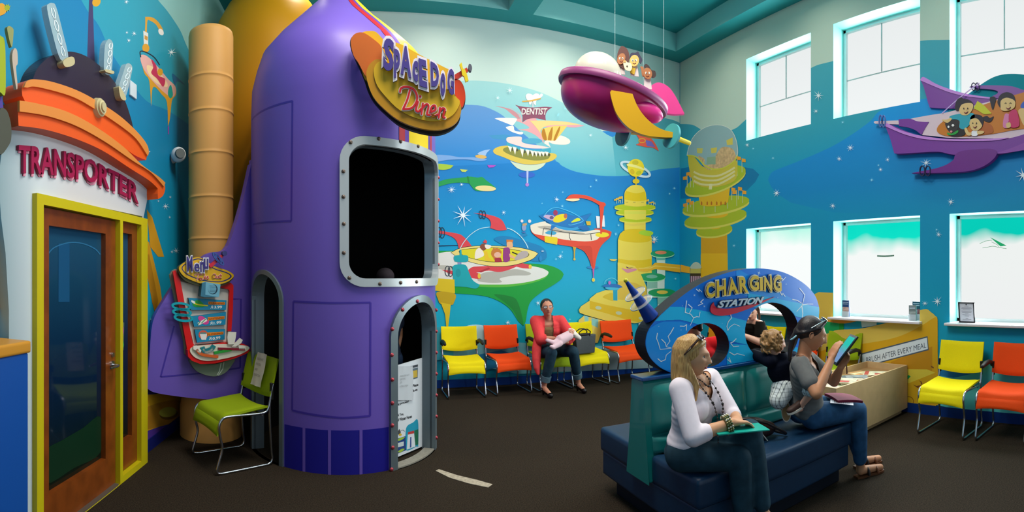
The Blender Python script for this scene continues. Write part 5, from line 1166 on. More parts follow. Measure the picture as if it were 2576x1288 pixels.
pp('hull_edge', pl_, [(175,645,1),(205,618),(300,670),(420,715),(600,755),(900,785),(1300,778),(1480,768),(1300,800),(900,803),(600,785),(420,745),(300,700)], w=(-.03,-.022))
pp('deck', cream, [(445,568),(640,530),(820,500),(1100,430),(1330,370),(1500,335),(1900,290),(1900,640),(1480,770),(1300,772),(900,770),(700,750),(565,738,1),(600,660),(638,600,1),(540,600),(470,590)], w=(-.06,-.035))
pp('cockpit', M(0xC8741A,.45), [(722,690),(740,640),(800,590),(900,560),(1150,450),(1240,410),(1600,300),(1900,240),(1900,600),(1500,690),(1250,735),(1000,755),(830,750),(750,725)], w=(-.035,-.03))
pp('seat_back', M(0xB0581A,.45), [(1180,640),(1240,610),(1300,640),(1310,715),(1200,730),(1050,740)], w=(-.03,-.026))
pp('nose_piece', pu, [(320,575,1),(440,568),(520,595),(638,604,1),(600,665),(560,738,1),(500,690),(420,660),(325,645,1)], w=(-.06,-.03))
pp('nose_spike', cream, [(60,606),(66,597),(78,593),(320,586),(326,628),(78,620),(66,615)], w=(-.06,-.03), sm=0)
pp('lower_hull', M(0x8A4AA2,.4), [(1350,930,1),(1500,880),(1700,800),(1900,740),(1900,850),(1600,905),(1400,935)], w=(-.03,-.02))
pp('lower_wing', M(0x6E2A84,.4), [(460,1142,1),(550,1122),(700,1095),(820,1055),(900,1000),(918,950),(980,910),(1150,890),(1290,886),(1355,915),(1330,980),(1230,1060),(1080,1115),(900,1132),(650,1140)], w=(-.09,-.02))
for x, y, rx, ry, b in ((138,595,16,62,0),(170,598,16,62,0),(575,1118,26,52,1),(632,1118,26,52,1),(1100,222,22,38,1),(1138,222,22,38,1)):
    a, b_ = ring(x,y,rx,ry,9); pp('ring', out if b else M(0x5A6FB0,.4), a, b_, w=(-.03 if y != 222 else -.06,-.012 if y != 222 else -.05), sm=0)
sk = M(0xDDB878,.45); hr = M(0x1E1628,.5)
def fam(lb, parts):
    e_ = empty('cartoon_passenger', ps.location, label=lb, cat='cut-out', group='cartoon passengers in the purple ship')
    for k, (nm, m, pts) in enumerate(parts): pp(nm, m, pts, w=(-.03+k*.0015,-.024+k*.0015), par=e_)
def face(x, y, s, closed=False):
    L_ = [('nose', M(0xB88A50,.5), stroke([(x+4*s,y-2*s),(x+9*s,y+8*s),(x+2*s,y+9*s)],2.5))]
    for d in (-1, 1): L_.append(('eye', M(0x1A1418,.5), stroke([(x+d*14*s-5*s,y-4*s),(x+d*14*s,y-9*s),(x+d*14*s+5*s,y-4*s)],4) if closed else oval(x+d*13*s,y-4*s,3.5*s,6*s,0,10)))
    L_.append(('mouth', M(0x6A1820,.5), [(x-12*s,y+18*s),(x,y+24*s),(x+16*s,y+15*s),(x+6*s,y+30*s),(x-6*s,y+28*s)])); return L_
fam('cartoon girl in turquoise leaning out of the purple ship', [('hair', hr, [(915,460),(930,380),(975,345),(1010,360),(1060,370),(1100,400),(1105,450),(1060,440),(985,450),(940,485)]), ('shirt', M(0x129AAE,.45), [(860,545),(950,520),(1100,510),(1120,560),(1060,640),(1010,680),(960,660),(960,590),(880,575)]), ('arm', sk, [(780,580),(830,578),(870,560),(880,578),(840,612),(800,600)]), ('face', sk, [(962,470),(990,420),(1060,405),(1105,420),(1095,480),(1050,530),(990,530),(965,500)])]+face(1030,470,1.6))
fam('yellow flying scarf beside the girl in turquoise', [('scarf', M(0xC8C41A,.45), [(1110,460,1),(1150,382,1),(1220,430),(1300,515,1),(1220,520),(1160,485)])])
fam('black cartoon dog with a green collar in the purple ship', [('body', M(0x1C181C,.5), [(940,660),(1000,655),(1015,740),(870,750)]), ('head', M(0x2A2428,.5), [(812,620),(850,600),(900,575),(955,590),(950,650),(930,700),(880,720),(835,680)]), ('collar', M(0x1E9A3A,.5), [(835,715),(880,725),(945,690),(945,715),(900,740),(845,740)]), ('eye', M(0xF0ECE8,.4), oval(848,655,10,12,0,12)), ('eye', M(0xF0ECE8,.4), oval(895,640,14,12,0,12)), ('tongue', M(0xD88A90,.4), oval(878,705,12,12,0,12))])
fam('cartoon girl with a ponytail in a white vest in the purple ship', [('ponytail', hr, [(1200,560),(1250,540),(1280,560),(1320,545),(1290,600),(1240,600)]), ('hair', hr, [(1075,570),(1100,530),(1150,525),(1200,545),(1215,600),(1195,660),(1160,620),(1130,590)]), ('vest', M(0xECE8EC,.45), [(1095,700),(1150,690),(1150,745),(1090,745)]), ('arm', sk, [(1015,680),(1035,665),(1060,710),(1090,715),(1080,745),(1040,740)]), ('arm', sk, [(1150,700),(1215,700),(1215,722),(1160,735)]), ('face', sk, [(1070,610),(1090,575),(1150,570),(1190,620),(1200,650),(1160,690),(1100,690),(1075,650)])]+face(1125,625,1.5))
fam('laughing cartoon woman in pink in the purple ship', [('ponytail', hr, [(1280,350),(1320,335),(1345,360),(1330,420),(1310,475),(1290,420)]), ('hair', hr, [(1360,400),(1390,320),(1460,290),(1530,320),(1545,400),(1480,370),(1430,420),(1400,460)]), ('sleeve', M(0xD87AA8,.45), [(1440,520),(1500,540),(1470,620),(1490,660),(1420,655)]), ('shirt', M(0xC82060,.45), [(1490,500),(1560,480),(1590,640),(1500,660),(1480,590)]), ('hand', sk, [(1455,620),(1495,610),(1500,655),(1460,665)]), ('face', sk, [(1395,440),(1400,380),(1460,350),(1540,380),(1545,440),(1510,475),(1440,490),(1400,475)])]+face(1475,420,1.8,True))
fam('cartoon figure in a blue sleeve at the right of the purple ship', [('sleeve', M(0x2A58B8,.45), [(1600,440),(1680,360),(1760,400),(1700,520)]), ('arm', sk, [(1580,480),(1640,460),(1660,540),(1690,620),(1640,640),(1600,560)])])
# ================================================================ waiting room chairs
chrome = M(0xC4C8CC,.22,metal=1); plastic = M(0x15130F,.5)
def fab(c): return M(c, .75, spec=.2, noise=.05, nscale=180, bump=.15, name='chair_fabric')
YEL, ORA, GRN, AMB = fab(0xE6D100), fab(0xE8480A), fab(0x8FA40A), fab(0xD88A10)
def pad_grid(fn, m, nu=14, nv=14, th=.045):
    """closed cushion: fn(s,t) -> centre point and normal"""
    top, bot = [], []
    for i in range(nu+1):
        a, b_ = [], []
        for j in range(nv+1):
            s_, t_ = i/nu, j/nv; p, n = fn(s_, t_); e = min(1, min(s_,1-s_)*9)**.5*min(1, min(t_,1-t_)*9)**.5; e = .35+.65*e
            a.append(p+n*th/2*e); b_.append(p-n*th/2*e)
        top.append(a); bot.append(b_)
    mb = MB(); mb.grid(top, m); mb.grid([r[::-1] for r in bot], m)
    edge = lambda A, B_: mb.grid([A, B_], m)
    edge([r[0] for r in bot], [r[0] for r in top]); edge([r[-1] for r in top], [r[-1] for r in bot]); edge(top[0], bot[0]); edge(bot[-1], top[-1])
    return mb
def make_chair(back_m, seat_m, arms=(0,0), w=.50):
    """facing local -y; base at origin"""
    r = empty('chair', (0,0,0)); hw = w/2-.012
    for s_ in (-1, 1):
        x = s_*hw; P = [(x,.235,.53),(x,.215,.465),(x,.17,.435),(x,.0,.44),(x,-.15,.445),(x,-.205,.425),(x,-.228,.37),(x,-.215,.28),(x,-.20,.20),(x,-.235,.08),(x,-.245,.03),(x,-.21,.012),(x,-.1,.011),(x,.15,.011),(x,.225,.013),(x,.255,.05),(x,.245,.14),(x,.23,.40),(x,.235,.53),(x,.262,.66)]
        mb = MB(); q = []
        for k in range(len(P)-1):
            p0, p1, p2, p3 = (Vector(P[max(k-1,0)]), Vector(P[k]), Vector(P[k+1]), Vector(P[min(k+2,len(P)-1)]))
            for i in range(4):
                t_ = i/4; q.append(.5*((2*p1)+(p2-p0)*t_+(2*p0-5*p1+4*p2-p3)*t_*t_+(3*p1-p0-3*p2+p3)*t_**3))
        mb.tube(q+[Vector(P[-1])], .0105, chrome, 10); mb.build('frame_tube', r)
        mb = MB(); mb.box((x*.99,.25,.60),(.022,.03,.14),plastic,bev=.006); mb.build('back_bracket', r)
    mb = MB(); mb.cone((-hw,.16,.42),(hw,.16,.42),.009,.009,chrome); mb.build('cross_bar', r)
    def seat(s_, t_):
        x = (s_-.5)*(w-.03); y = .215-t_*.455; z = .455+.012*cos(pi*t_*1.2)-.055*max(0,(t_-.80)/.20)**2-.02*(1-abs(2*s_-1)**2)*(.6)+.012*abs(2*s_-1)**3
        if t_ > .8: y += .03*((t_-.8)/.2)**2
        return Vector((x,y,z)), Vector((0,-.6*max(0,(t_-.7)/.3),1)).normalized()
    pad_grid(seat, seat_m, th=.048).build('seat', r)
    mbf = MB(); # waterfall front edge
    def wf_(s_, t_):
        x = (s_-.5)*(w-.03); a = t_*pi*.42; return Vector((x,-.21-.03*sin(a),.405-.085*t_+.018*(1-abs(2*s_-1)**2)*0-.018*(abs(2*s_-1)**2)*t_)), Vector((0,-1,.1)).normalized()
    pad_grid(wf_, seat_m, th=.03, nv=6).build('seat_front', r)
    def back(s_, t_):
        x = (s_-.5)*(w-.01); b = 1-abs(2*s_-1)**2; z = .56+t_*.30-.035*b*(1-t_)-.012*b*t_; return Vector((x,.232+t_*.075+.05*b,z)), Vector((0,-1,.2)).normalized()
    pad_grid(back, back_m, th=.045).build('backrest', r)
    for k, s_ in enumerate((-1, 1)):
        if arms[k]:
            x = s_*(hw+.012); mb = MB(); mb.tube([(x,.25,.63),(x,.22,.665),(x,.15,.68),(x,.05,.675),(x,-.03,.66)], [.018,.02,.024,.026,.02], plastic, 12); mb.ell((x,-.03,.66),(.02,.022,.02),plastic,seg=12,rings=8); mb.build('armrest', r)
    return r
def put(r, x, y, rz, label, group):
    r.location = (x, y, 0); r.rotation_euler = (0,0,rz); tag(r, label, 'chair', group); return r
def F_(fx, fy): return fx, fy+.245       # front foot line -> chair origin, facing -y
gB, gR = 'chairs along the back wall', 'chairs along the right wall'
put(make_chair(YEL,YEL,(1,1)), 1.35, 6.40, 0, 'yellow armchair nearest the rocket against the back wall', gB)
put(make_chair(ORA,ORA), 1.97, 6.44, radians(4), 'orange chair between two others, left of the seated woman in coral', gB)
put(make_chair(GRN,GRN,(1,0)), 2.58, 6.46, radians(3), 'green chair under the woman in coral', gB)
put(make_chair(YEL,YEL), 3.15, 6.47, radians(3), 'yellow chair holding the grey handbag', gB)
put(make_chair(ORA,ORA,(1,0),.56), 3.80, 6.46, radians(2), 'orange chair beside the charging station, against the back wall', gB)
put(make_chair(ORA,ORA), .66, 6.18, radians(90), 'orange chair half hidden behind the rocket door', gB)
put(make_chair(AMB,GRN), 4.72, 5.72, radians(-90), 'amber-backed chair with green seat seen through the left arch hole', gR)
put(make_chair(YEL,YEL), 4.72, 4.66, radians(-90), 'yellow chair under the woman in black by the right wall', gR)
put(make_chair(ORA,ORA), 4.72, 4.08, radians(-90), 'orange chair seen through the right arch hole', gR)
put(make_chair(GRN,GRN,(0,1)), 4.74, 3.47, radians(-90), 'green armchair behind the woman with the tablet', gR)
put(make_chair(YEL,YEL), 4.64, 1.93, radians(-92), 'yellow chair between the magazine box and the orange chair', gR)
put(make_chair(ORA,ORA,(1,1)), 4.66, 1.34, radians(-92), 'orange armchair at the right edge of the frame', gR)
gc = put(make_chair(GRN,GRN,w=.52), -1.06, 4.08, radians(-49), 'lime green chair with a paper taped on its back, beside the rocket', None)
# paper on the green chair
mb = MB(); pm = M(0xD9CFC0,.7)
q = [[Vector((-.085+.17*i/8, .215+.05*.9+(z-.6)*.25-.026+.004*sin(i*1.3+z*30), z)) for i in range(9)] for z in (.60,.66,.72,.78,.84,.875)]
mb.grid(q, pm); e = mb.build('paper_notice'); e.location = gc.location; e.rotation_euler = gc.rotation_euler; tag(e, 'crumpled paper notice taped to the back of the lime green chair', 'paper')
nb = MB()
for k, (s_, w_) in enumerate((('PLEASE DO NOT',.11),('ENTER STILL',.09),('UNDER',.05),('CONSTRUCTION',.11))):
    z0 = .815-.045*k; text(nb, lambda a, b, w, z0=z0, w_=w_: Vector((-.065+a*w_, .215+.045+(z0+b*.02-.6)*.25-.031, z0+b*.018)), s_, 0, 0, M(0x7A746C,.7))
o = nb.build('typed_text', e)
# ================================================================ double-sided bench
navy = M(0x0C2F4C,.42,spec=.5,noise=.08,nscale=30); navyd = M(0x06101F,.6); teal = M(0x0C7A74,.38,spec=.5,coat=.15); cap = M(0x0B4A86,.3,coat=.4)
X0, X1 = 1.67, 3.12; BY = 2.65
bench = empty('bench', (X0, BY, 0), label='long double-sided bench with navy vinyl seats and a teal padded back', cat='bench')
bm0 = Vector((X0, BY, 0))
def bb_(name, c, d, m, bev, par=bench):
    mb = MB(); mb.box(Vector(c)-bm0, d, m, bev=bev); return mb.build(name, par)
bb_('plinth', ((X0+X1)/2+.03, BY, .07), (X1-X0-.10, .92, .14), navyd, .01)
bb_('seat_base', ((X0+X1)/2, BY, .215), (X1-X0-.02, 1.08, .17), navy, .02)
bb_('seat_cushion', ((X0+X1)/2, BY-.335, .375), (X1-X0, .46, .17), navy, .035)
bb_('seat_cushion', ((X0+X1)/2, BY+.335, .375), (X1-X0, .46, .17), navy, .035)
mb = MB(); pr_ = [(-.125,.30),(-.085,.60),(-.062,.885),(-.045,.905),(.045,.905),(.062,.885),(.085,.60),(.125,.30)]
n = len(pr_); vs = [Vector((x, y, z)) for x in (-.03, X1-X0) for y, z in pr_]
mb.add(vs, [(i, (i+1) % n, n+(i+1) % n, n+i) for i in range(n)]+[tuple(range(n)), tuple(reversed(range(n, 2*n)))], teal); mb.build('back_core', bench, bevel=.008)
for side in (-1, 1):
    segs = [0.02, .83, X1-X0-.02]
    for a, b_ in zip(segs, segs[1:]):
        for (z0, z1, bulge) in ((.46,.565,.03),(.575,.885,.04)):
            mb = MB()
            def fn(s_, t_, a=a, b_=b_, z0=z0, z1=z1, bulge=bulge): 
                y = .135+(z1-.46-(z1-z0)*(1-t_))*(-.13); e = (min(1,min(s_,1-s_)*8)**.5)*(min(1,min(t_,1-t_)*5)**.5)
                return Vector((a+(b_-a)*s_, side*(y-.035+bulge*e), z0+(z1-z0)*t_)), Vector((0,side,0))
            pad_grid(fn, teal, 22, 10, .03).build('back_pad', bench)
mb = MB(); mb.box(((X1-X0)/2-.015,0,.915),(X1-X0+.05,.14,.022),cap,bev=.006); mb.build('top_cap', bench)
# ================================================================ charging station arch, standing on the bench back
AR = Pl((0, BY-.045), (0, -1)); TC = (1560,660,4.294)
arch = empty('charging_station_arch', (2.5, BY, .926), label='big blue arch sign lettered CHARGING STATION standing on the bench back', cat='sign')
def ap(nm, w0, w1, m, pts, *h, sm=1, side=None, step=12): return part(arch, AR, nm, w0, w1, m, pts, *h, sm=sm, t=TC, side=side, step=step)
base_y = lambda x: YH+F*(HC-.927)/hypot(1, tan((1560+x/4.294-XB)/F))/(BY-.045)
botl = [(x, (base_y(x)-660)*4.294) for x in (1950,1750,1500,1300,1100,900,700,560)]
outl = smooth([(540,1190,1),(430,1135),(330,1040),(280,930),(275,830),(310,720),(400,605),(520,490),(700,340),(900,215),(1100,130),(1300,80),(1500,65),(1700,90),(1850,145),(2000,240),(2100,350),(2145,470),(2148,560),(2120,760),(2050,920)],4,False)
def cutb(pts): return [(x, min(y, (base_y(x)-660)*4.294)) for x, y in pts]
hl = cutb(oval(930,895,247,238,0,44)); hr_ = cutb(oval(1640,752,292,317,0,48))
hl = [(x, min(y, (base_y(x)-660)*4.294-6)) for x, y in hl]; hr_ = [(x, min(y, (base_y(x)-660)*4.294-6)) for x, y in hr_]
face_ = outl+botl
blueA, blueB, blueC = M(0x127CE6,.3), M(0x1CBCF0,.3), M(0x1698F0,.3)
ap('arch_body', -.13, 0, blueA, face_, hl, hr_, sm=0, side=M(0x14161C,.5))
# painted face: waves clipped against the arch by simple trims
def inside(p, poly):
    c = False; j = len(poly)-1
    for i in range(len(poly)):
        if (poly[i][1] > p[1]) != (poly[j][1] > p[1]) and p[0] < (poly[j][0]-poly[i][0])*(p[1]-poly[i][1])/(poly[j][1]-poly[i][1])+poly[i][0]: c = not c
        j = i
    return c
def wave(nm, w, m, cond, st=4):
    """paint cells of a fine grid over the face where cond(x, y) holds; edges kept smooth by the fine step"""
    import numpy as np
    mb = MB(); vid = {}; vs = []; fs = []
    if not hasattr(wave, 'mask'):
        ii, jj = np.arange(0, int(2170/st)+2), np.arange(0, int(1260/st)+2); X_, Y_ = np.meshgrid(ii*st, jj*st, indexing='ij')
        def pip(poly):
            c = np.zeros(X_.shape, bool); j = len(poly)-1
            for i in range(len(poly)):
                xi, yi, xj, yj = poly[i][0], poly[i][1], poly[j][0], poly[j][1]
                if yi != yj: c ^= ((yi > Y_) != (yj > Y_)) & (X_ < (xj-xi)*(Y_-yi)/(yj-yi)+xi)
                j = i
            return c
        wave.mask = pip(face_) & ~pip(hl) & ~pip(hr_)
    def V(i, j):
        if (i, j) not in vid:
            vid[(i, j)] = len(vs); u, z = AR.px(*T(TC, [(i*st, j*st)])[0]); vs.append(AR.W(u, z, w))
        return vid[(i, j)]
    for i in range(int(270/st), int(2160/st)):
        for j in range(int(60/st), int(1260/st)):
            cs = [(i*st, j*st), ((i+1)*st, j*st), ((i+1)*st, (j+1)*st), (i*st, (j+1)*st)]
            if wave.mask[i, j] and wave.mask[i+1, j] and wave.mask[i+1, j+1] and wave.mask[i, j+1] and cond(cs[0][0]+st/2, cs[0][1]+st/2):
                fs.append((V(i,j+1), V(i+1,j+1), V(i+1,j), V(i,j)))
    mb.add(vs, fs, m); o = mb.build(nm); loc_parent(o, arch)
wave('painted_wave', .0008, blueC, lambda x, y: x > 1250 and y < 330+(x-1250)*.30 and y > 60+(x-1250)*.55)
wave('painted_wave', .0012, blueB, lambda x, y: 480+max(0,x-650)*.16+((x-650)/900)**2*60 < y < 620+max(0,x-650)*.24+(abs(x-700)/600)**2*50 and x < 1500)
wave('painted_wave', .0016, blueB, lambda x, y: 960 < x < 1480 and 690+(x-960)*.10 < y < 800+(x-960)*.22)
wave('painted_wave', .0020, blueB, lambda x, y: x > 1150 and 880+(x-1150)*.05 < y < 1150)
wave('painted_wave', .0024, blueC, lambda x, y: (x-560)**2/330**2+(y-900)**2/270**2 < 1 and y > 640)
wave('painted_wave', .0028, blueB, lambda x, y: x > 1380 and 330+(x-1380)*.20 < y < 470+(x-1380)*.22)
bolt = M(0xC8ECFA,.35); bolt2 = M(0xF2FAFC,.35)
for q in ([(715,415),(700,540),(760,560),(790,600),(755,680)],[(735,455),(775,490),(745,550)],[(790,600),(825,585),(850,590),(860,535)],[(645,688),(690,690),(715,672),(712,735)],[(400,765),(390,820),(410,870),(430,940),(480,935),(550,925)],[(445,830),(485,870),(495,910),(550,925)],[(575,705),(545,760),(515,800),(535,850),(500,900)],[(405,1040),(440,1070),(485,1050),(495,1000),(545,960)],[(1190,560),(1200,600),(1165,640),(1150,690),(1090,730),(1120,745),(1160,735),(1185,695),(1230,665),(1290,690)],[(1250,825),(1215,860),(1190,870),(1220,910),(1280,905)],[(1180,970),(1230,1000),(1260,985),(1340,1005)],[(1160,1050),(1195,1080),(1175,1030)],[(1935,280),(1960,310),(1990,350),(1975,420),(1960,470),(1905,530)],[(1860,400),(1910,410),(1955,440)],[(1965,460),(2020,450),(2080,450)],[(1960,470),(1970,550),(1960,640)],[(820,290),(850,315),(850,290),(880,320)],[(895,400),(865,430),(890,445),(840,465)],[(1720,310),(1745,355),(1755,335),(1780,370)],[(1735,170),(1760,185),(1750,200),(1785,160)]):
    q = [p for p in q if inside(p, face_) and not inside(p, hl) and not inside(p, hr_)]
    if len(q) > 1:
        lb_ = MB()
        for i_, (s0, s1) in enumerate(zip(q, q[1:])):
            w_ = max(2, 9-5*i_/len(q)); dx, dy = s1[0]-s0[0], s1[1]-s0[1]; l_ = hypot(dx, dy); ux, uy = dx/l_*w_*.3, dy/l_*w_*.3
            decal(lb_, AR, .0032+.0001*(i_ % 3), bolt2, T(TC, stroke([(s0[0]-ux,s0[1]-uy),(s1[0]+ux,s1[1]+uy)], w_)))
        loc_parent(lb_.build('lightning'), arch)
mb = MB()
for x, y, r in ((800,355,22),(1495,115,34),(670,470,10),(905,475,18),(1415,540,18),(1790,235,14),(1700,380,12),(1380,605,14),(415,690,12),(655,730,10),(1100,660,8),(1330,730,8),(460,1020,6)): decal(mb, AR, .0036, bolt, T(TC, star(x,y,r,8,.14)))
loc_parent(mb.build('spark'), arch)
ap('swoosh', .003, .012, M(0xD8263E,.35), [(965,500),(975,460),(1000,430,1),(1012,470),(1060,495),(1200,495),(1400,450),(1660,372,1),(1450,470),(1250,545),(1100,575),(1010,565),(970,535)])
gy_ = M(0xE0B81E,.35); gb = M(0xE6DEB8,.4)
ctx = [895,1010,1120,1230,1340,1430,1500,1610,1725]
for k, (ch, q) in enumerate((('C',[(905,385),(1000,372),(1000,215),(905,225)]),('H',[(1022,372),(1122,352),(1118,185),(1018,200)]),('A',[(1145,352),(1255,332),(1205,165),(1160,175)]),('R',[(1268,325),(1362,325),(1352,150),(1258,160)]),('G',[(1378,308),(1478,300),(1472,140),(1372,148)]),('I',[(1488,302),(1520,302),(1516,165),(1484,168)]),('N',[(1530,300),(1620,315),(1612,140),(1532,158)]),('G',[(1632,312),(1722,315),(1718,140),(1634,150)]))):
    for nm, w0, w1, mm, ex in (('letter_border', .002, .016, gb, .055), ('letter', .016, .024, gy_, 0)):
        mb = MB(); b_ = glyphs(ch, .035); text(mb, quadfn(AR, T(TC, q)), ch, w0, w1, mm, offset=.035+ex, norm=(b_[3],b_[4],b_[5],b_[6]), side=M(0x2A3A6A,.4)); loc_parent(mb.build(nm), arch)
for nm, w0, w1, mm, ex in (('station_border', .012, .020, M(0x2A3C5C,.4), .05), ('station_letters', .020, .028, M(0xD4DCE2,.25,metal=.3), 0)):
    mb = MB(); b_ = glyphs('STATION', .03, 1.0, .25); text(mb, quadfn(AR, T(TC, [(1030,492),(1515,440),(1528,370),(1042,415)])), 'STATION', w0, w1, mm, offset=.03+ex, shear=.25, norm=(b_[3],b_[4],b_[5],b_[6])); loc_parent(mb.build(nm), arch)
# antenna cone on the arch
e2 = arch; a_, b_ = (1650,795), (1590,708)
pA, pB = AR.W(*AR.px(1652,800), -.065), AR.W(*AR.px(1588,706), -.065)
mb = MB(); mb.cone(pA, pB, .052, .010, M(0x0E3E9A,.35), 24); ant = loc_parent(mb.build('antenna'), arch); mb = MB(); mb.ell(pB, .014, M(0xC8C020,.35)); mb.build('antenna_ball', ant)


for f_ in (.36, .60):
    c = pB.lerp(pA, f_); d = (pA-pB).normalized(); q_ = d.to_track_quat('Z','Y'); mb = MB(); R_ = .06+.03*f_
    mb.tube([c+q_ @ Vector((R_*cos(2*pi*i/30), R_*sin(2*pi*i/30), 0)) for i in range(30)], .0025, M(0x9AB4C8,.25,metal=.5), 6, closed=True)
    mb.cone(c-d*.001, c+d*.001, R_, R_, M(0xE0D8D0,.1,alpha=.25), 30); mb.build('antenna_ring', ant)
# white charging dock on the bench back, behind the arch hole
p = sightline(1772, 900, 3.42); dk = empty('charging_dock', (p.x, BY+.02, .926), label='white charging dock with a turquoise foot seen through the left arch hole', cat='charging dock')
mb = MB(); mb.box((0,0,.10),(.055,.035,.16),M(0xE6ECEE,.3),bev=.012); mb.build('housing', dk)
mb = MB(); mb.box((-.01,-.0185,.125),(.026,.003,.07),M(0x5A8A94,.2)); mb.build('screen', dk)
mb = MB(); mb.box((.005,0,.012),(.11,.05,.024),M(0x0EA0B8,.35),bev=.006); mb.tube([(.06,0,.03),(.085,0,.035),(.09,0,.01),(.11,.01,.004)], .004, M(0xE6ECEE,.3), 8); mb.build('foot', dk)
# ================================================================ magazine box and magazines
ply = M(0xC9A878,.5,noise=.06,nscale=12); plyd = M(0xA98458,.55,noise=.06,nscale=12)
bx0, bx1, by0, by1, bz = 3.66, 5.04, 2.62, 3.16, .537
mbx = empty('magazine_box', ((bx0+bx1)/2, (by0+by1)/2, 0), label='open plywood magazine box standing against the right wall', cat='box')
def bxp(nm, a, b_, m, bev=.002):
    c = (Vector(a)+Vector(b_))/2-mbx.location; mb = MB(); mb.box(c, Vector(b_)-Vector(a), m, bev=bev); return mb.build(nm, mbx)
bxp('plinth', (bx0+.05,by0+.05,0), (bx1-.05,by1-.05,.055), M(0xB89A70,.6))
bxp('front_panel', (bx0,by0,.055), (bx1,by0+.018,bz), ply); bxp('back_panel', (bx0,by1-.018,.055), (bx1,by1,bz), ply)
bxp('side_panel', (bx0,by0+.018,.055), (bx0+.018,by1-.018,bz), ply); bxp('side_panel', (bx1-.018,by0+.018,.055), (bx1,by1-.018,bz), ply)
bxp('shelf', (bx0+.018,by0+.018,.45), (bx1-.018,by1-.018,.468), plyd)
rnd = random.Random(5); cols = [0xC9BFA0,0xB8A890,0xC23A34,0x8A9A8C,0xD9D0B0,0x6A7A80,0xC8A880,0xD8C8A0,0x9A3030]
lbs = ['red-edged magazine on top of the pile in the box','pale green magazine lying lowest at the front of the box','grey rolled magazine at the middle of the box','cream magazine at the back of the box','cream magazine with a red corner by the right wall','open pale magazine nearest the woman with the tablet','thin orange-edged magazine under the pile','yellow leaflet behind the red-edged magazine']
for k, (x, y, z, rz, c, cc) in enumerate(((4.10,2.86,.478,.5,0xC4BCA0,0xB83A34),(3.98,2.76,.449,.2,0xC8CAA0,0x9AA878),(4.38,2.90,.458,.9,0x8A9090,0x5A6468),(4.62,2.96,.449,-.3,0xE0CFA0,0xD8A068),(4.70,2.82,.456,.6,0xE0D8B8,0xC04A3C),(3.84,2.90,.4595,-.2,0xC8B8A8,0xA86A70),(4.18,2.80,.466,1.1,0xB8A890,0xD07A3C),(4.34,3.02,.449,.1,0xD8D070,0xC8C040))):
    y = max(min(y, 2.97), 2.80); m_ = empty('magazine', (x,y,z+.0205), rz*.8, label=lbs[k], cat='magazine', group='magazines in the plywood box')
    mb = MB(); mb.box((0,0,.004),(.21,.28,.007),M(0xE4DECC,.6),bev=.001); mb.build('pages', m_)
    mb = MB(); mb.box((0,0,.0085),(.212,.282,.002),M(c,.35,noise=.35,nscale=14)); mb.build('cover', m_)
    mb = MB(); mb.box((.0,.11,.0100),(.20,.045,.001),M(cc,.35)); mb.box((-.05,-.03,.0100),(.08,.10,.001),M(cc,.35,noise=.4,nscale=30)); mb.build('cover_print', m_)
mb = MB(); p_ = floor_at(2166,935,.53); mb.cone((4.55,3.11,.469),(4.55,3.12,.58),.008,.008,M(0x3A1A18,.5),10); tag(mb.build('crayon'), 'dark crayon standing up at the back of the magazine box', 'crayon')
# ================================================================ window sill things
def on_sill(x, w=-.1):
    th_ = (x-XB)/F; X = DR-w; return Vector((X, X/tan(th_), ZL[0]+.003))
def holder(x, w, h, wd, lb, base, pic, yaw=0):
    p = on_sill(x, -w); e = empty('brochure_holder', p, -pi/2+yaw, label=lb, cat='brochure holder', group='brochure holders on the window sill')
    mb = MB(); mb.box((0,-.016,.035),(wd+.008,.003,.07),M(0xC8D4D8,.15,alpha=.45)); mb.box((0,.014,.06),(wd+.008,.003,.12),M(0xC8D4D8,.15,alpha=.45)); mb.box((0,0,.002),(wd+.008,.036,.004),M(0xC8D4D8,.15,alpha=.45)); mb.build('clear_stand', e)
    mb = MB(); mb.box((0,0,h/2+.004),(wd,.016,h),M(base,.35)); mb.build('brochure', e)
    mb = MB(); mb.box((0,-.0085,h*.36),(wd*.94,.001,h*.5),M(pic,.35,noise=.4,nscale=25)); 
    for k in range(2): mb.box((0,-.0085,h*(.9-.1*k)),(wd*.8,.001,h*.03),M(0xC8D8E8,.35))
    mb.build('cover_print', e)
holder(2128, .06, .20, .10, 'blue brochure holder at the left end of the middle sill', 0x23406C, 0xA88A80)
holder(2306, .10, .21, .10, 'dark green brochure holder behind at the right end of the middle sill', 0x1C4A5A, 0x7A4A50)
holder(2296, .035, .17, .09, 'grey brochure holder in front at the right end of the middle sill', 0x6E7A78, 0x8A9490)
p = on_sill(2433, -.05); e = empty('framed_notice', p, -pi/2, label='black framed letter leaning on the right-hand window sill', cat='framed notice')
mb = MB(); Wd, Hh = .185, .225
lean = Matrix.Rotation(radians(8), 4, 'X')
for c, d in (((0,0,.006),(Wd,.014,.012)),((0,0,Hh-.006),(Wd,.014,.012)),((-Wd/2+.006,0,Hh/2),(.012,.014,Hh)),((Wd/2-.006,0,Hh/2),(.012,.014,Hh))): mb.box(lean @ Vector(c), d, M(0x14161A,.35), rot=lean)
mb.build('frame', e)
mb = MB(); mb.box(lean @ Vector((0,.003,Hh/2)), (Wd-.02,.004,Hh-.02), M(0xD8D8E0,.5), rot=lean); mb.build('letter', e)
mb = MB()
for k in range(11):
    ww = (.05,.11,.12,.09,.12,.11,.04,.10,.05,.03,.10)[k]; mb.box(lean @ Vector((0,.0005,Hh*.80-.0135*k-(.012 if k > 8 else 0))), (ww,.001,.0025), M(0x5A5A66,.6), rot=lean)
mb.box(lean @ Vector((0,.0005,Hh*.88)), (.02,.001,.012), M(0x5A5A66,.6), rot=lean); mb.build('text_lines', e)
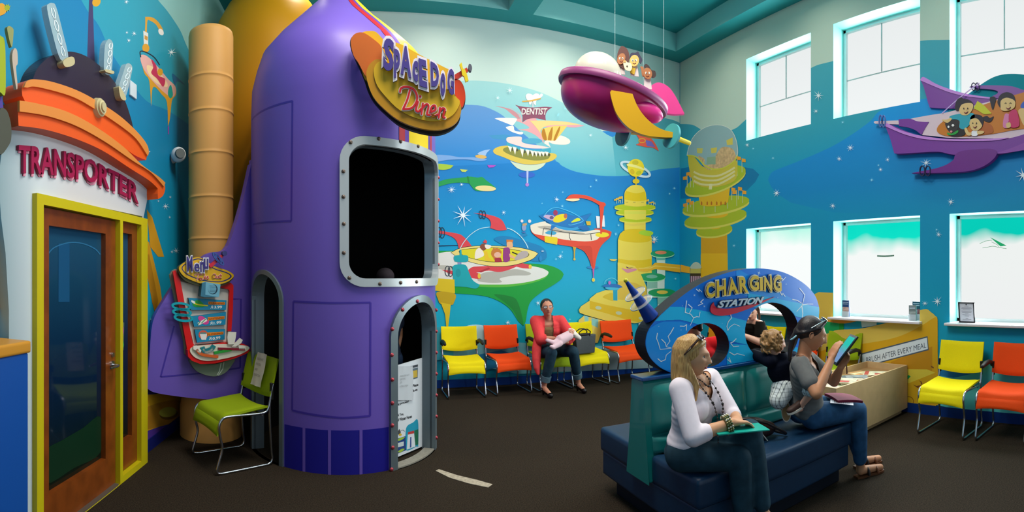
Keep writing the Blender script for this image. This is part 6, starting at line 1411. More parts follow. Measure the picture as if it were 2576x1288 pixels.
# ================================================================ things in and by the rocket
# white poster leaning inside the right doorway
pA_, pB_ = floor_at(990,1160), floor_at(1055,1132); dv = (pB_-pA_).normalized(); PS = Pl(pA_.xy, (dv.y, -dv.x))
e = empty('printed_poster', PS.W(PS.px(1020,YH)[0], 0, 0), label='white printed poster board leaning inside the right rocket doorway', cat='poster')
u0, u1 = PS.px(965,YH)[0], PS.px(1062,YH)[0]; zt0, zt1 = PS.px(992,924)[1], PS.px(1056,902)[1]
mb = MB(); slab_uz(mb, PS, [[(u0,.02),(u1,.02),(u1,zt1),(u0,zt0-.0)]], -.012, 0, M(0xD8DCE0,.5)); loc_parent(mb.build('board'), e)
t_ = (960,740,2.74); mb = MB(); tk = M(0x26282C,.6)
for s_, q_ in (('uck. Please',[(186,650),(252,632),(252,612),(186,630)]),('rs while we',[(182,685),(246,666),(246,646),(182,665)]),('aling process!',[(90,775),(186,750),(186,730),(90,755)]),('hank You,',[(90,850),(152,836),(152,815),(90,829)]),('ns of Winter Haven',[(90,885),(208,852),(208,830),(90,862)])):
    text(mb, quadfn(PS, T(t_, q_)), s_, .001, .001, tk, offset=.03)
loc_parent(mb.build('poster_text'), e)
mb = MB()
def pd(c, pts, w=.001): decal(mb, PS, w, M(c,.5), T(t_, pts))
pd(0x3A4048, [(196,496),(250,484),(250,500),(196,512)]); pd(0x5A6A74, [(205,515),(250,504),(248,578),(200,592)]); pd(0xC8A83A, [(210,530),(245,522),(245,570),(208,580)], .0015); pd(0x2A6A7A, [(92,540),(112,520),(112,560),(92,580)])
pd(0x1C94B0, smooth([(165,960),(175,910),(215,885),(250,870),(252,1040),(240,1050),(165,1075)],4)); pd(0x1C6A4A, [(225,940),(252,930),(252,1035),(225,1045)], .0013)
pd(0xD8DCE0, [(180,960),(222,950),(232,1050),(172,1072)], .0015); pd(0xB83A34, [(182,950),(222,940),(224,958),(180,968)], .002); pd(0x2A4A8A, [(196,985),(204,983),(204,1055),(194,1058)], .002)
pd(0x1E3E7C, [(90,1000),(165,978),(168,1075),(90,1108)], .0012); pd(0x9AB83A, smooth([(95,1008),(130,990),(160,985),(130,1008)],3), .0016); pd(0x9AB83A, smooth([(110,1085),(140,1065),(158,1068),(130,1090)],3), .0016); pd(0xC8D0D0, [(92,1030),(152,1015),(152,1045),(92,1060)], .0016)
pd(0x4A4A4A, [(108,950),(122,928),(132,950),(126,970),(112,965)], .0014); pd(0xD8B020, oval(128,968,10,8), .0015); pd(0x6A6A6A, stroke([(132,940),(148,935),(158,945)],3), .0014)
loc_parent(mb.build('poster_print'), e)
mb = MB(); P3 = lambda x, y, w: PS.W(*PS.px(*T(t_, [(x, y)])[0]), w)
mb.grid([[P3(x, y, .012+.006*sin(x*.2+y*.05)) for x in (98,115,135,155,175,195,210)] for y in (730,690,650,600,550,515,495)], M(0xC4C8CC,.6)); o = mb.build('paper_notice'); tag(o, 'second crumpled paper notice taped over the white poster', 'paper')
nb = MB()
for k, s_ in enumerate(('EASE DO NOT','ER STILL','ER','STRUCTION')): text(nb, quadfn(PS, T(t_, [(118,568+k*24),(118+(62,38,12,52)[k],560+k*24),(118+(62,38,12,52)[k],548+k*24),(118,556+k*24)])), s_, .021, .021, M(0x8A8E92,.6))
loc_parent(nb.build('typed_text'), o)
# red toy box seen behind the poster, through the door
mb = MB(); c = sightline(990, 890, 4.75); mb.box((c.x-.05, c.y+.1, .5), (.16,.16,1.0), M(0x8A1420,.5), bev=.02); tag(mb.build('red_cabinet'), 'dark red cabinet edge inside the right rocket doorway', 'cabinet')
# worn tape strip on the carpet
mb = MB(); A = [floor_at(x, y, .004) for x, y in ((1096,1184),(1104,1180),(1150,1195),(1200,1207),(1239,1218),(1228,1226),(1180,1216),(1130,1201))]
mb.add(A, [tuple(reversed(range(8)))], M(0xA89C88,.8,noise=.25,nscale=40)); mb.add([Vector((p.x,p.y,.0005)) for p in A]+A, [(i, (i+1) % 8, 8+(i+1) % 8, 8+i) for i in range(8)], M(0x8A8070,.8)); tag(mb.build('floor_tape'), 'short worn beige tape strip on the carpet', 'tape')
mb = MB(); A = [sightline(x, y, d) for x, y, d in ((-6,1082,2.5),(15,1084,2.6),(0,1108,2.6),(-12,1110,2.5))]
tag(mb.add(A+[p+Vector((0,0,-.004)) for p in A], [(0,1,2,3),(7,6,5,4),(0,4,5,1),(1,5,6,2),(2,6,7,3),(3,7,4,0)], M(0xD8C8C0,.6)).build('leaflet'), 'corner of a pale leaflet at the far left edge', 'leaflet')
# ================================================================ people
def V3(*a): return Vector(a)
def frame3(o, f, up=(0,0,1)):
    """local x = the figure's right, y = forward, z = up"""
    f = Vector(f).normalized(); up = Vector(up); r = f.cross(up).normalized(); u = r.cross(f).normalized()
    m = Matrix((r, f, u)).transposed().to_4x4(); m.translation = Vector(o); return m
def blob(parts, m, voxel=.008, it=6, cut=None, fac=.5):
    """fuse capsules and ellipsoids into one smooth skin; returns a mesh"""
    mb = MB(); m0 = m
    for p in parts:
        if p[0] == 'c':
            _, a, b_, ra, rb = p; a, b_ = Vector(a), Vector(b_)
            if (b_-a).length > 1e-4: mb.cone(a, b_, ra, rb, m0, 18)
            mb.ell(a, ra, m0, seg=18, rings=12); mb.ell(b_, rb, m0, seg=18, rings=12)
        else:
            mb.ell(p[1], p[2], m0, p[3] if len(p) > 3 else None, 28, 18)
    o = mb.build('tmp'); r = o.modifiers.new('r', 'REMESH'); r.mode = 'VOXEL'; r.voxel_size = voxel; r.use_smooth_shade = True
    s_ = o.modifiers.new('s', 'SMOOTH'); s_.factor = fac; s_.iterations = it
    dg = bpy.context.evaluated_depsgraph_get(); dg.update(); me = bpy.data.meshes.new_from_object(o.evaluated_get(dg))
    old = o.data; bpy.data.objects.remove(o); bpy.data.meshes.remove(old)
    if cut:
        bm = bmesh.new(); bm.from_mesh(me); dele = [f for f in bm.faces if cut(f.calc_center_median())]
        bmesh.ops.delete(bm, geom=dele, context='FACES')
        be = [v for v in bm.verts if v.is_boundary]
        for _ in range(6): bmesh.ops.smooth_vert(bm, verts=be, factor=.5, use_axis_x=True, use_axis_y=True, use_axis_z=True)
        bm.to_mesh(me); bm.free()
    me.materials.clear(); me.materials.append(m)
    me.polygons.foreach_set('use_smooth', [True]*len(me.polygons)); me.polygons.foreach_set('material_index', [0]*len(me.polygons))
    return me
def link(me, name, par):
    o = bpy.data.objects.new(name, me); COL.objects.link(o); me.name = name
    if par: loc_parent(o, par)
    return o
def head_mesh(mb, H, s, skin, jaw=1.0):
    """a head with brow, sockets, nose, lips, chin and ears; H = frame, s = scale"""
    NU, NV = 88, 68; rows = []
    def g(x, c, w): return math.exp(-((x-c)/w)**2)
    for i in range(NV+1):
        la = -pi/2+pi*i/NV; row = []
        for j in range(NU):
            lo = 2*pi*j/NU; d = Vector((sin(lo)*cos(la), cos(lo)*cos(la), sin(la)))
            x, y, z = d.x*.076, d.y*.096, d.z*.116
            t = max(0, -z-.01)/.10                                       # towards the jaw
            x *= 1-.30*t*t*jaw if z < 0 else 1
            if y < 0: y *= 1-.42*min(1, t*1.1)
            if y > 0:
                fl = max(0, 1-abs(x)/.07)
                y += -.010*g(z,.075,.05)*fl
                y += .006*g(z,.026,.014)*g(x,0,.05)                      # brow
                y += -.011*(g(x,.031,.016)+g(x,-.031,.016))*g(z,.006,.013)
                nz = max(0, min(1, (.018-z)/.05)) if z > -.036 else max(0, 1-(-.036-z)/.008)
                y += (.006+.019*nz)*g(x,0,.0105+.004*nz)*(1 if z < .02 else g(z,.02,.012))*(z > -.05)
                y += .006*(g(x,.011,.007)+g(x,-.011,.007))*g(z,-.031,.008)  # nostrils
                y += .0065*g(x,0,.021)*(g(z,-.053,.0055)+g(z,-.066,.0065)) - .004*g(x,0,.024)*g(z,-.0595,.003)
                y += .010*g(x,0,.024)*g(z,-.095,.016)                    # chin
                y += .004*(g(x,.045,.02)+g(x,-.045,.02))*g(z,-.022,.022) # cheeks
                y += -.004*g(z,-.078,.008)*g(x,0,.03)
            row.append(H @ (Vector((x, y, z))*s))
        rows.append(row)
    mb.grid(rows, skin, closed_u=True)
    for k in (-1, 1):
        R_ = H.to_3x3().to_4x4() @ Matrix.Rotation(k*radians(-18), 4, 'Z')
        mb.ell(H @ (Vector((k*.076, -.012, -.006))*s), (.0075*s, .016*s, .027*s), skin, R_, 16, 12)
        mb.tube([H @ (Vector((k*(.080+.003*sin(a)), -.014-.013*cos(a*1.0), -.003+.022*sin(a)))*s) for a in [(-1.2+i*.35) for i in range(10)]], .0036*s, skin, 8)
def face_parts(H, s, par, iris=0x4A3420, brow=0x6A4A2A, lip=0xB0605A, closed=False, lids=None):
    P = lambda x, y, z: H @ (Vector((x, y, z))*s); R_ = H.to_3x3().to_4x4()
    for k in (-1, 1):
        if not closed:
            mb = MB(); mb.ell(P(k*.031,.0725,.0055), (.0135*s,.0085*s,.0062*s), M(0xE8E2DC,.2), R_, 16, 10)
            mb.ell(P(k*.031+.002,.0787,.0055), (.0056*s,.0036*s,.0056*s), M(iris,.15), R_, 12, 8); mb.ell(P(k*.031+.002,.0814,.0055), (.0026*s,.0016*s,.0026*s), M(0x080606,.1), R_, 10, 6)
            loc_parent(mb.build('eye'), par)
        mb = MB(); zz = .0115 if not closed else .003
        mb.tube([P(k*.031+(i-4)*.0036, .0800-.00045*(i-4)**2, zz-.00022*(i-4)**2) for i in range(9)], [.0006,.0012,.0018,.002,.0022,.002,.0018,.0012,.0006], M(0x241812,.5), 6); loc_parent(mb.build('eyelashes'), par)
        mb = MB(); mb.tube([P(k*(.016+.0045*i), .0840-.00050*i*i, .0265+.0022*i-.00045*i*i) for i in range(8)], [.0014,.0022,.0026,.0026,.0024,.002,.0015,.0008], M(brow,.7), 6); loc_parent(mb.build('eyebrow'), par)
    mb = MB(); lm = M(lip,.4)
    mb.tube([P(x, .0885-14*x*x, -.0545+.0012*cos(x*200)) for x in [(-.021+.0042*i) for i in range(11)]], [s*r for r in (.0008,.002,.003,.0036,.0038,.0034,.0038,.0036,.003,.002,.0008)], lm, 8)
    mb.tube([P(x, .0868-14*x*x, -.0635+4*x*x) for x in [(-.019+.0038*i) for i in range(11)]], [s*r for r in (.0008,.0024,.0036,.0044,.0048,.005,.0048,.0044,.0036,.0024,.0008)], lm, 8); loc_parent(mb.build('lips'), par)
def hand_parts(w, tip, nrm, s=1, curl=25, spread=1, thumb=1, pose=None):
    """palm and five bent fingers: w wrist, tip = direction of the hand, nrm = back of the hand"""
    d = Vector(tip).normalized(); n = (Vector(nrm)-d*Vector(nrm).dot(d)).normalized(); x = d.cross(n)*thumb; out = []; w = Vector(w)
    out.append(('c', w, w+d*.03*s, .021*s, .022*s)); kn = []
    for i, (o_, L_) in enumerate(((-.030,.82),(-.011,.95),(.010,1.0),(.029,.9))):       # little .. index
        k = w+d*(.082+.006*(i in (1,2)))*s+x*o_*s; kn.append(k); out.append(('c', w+d*.02*s+x*o_*.5*s, k, .0145*s, .0112*s))
        a = 0; p = k; dd = d+x*o_*1.2*spread; dd.normalize()
        for j, l in enumerate((.040,.026,.020)):
            a += radians(curl if pose is None else pose[i][j]); q = p+(dd*cos(a)-n*sin(a))*l*L_*s; out.append(('c', p, q, (.0092,.0084,.0076)[j]*s, (.0084,.0076,.0066)[j]*s)); p = q
    t0 = w+d*.022*s+x*.020*s; t1 = t0+(d*.62+x*.75-n*.25).normalized()*.042*s; t2 = t1+(d*.85+x*.35-n*.35).normalized()*.03*s; t3 = t2+(d*.95+x*.05-n*.4).normalized()*.022*s
    out += [('c', t0, t1, .0145*s, .0105*s), ('c', t1, t2, .0102*s, .009*s), ('c', t2, t3, .009*s, .0072*s)]
    return out
def torso_parts(hip, neck, fh, fc, k=1.0, hipw=.165, waist=.135, chest=.155, shw=.165, dep=1.0, add=0, lo=0, hi=1):
    out = []; n = 12
    for i in range(n+1):
        t = i/n
        if t < lo or t > hi: continue
        c = Vector(hip).lerp(Vector(neck), t); f = Vector(fh).lerp(Vector(fc), t); f.z = 0; ax = (Vector(neck)-Vector(hip)).normalized()
        W_ = [hipw, hipw*.97, waist*1.08, waist, waist*1.06, chest, chest*1.02, chest, shw*.9, .07][min(9, int(t*9.001))]; t2 = t*9.001-int(t*9.001); W2 = [hipw, hipw*.97, waist*1.08, waist, waist*1.06, chest, chest*1.02, chest, shw*.9, .07][min(9, int(t*9.001)+1)]
        w_ = W_*(1-t2)+W2*t2; dpt = (.118-.028*sin(pi*min(1,t*1.3))*0-.03*t)*dep*(1-.12*math.exp(-((t-.35)/.2)**2))
        if t > .85: dpt = .065*dep
        fr = frame3(c, f, ax); out.append(('e', c+f.normalized()*.012*sin(pi*t), (w_*k+add, dpt*k+add, .055*k+add), fr.to_3x3().to_4x4()))
    return out
def person(label, group, d, skin=0xC98F6A, body_voxel=.0075):
    """d: joints in world space, see below"""
    hip, neck = Vector(d['hip']), Vector(d['neck']); fh, fc = Vector(d['fh']), Vector(d['fc']); k = d.get('k', 1.0)
    e = empty('person', (hip.x, hip.y, 0), label=label, cat='person', group=group)
    sk = M(skin, .5, spec=.35, noise=.04, nscale=20, name='skin'); l = lambda f: Vector((-f.y, f.x, 0)).normalized()
    sw = d.get('sw', .17)*k; shs = [neck-l(fc)*sw-Vector((0,0,.045*k)), neck+l(fc)*sw-Vector((0,0,.045*k))]
    if 'sh' in d: shs = [Vector(p) for p in d['sh']]
    hw = .085*k*d.get('fat', 1); hps = [hip-l(fh)*hw, hip+l(fh)*hw]; fat = d.get('fat', 1)
    T_ = torso_parts(hip, neck-Vector((0,0,.02*k)), fh, fc, k*.93, dep=d.get('dep',1)*fat, waist=.125*fat, hipw=.155*fat, chest=.148*fat)
    B_ = list(T_)
    for i, a in enumerate(d['arms']):
        el, wr = Vector(a[0]), Vector(a[1]); B_ += [('c', shs[i], el, .048*k*fat, .038*k*fat), ('c', el, el.lerp(wr,.35), .038*k*fat, .037*k*fat), ('c', el.lerp(wr,.35), wr, .037*k*fat, .025*k)]
        B_.append(('c', neck-Vector((0,0,.03*k)), shs[i], .05*k, .048*k*fat))
        B_ += hand_parts(wr, a[2], a[3], s=k*.95, curl=a[4] if len(a) > 4 else 25, thumb=a[5] if len(a) > 5 else 1)
    for i, a in enumerate(d['legs']):
        kn, an, toe = Vector(a[0]), Vector(a[1]), Vector(a[2]); B_ += [('c', hps[i], kn, .078*k*fat, .055*k), ('c', kn, kn.lerp(an,.3), .052*k, .052*k), ('c', kn.lerp(an,.3), an, .052*k, .034*k), ('c', an-Vector((0,0,.03*k)), toe, .034*k, .026*k), ('c', an, an-Vector((0,0,.03*k)), .034*k, .036*k)]
    hd = Vector(d['head']); hf = Vector(d['hf']); hs = d.get('hs', 1.0)*k; H = frame3(hd, hf, d.get('hup', (0,0,1)))
    B_ += [('c', neck-Vector((0,0,.03*k)), H @ (Vector((0,-.022,-.06))*hs), .05*k, .05*hs)]
    me = blob(B_, sk, body_voxel, 4); mb = MB(); mb.v = [tuple(v.co) for v in me.vertices]; mb.f = [tuple(p.vertices) for p in me.polygons]; mb.mats = [sk]; mb.m = [0]*len(mb.f); mb.sm = [True]*len(mb.f)
    head_mesh(mb, H, hs, sk); loc_parent(mb.build('body'), e); bpy.data.meshes.remove(me)
    face_parts(H, hs, e, **d.get('face', {}))
    # clothes
    c = d.get('clothes', {})
    if 'top' in c:
        mt, sl, cutf, add = c['top']; tp = torso_parts(hip, neck-Vector((0,0,.02*k)), fh, fc, k*.95, dep=d.get('dep',1)*fat, waist=.128*fat, hipw=.16*fat, chest=.152*fat, add=.012+add, lo=c.get('hem', .1))
        if d.get('bust'):
            fr = frame3(hip.lerp(neck,.62), fc); b_ = d['bust']
            for s_ in (-1, 1): tp.append(('e', fr @ Vector((s_*.072*k, .075*k, 0)), (.068*k*b_, .06*k*b_, .066*k*b_)))
        for i, a in enumerate(d['arms']):
            el, wr = Vector(a[0]), Vector(a[1]); tp.append(('c', neck-Vector((0,0,.045*k)), shs[i], .05*k+add, .055*k*fat+add))
            if sl <= 1: tp.append(('c', shs[i], shs[i].lerp(el, sl), .056*k*fat+add, .053*k*fat+add))
            else: tp += [('c', shs[i], el, .056*k*fat+add, .046*k*fat+add), ('c', el, el.lerp(wr, sl-1), .046*k*fat+add, .040*k*fat+add)]
        fr = frame3(neck, fc); inv = fr.inverted(); me = blob(tp, mt, body_voxel, 5, (lambda p: cutf(inv @ p)) if cutf else None); o = link(me, c.get('top_name','shirt'), e)
        so = o.modifiers.new('s','SOLIDIFY'); so.thickness = .003; so.offset = -1
    if 'legs' in c:
        mt, frac, add = c['legs']; lp_ = torso_parts(hip, neck, fh, fc, k*.95, waist=.13*fat, hipw=.162*fat, dep=fat, add=.010, hi=.26)
        for i, a in enumerate(d['legs']):
            kn, an = Vector(a[0]), Vector(a[1]); lp_.append(('c', hps[i], kn, .088*k*fat+add, .062*k+add))
            if frac > 1: lp_ += [('c', kn, kn.lerp(an,.4), .062*k+add, .058*k+add), ('c', kn.lerp(an,.4), kn.lerp(an, frac-1), .058*k+add, .044*k+add)]
            else: lp_[-1] = ('c', hps[i], hps[i].lerp(kn, frac), .088*k*fat+add, .07*k+add)
        link(blob(lp_, mt, body_voxel, 5), c.get('legs_name','jeans'), e)
    return e, H, hs, shs
def hair(e, H, hs, m, parts, voxel=.006, it=2, name='hair', cut=None):
    P = lambda p: H @ (Vector(p)*hs); out = []
    for p in parts:
        if p[0] == 'e': out.append(('e', P(p[1]), tuple(r*hs for r in p[2]), H.to_3x3().to_4x4()))
        elif p[0] == 'l':                                                # lock: points, radius start, radius end
            pts = p[1]; n = len(pts)
            for i in range(n-1): out.append(('c', P(pts[i]), P(pts[i+1]), (p[2]+(p[3]-p[2])*i/(n-1))*hs, (p[2]+(p[3]-p[2])*(i+1)/(n-1))*hs))
    inv = H.inverted(); me = blob(out, m, voxel, it, (lambda q: cut(inv @ q/hs)) if cut else None); return link(me, name, e)
def hairmat(c, c2):
    key = ('hair', c, c2)
    if key in MC: return MC[key]
    m = bpy.data.materials.new('hair'); m.use_nodes = True; N, Lk = m.node_tree.nodes, m.node_tree.links; b = N['Principled BSDF']; b.inputs['Roughness'].default_value = .42
    tc = N.new('ShaderNodeTexCoord'); mp_ = N.new('ShaderNodeMapping'); mp_.inputs['Scale'].default_value = (90, 90, 7); Lk.new(tc.outputs['Object'], mp_.inputs[0])
    n = N.new('ShaderNodeTexNoise'); n.inputs['Scale'].default_value = 2.2; n.inputs['Detail'].default_value = 5; Lk.new(mp_.outputs[0], n.inputs['Vector'])
    cr = N.new('ShaderNodeValToRGB'); cr.color_ramp.elements[0].position = .32; cr.color_ramp.elements[0].color = (*rgb(c2),1); cr.color_ramp.elements[1].position = .68; cr.color_ramp.elements[1].color = (*rgb(c),1)
    Lk.new(n.outputs['Fac'], cr.inputs[0]); Lk.new(cr.outputs[0], b.inputs['Base Color']); bp = N.new('ShaderNodeBump'); bp.inputs['Strength'].default_value = .6; bp.inputs['Distance'].default_value = .003
    Lk.new(n.outputs['Fac'], bp.inputs['Height']); Lk.new(bp.outputs[0], b.inputs['Normal']); MC[key] = m; return m
def child(mb, name, e): return loc_parent(mb.build(name), e)
def denim(c): return M(c, .8, spec=.15, noise=.28, nscale=14, bump=.25, name='denim')
cloth = lambda c, n=.05: M(c, .85, spec=.12, noise=n, nscale=40, bump=.1, name='cloth')
# ---------------------------------------------------------------- blonde woman in white, front bench seat
def vneck(w_, dp_, back=.0):
    return lambda p: (p.y > -.02 and p.z > -dp_*1.0 and abs(p.x) < w_*(p.z+dp_)/dp_) or (p.z > .0 and abs(p.x) < w_*.95) or p.z > .035
eA, HA, sA, shA = person('blonde woman in a white long-sleeved top and jeans on the bench', None, dict(
    hip=(1.76,2.31,.545), neck=(1.775,2.245,.965), fh=(.60,-.80,0), fc=(.34,-.94,0), head=(1.728,2.215,1.098), hf=(.64,-.77,-.02), sw=.160, hs=.97, bust=1.12, fat=1.03,
    sh=[(1.625,2.185,.935),(1.925,2.29,.935)],
    arms=[((1.605,2.045,.715),(1.815,1.975,.765),(.9,-.12,-.12),(.1,.1,1),22,-1), ((1.945,2.125,.755),(1.90,2.02,.757),(-.8,-.1,-.03),(.0,.1,1),12,1)],
    legs=[((1.900,2.010,.545),(1.93,2.00,.12),(1.95,1.86,.045)), ((2.005,2.030,.665),(2.03,1.955,.235),(2.08,1.85,.17))],
    face=dict(iris=0x3A2C1C, brow=0x8A6238, lip=0xC0605E), clothes=dict(top=(cloth(0xE9DDE4,.02), 1.30, vneck(.088,.115), .006), hem=.14, legs=(denim(0x253F4C), 1.92, .006))), skin=0xD09A74)
bl = hairmat(0xD8AE6A, 0x9A6A34); rnd = random.Random(3); locks = [('e',(0,-.016,.028),(.088,.100,.098))]
for i in range(20):
    a = -1.62+3.24*i/19; x0, y0 = .074*sin(a), -.018-.084*cos(a)
    ln_ = .28+.04*rnd.random()
    locks.append(('l', [(x0*.25,y0*.25,.108),(x0*.72,y0*.72,.088),(x0*1.0,y0*.98,.045),(x0*1.16,y0*1.02-.004,-.04),(x0*1.22+.004*rnd.uniform(-1,1),y0*1.0-.006,-.12),(x0*1.18+.012*rnd.uniform(-1,1),y0*.95+.012,-.12-ln_*.33),(x0*1.05+.012*rnd.uniform(-1,1),y0*.9+.02,.05-ln_)], .021, .009))
for k in (-1,1):
    for j in range(5): locks.append(('l', [(k*(.004+.004*j),.070-.016*j,.086+.006*j),(k*(.045+.002*j),.058-.016*j,.074+.002*j),(k*.072,.022-.012*j,.046),(k*.083,-.028-.005*j,.006),(k*.084,-.045,-.05)], .012, .012))
for j in range(5): locks.append(('l', [(.080,-.03+.006*j,-.03),(.082,-.005+.008*j,-.09),(.074,.022+.008*j,-.15),(.060+.006*j,.045,-.20-.008*j)], .015, .007))
hair(eA, HA, sA, bl, locks, cut=lambda p: p.y > .052 and p.z < .058 and abs(p.x) < .058)
# sunglasses pushed up on the head 
mb = MB(); P = lambda x, y, z: HA @ (Vector((x,y,z))*sA); sgm = M(0x3A1A0C,.15,coat=.6); R_ = HA.to_3x3().to_4x4() @ Matrix.Rotation(radians(52),4,'X')
for k in (-1,1):
    mb.ell(P(k*.034,.052,.112),(.030,.006,.023),M(0x1E0E0A,.05,coat=1),R_); mb.tube([P(k*.062,.047,.105),P(k*.088,.012,.062),P(k*.094,-.025,.020)],[.006,.007,.004],sgm,8)
mb.tube([P(-.012,.068,.113),P(.012,.068,.113)],.005,sgm,8)
for i in range(7): mb.ell(P(.094,.012-.006*i,.060-.006*i),.0025,M(0xE8D8B0,.1,metal=1),seg=8,rings=6)
g_ = mb.build('sunglasses'); tag(g_, 'brown sunglasses pushed up on the blonde woman\'s head', 'sunglasses')
mb = MB(); mb.ell(P(.084,-.008,-.042),.006,M(0xF2EEE4,.1,metal=.6)); mb.build('earring'); tag(COL.objects[-1], 'pearl earring on the blonde woman\'s ear', 'earring') if False else None
for o in [o for o in COL.objects if o.name.startswith('earring')]: loc_parent(o, eA)
# necklaces: a short beaded one and a long one
def beads(nm, lb, pts, r, m, n, e_=None):
    q = []
    for i in range(len(pts)-1):
        p0,p1,p2,p3 = (Vector(pts[max(i-1,0)]),Vector(pts[i]),Vector(pts[i+1]),Vector(pts[min(i+2,len(pts)-1)]))
        q += [.5*((2*p1)+(p2-p0)*t+(2*p0-5*p1+4*p2-p3)*t*t+(3*p1-p0-3*p2+p3)*t**3) for t in [j/8 for j in range(8)]]
    mb = MB(); mb.tube(q, .0016, M(0x2A221E,.4), 6); o = mb.build('cord')
    L_ = len(q); root = empty(nm, pts[0], label=lb, cat='necklace'); loc_parent(o, root)
    mb = MB()
    for i in range(n):
        c = q[int((i+.5)*L_/n) % L_]; mb.ell(c, r*(.8+.5*((i*7) % 3)/2), m[i % len(m)], seg=10, rings=8)
    loc_parent(mb.build('beads'), root)
# ---------------------------------------------------------------- woman with the tablet
k9 = 1.0
def S9(x, y, z): return (x*k9, y*k9, 1.55+(z-1.55)*k9)
eB, HB, sB, shB = person('dark-haired woman in a grey T-shirt and jeans using a tablet on the bench end', None, dict(
    hip=(2.81,2.27,.565), neck=S9(2.685,2.205,.985), fh=(.95,-.30,0), fc=(.62,-.78,0), head=S9(2.715,2.150,1.145), hf=(.72,-.66,-.28), hup=(.1,-.1,1), bust=.95, fat=1.0,
    sh=[S9(2.555,2.125,.965),S9(2.835,2.28,.945)],
    arms=[(S9(2.515,1.955,.80),S9(2.715,1.985,.985),(.42,-.02,.72),(-.9,.1,.3),16,-1), (S9(2.95,2.13,.78),S9(2.90,2.04,.895),(.35,-.25,.75),(.8,.1,-.2),35,1)],
    legs=[((3.175,2.075,.535),(3.24,2.09,.085),(3.42,2.02,.035)), ((3.235,2.235,.545),(3.40,2.20,.085),(3.58,2.13,.035))],
    face=dict(iris=0x2A1C14, brow=0x2A1C16, lip=0xA86058, closed=True), clothes=dict(top=(cloth(0x6E6E6C,.06), .62, vneck(.082,.15), .006), hem=.05, legs=(denim(0x2C5378), 1.86, .010))), skin=0xC08560)
dk_ = hairmat(0x2A1E1C, 0x100B0C); locks = [('e',(0,-.020,.030),(.085,.098,.096)), ('e',(0,-.095,-.01),(.045,.035,.045)), ('l',[(0,-.10,-.02),(0,-.118,-.07),(.0,-.115,-.14),(0,-.10,-.21)],.028,.012)]
for i in range(12):
    a = -1.9+3.8*i/11; locks.append(('l', [(.03*sin(a),.06,.10),(.080*sin(a),.02-.03*cos(a),.055),(.07*sin(a),-.07,.0),(.02*sin(a),-.115,-.02)], .014, .012))
hair(eB, HB, sB, dk_, locks, cut=lambda p: p.y > .048 and p.z < .062)
mb = MB(); P = lambda x, y, z: HB @ (Vector((x,y,z))*sB)
mb.tube([P(.034*cos(a), -.112+.02*sin(a), -.045+.030*sin(a)) for a in [2*pi*i/20 for i in range(20)]], .006, M(0x9CD0DC,.5), 8, closed=True); child(mb, 'hair_tie', eB)
mb = MB()
for k in (-1,1): mb.ell(P(k*.036,.058,.122),(.030,.006,.02),M(0x20303A,.05,coat=1),HB.to_3x3().to_4x4() @ Matrix.Rotation(radians(60),4,'X')); mb.tube([P(k*.064,.052,.118),P(k*.085,.01,.085),P(k*.088,-.03,.045)],.003,M(0xC8E4E8,.2,metal=.7),8)
mb.tube([P(-.012,.066,.122),P(.012,.066,.122)],.003,M(0xC8E4E8,.2,metal=.7),8); tag(mb.build('sunglasses'), 'thin blue sunglasses pushed up on the dark-haired woman\'s head', 'sunglasses')
for k, (an, toe) in enumerate((((3.24,2.09,.085),(3.42,2.02,.035)), ((3.40,2.20,.085),(3.58,2.13,.035)))):
    a_, t_ = Vector(an), Vector(toe); d = (t_-a_); d.z = 0; d.normalize(); s_ = Vector((-d.y,d.x,0)); h = Vector((a_.x,a_.y,0))-d*.045
    mb = MB(); ln = []
    for w_, f_ in ((.030,0),(.036,.05),(.034,.12),(.045,.18),(.040,.23),(.02,.262)): ln.append((w_, f_))
    top = [h+d*f_+s_*w_ for w_, f_ in ln]+[h+d*f_-s_*w_ for w_, f_ in reversed(ln)]; n = len(top)
    mb.add([p+Vector((0,0,.002)) for p in top]+[p+Vector((0,0,.018)) for p in top], [(i,(i+1)%n,n+(i+1)%n,n+i) for i in range(n)]+[tuple(range(n,2*n)),tuple(reversed(range(n)))], M(0x5A3218,.5)); sole_ = child(mb, 'sandal_sole', eB)
    for f_, mm in ((.10,0x2A1A14),(.185,0x6A3A1C)):
        mb = MB(); mb.tube([h+d*(f_+.0)+s_*(.042*cos(a))+Vector((0,0,.015+.052*(1-.25*(f_>.15))*sin(a))) for a in [pi*i/12 for i in range(13)]], .012, M(mm,.5), 8); mb.build('sandal_strap', sole_)
# tablet in a black case
c = Vector(S9(2.885,2.005,1.035)); thB = atan2(c.x, c.y); rt = Vector((cos(thB),-sin(thB),0)); aw = Vector((sin(thB),cos(thB),0)); up_ = Vector((0,0,1))
e1 = (rt*.60+up_*.76+aw*.18).normalized(); e2 = (aw*.93-rt*.30-up_*.06); e2 = (e2-e1*e2.dot(e1)).normalized(); nn = e1.cross(e2)
if nn.dot(-aw) < 0: nn = -nn
TM = Matrix((e2, e1, nn)).transposed().to_4x4(); TM.translation = c
tb_ = empty('tablet', c, label='tablet in a black case held by the dark-haired woman', cat='tablet')
mb = MB(); mb.box((0,0,0),(1,1,1),M(0x101214,.5)); mb.v = [tuple(TM @ Vector((p[0]*.178,p[1]*.245,p[2]*.012-.006))) for p in mb.v]; child(mb, 'case', tb_)
scm = bpy.data.materials.new('lit_screen'); scm.use_nodes = True; N_, L_ = scm.node_tree.nodes, scm.node_tree.links; pb = N_['Principled BSDF']; pb.inputs['Base Color'].default_value = (.01,.01,.01,1); pb.inputs['Roughness'].default_value = .1
tc = N_.new('ShaderNodeTexCoord'); sx = N_.new('ShaderNodeSeparateXYZ'); L_.new(tc.outputs['UV'], sx.inputs[0]); cr = N_.new('ShaderNodeValToRGB'); 
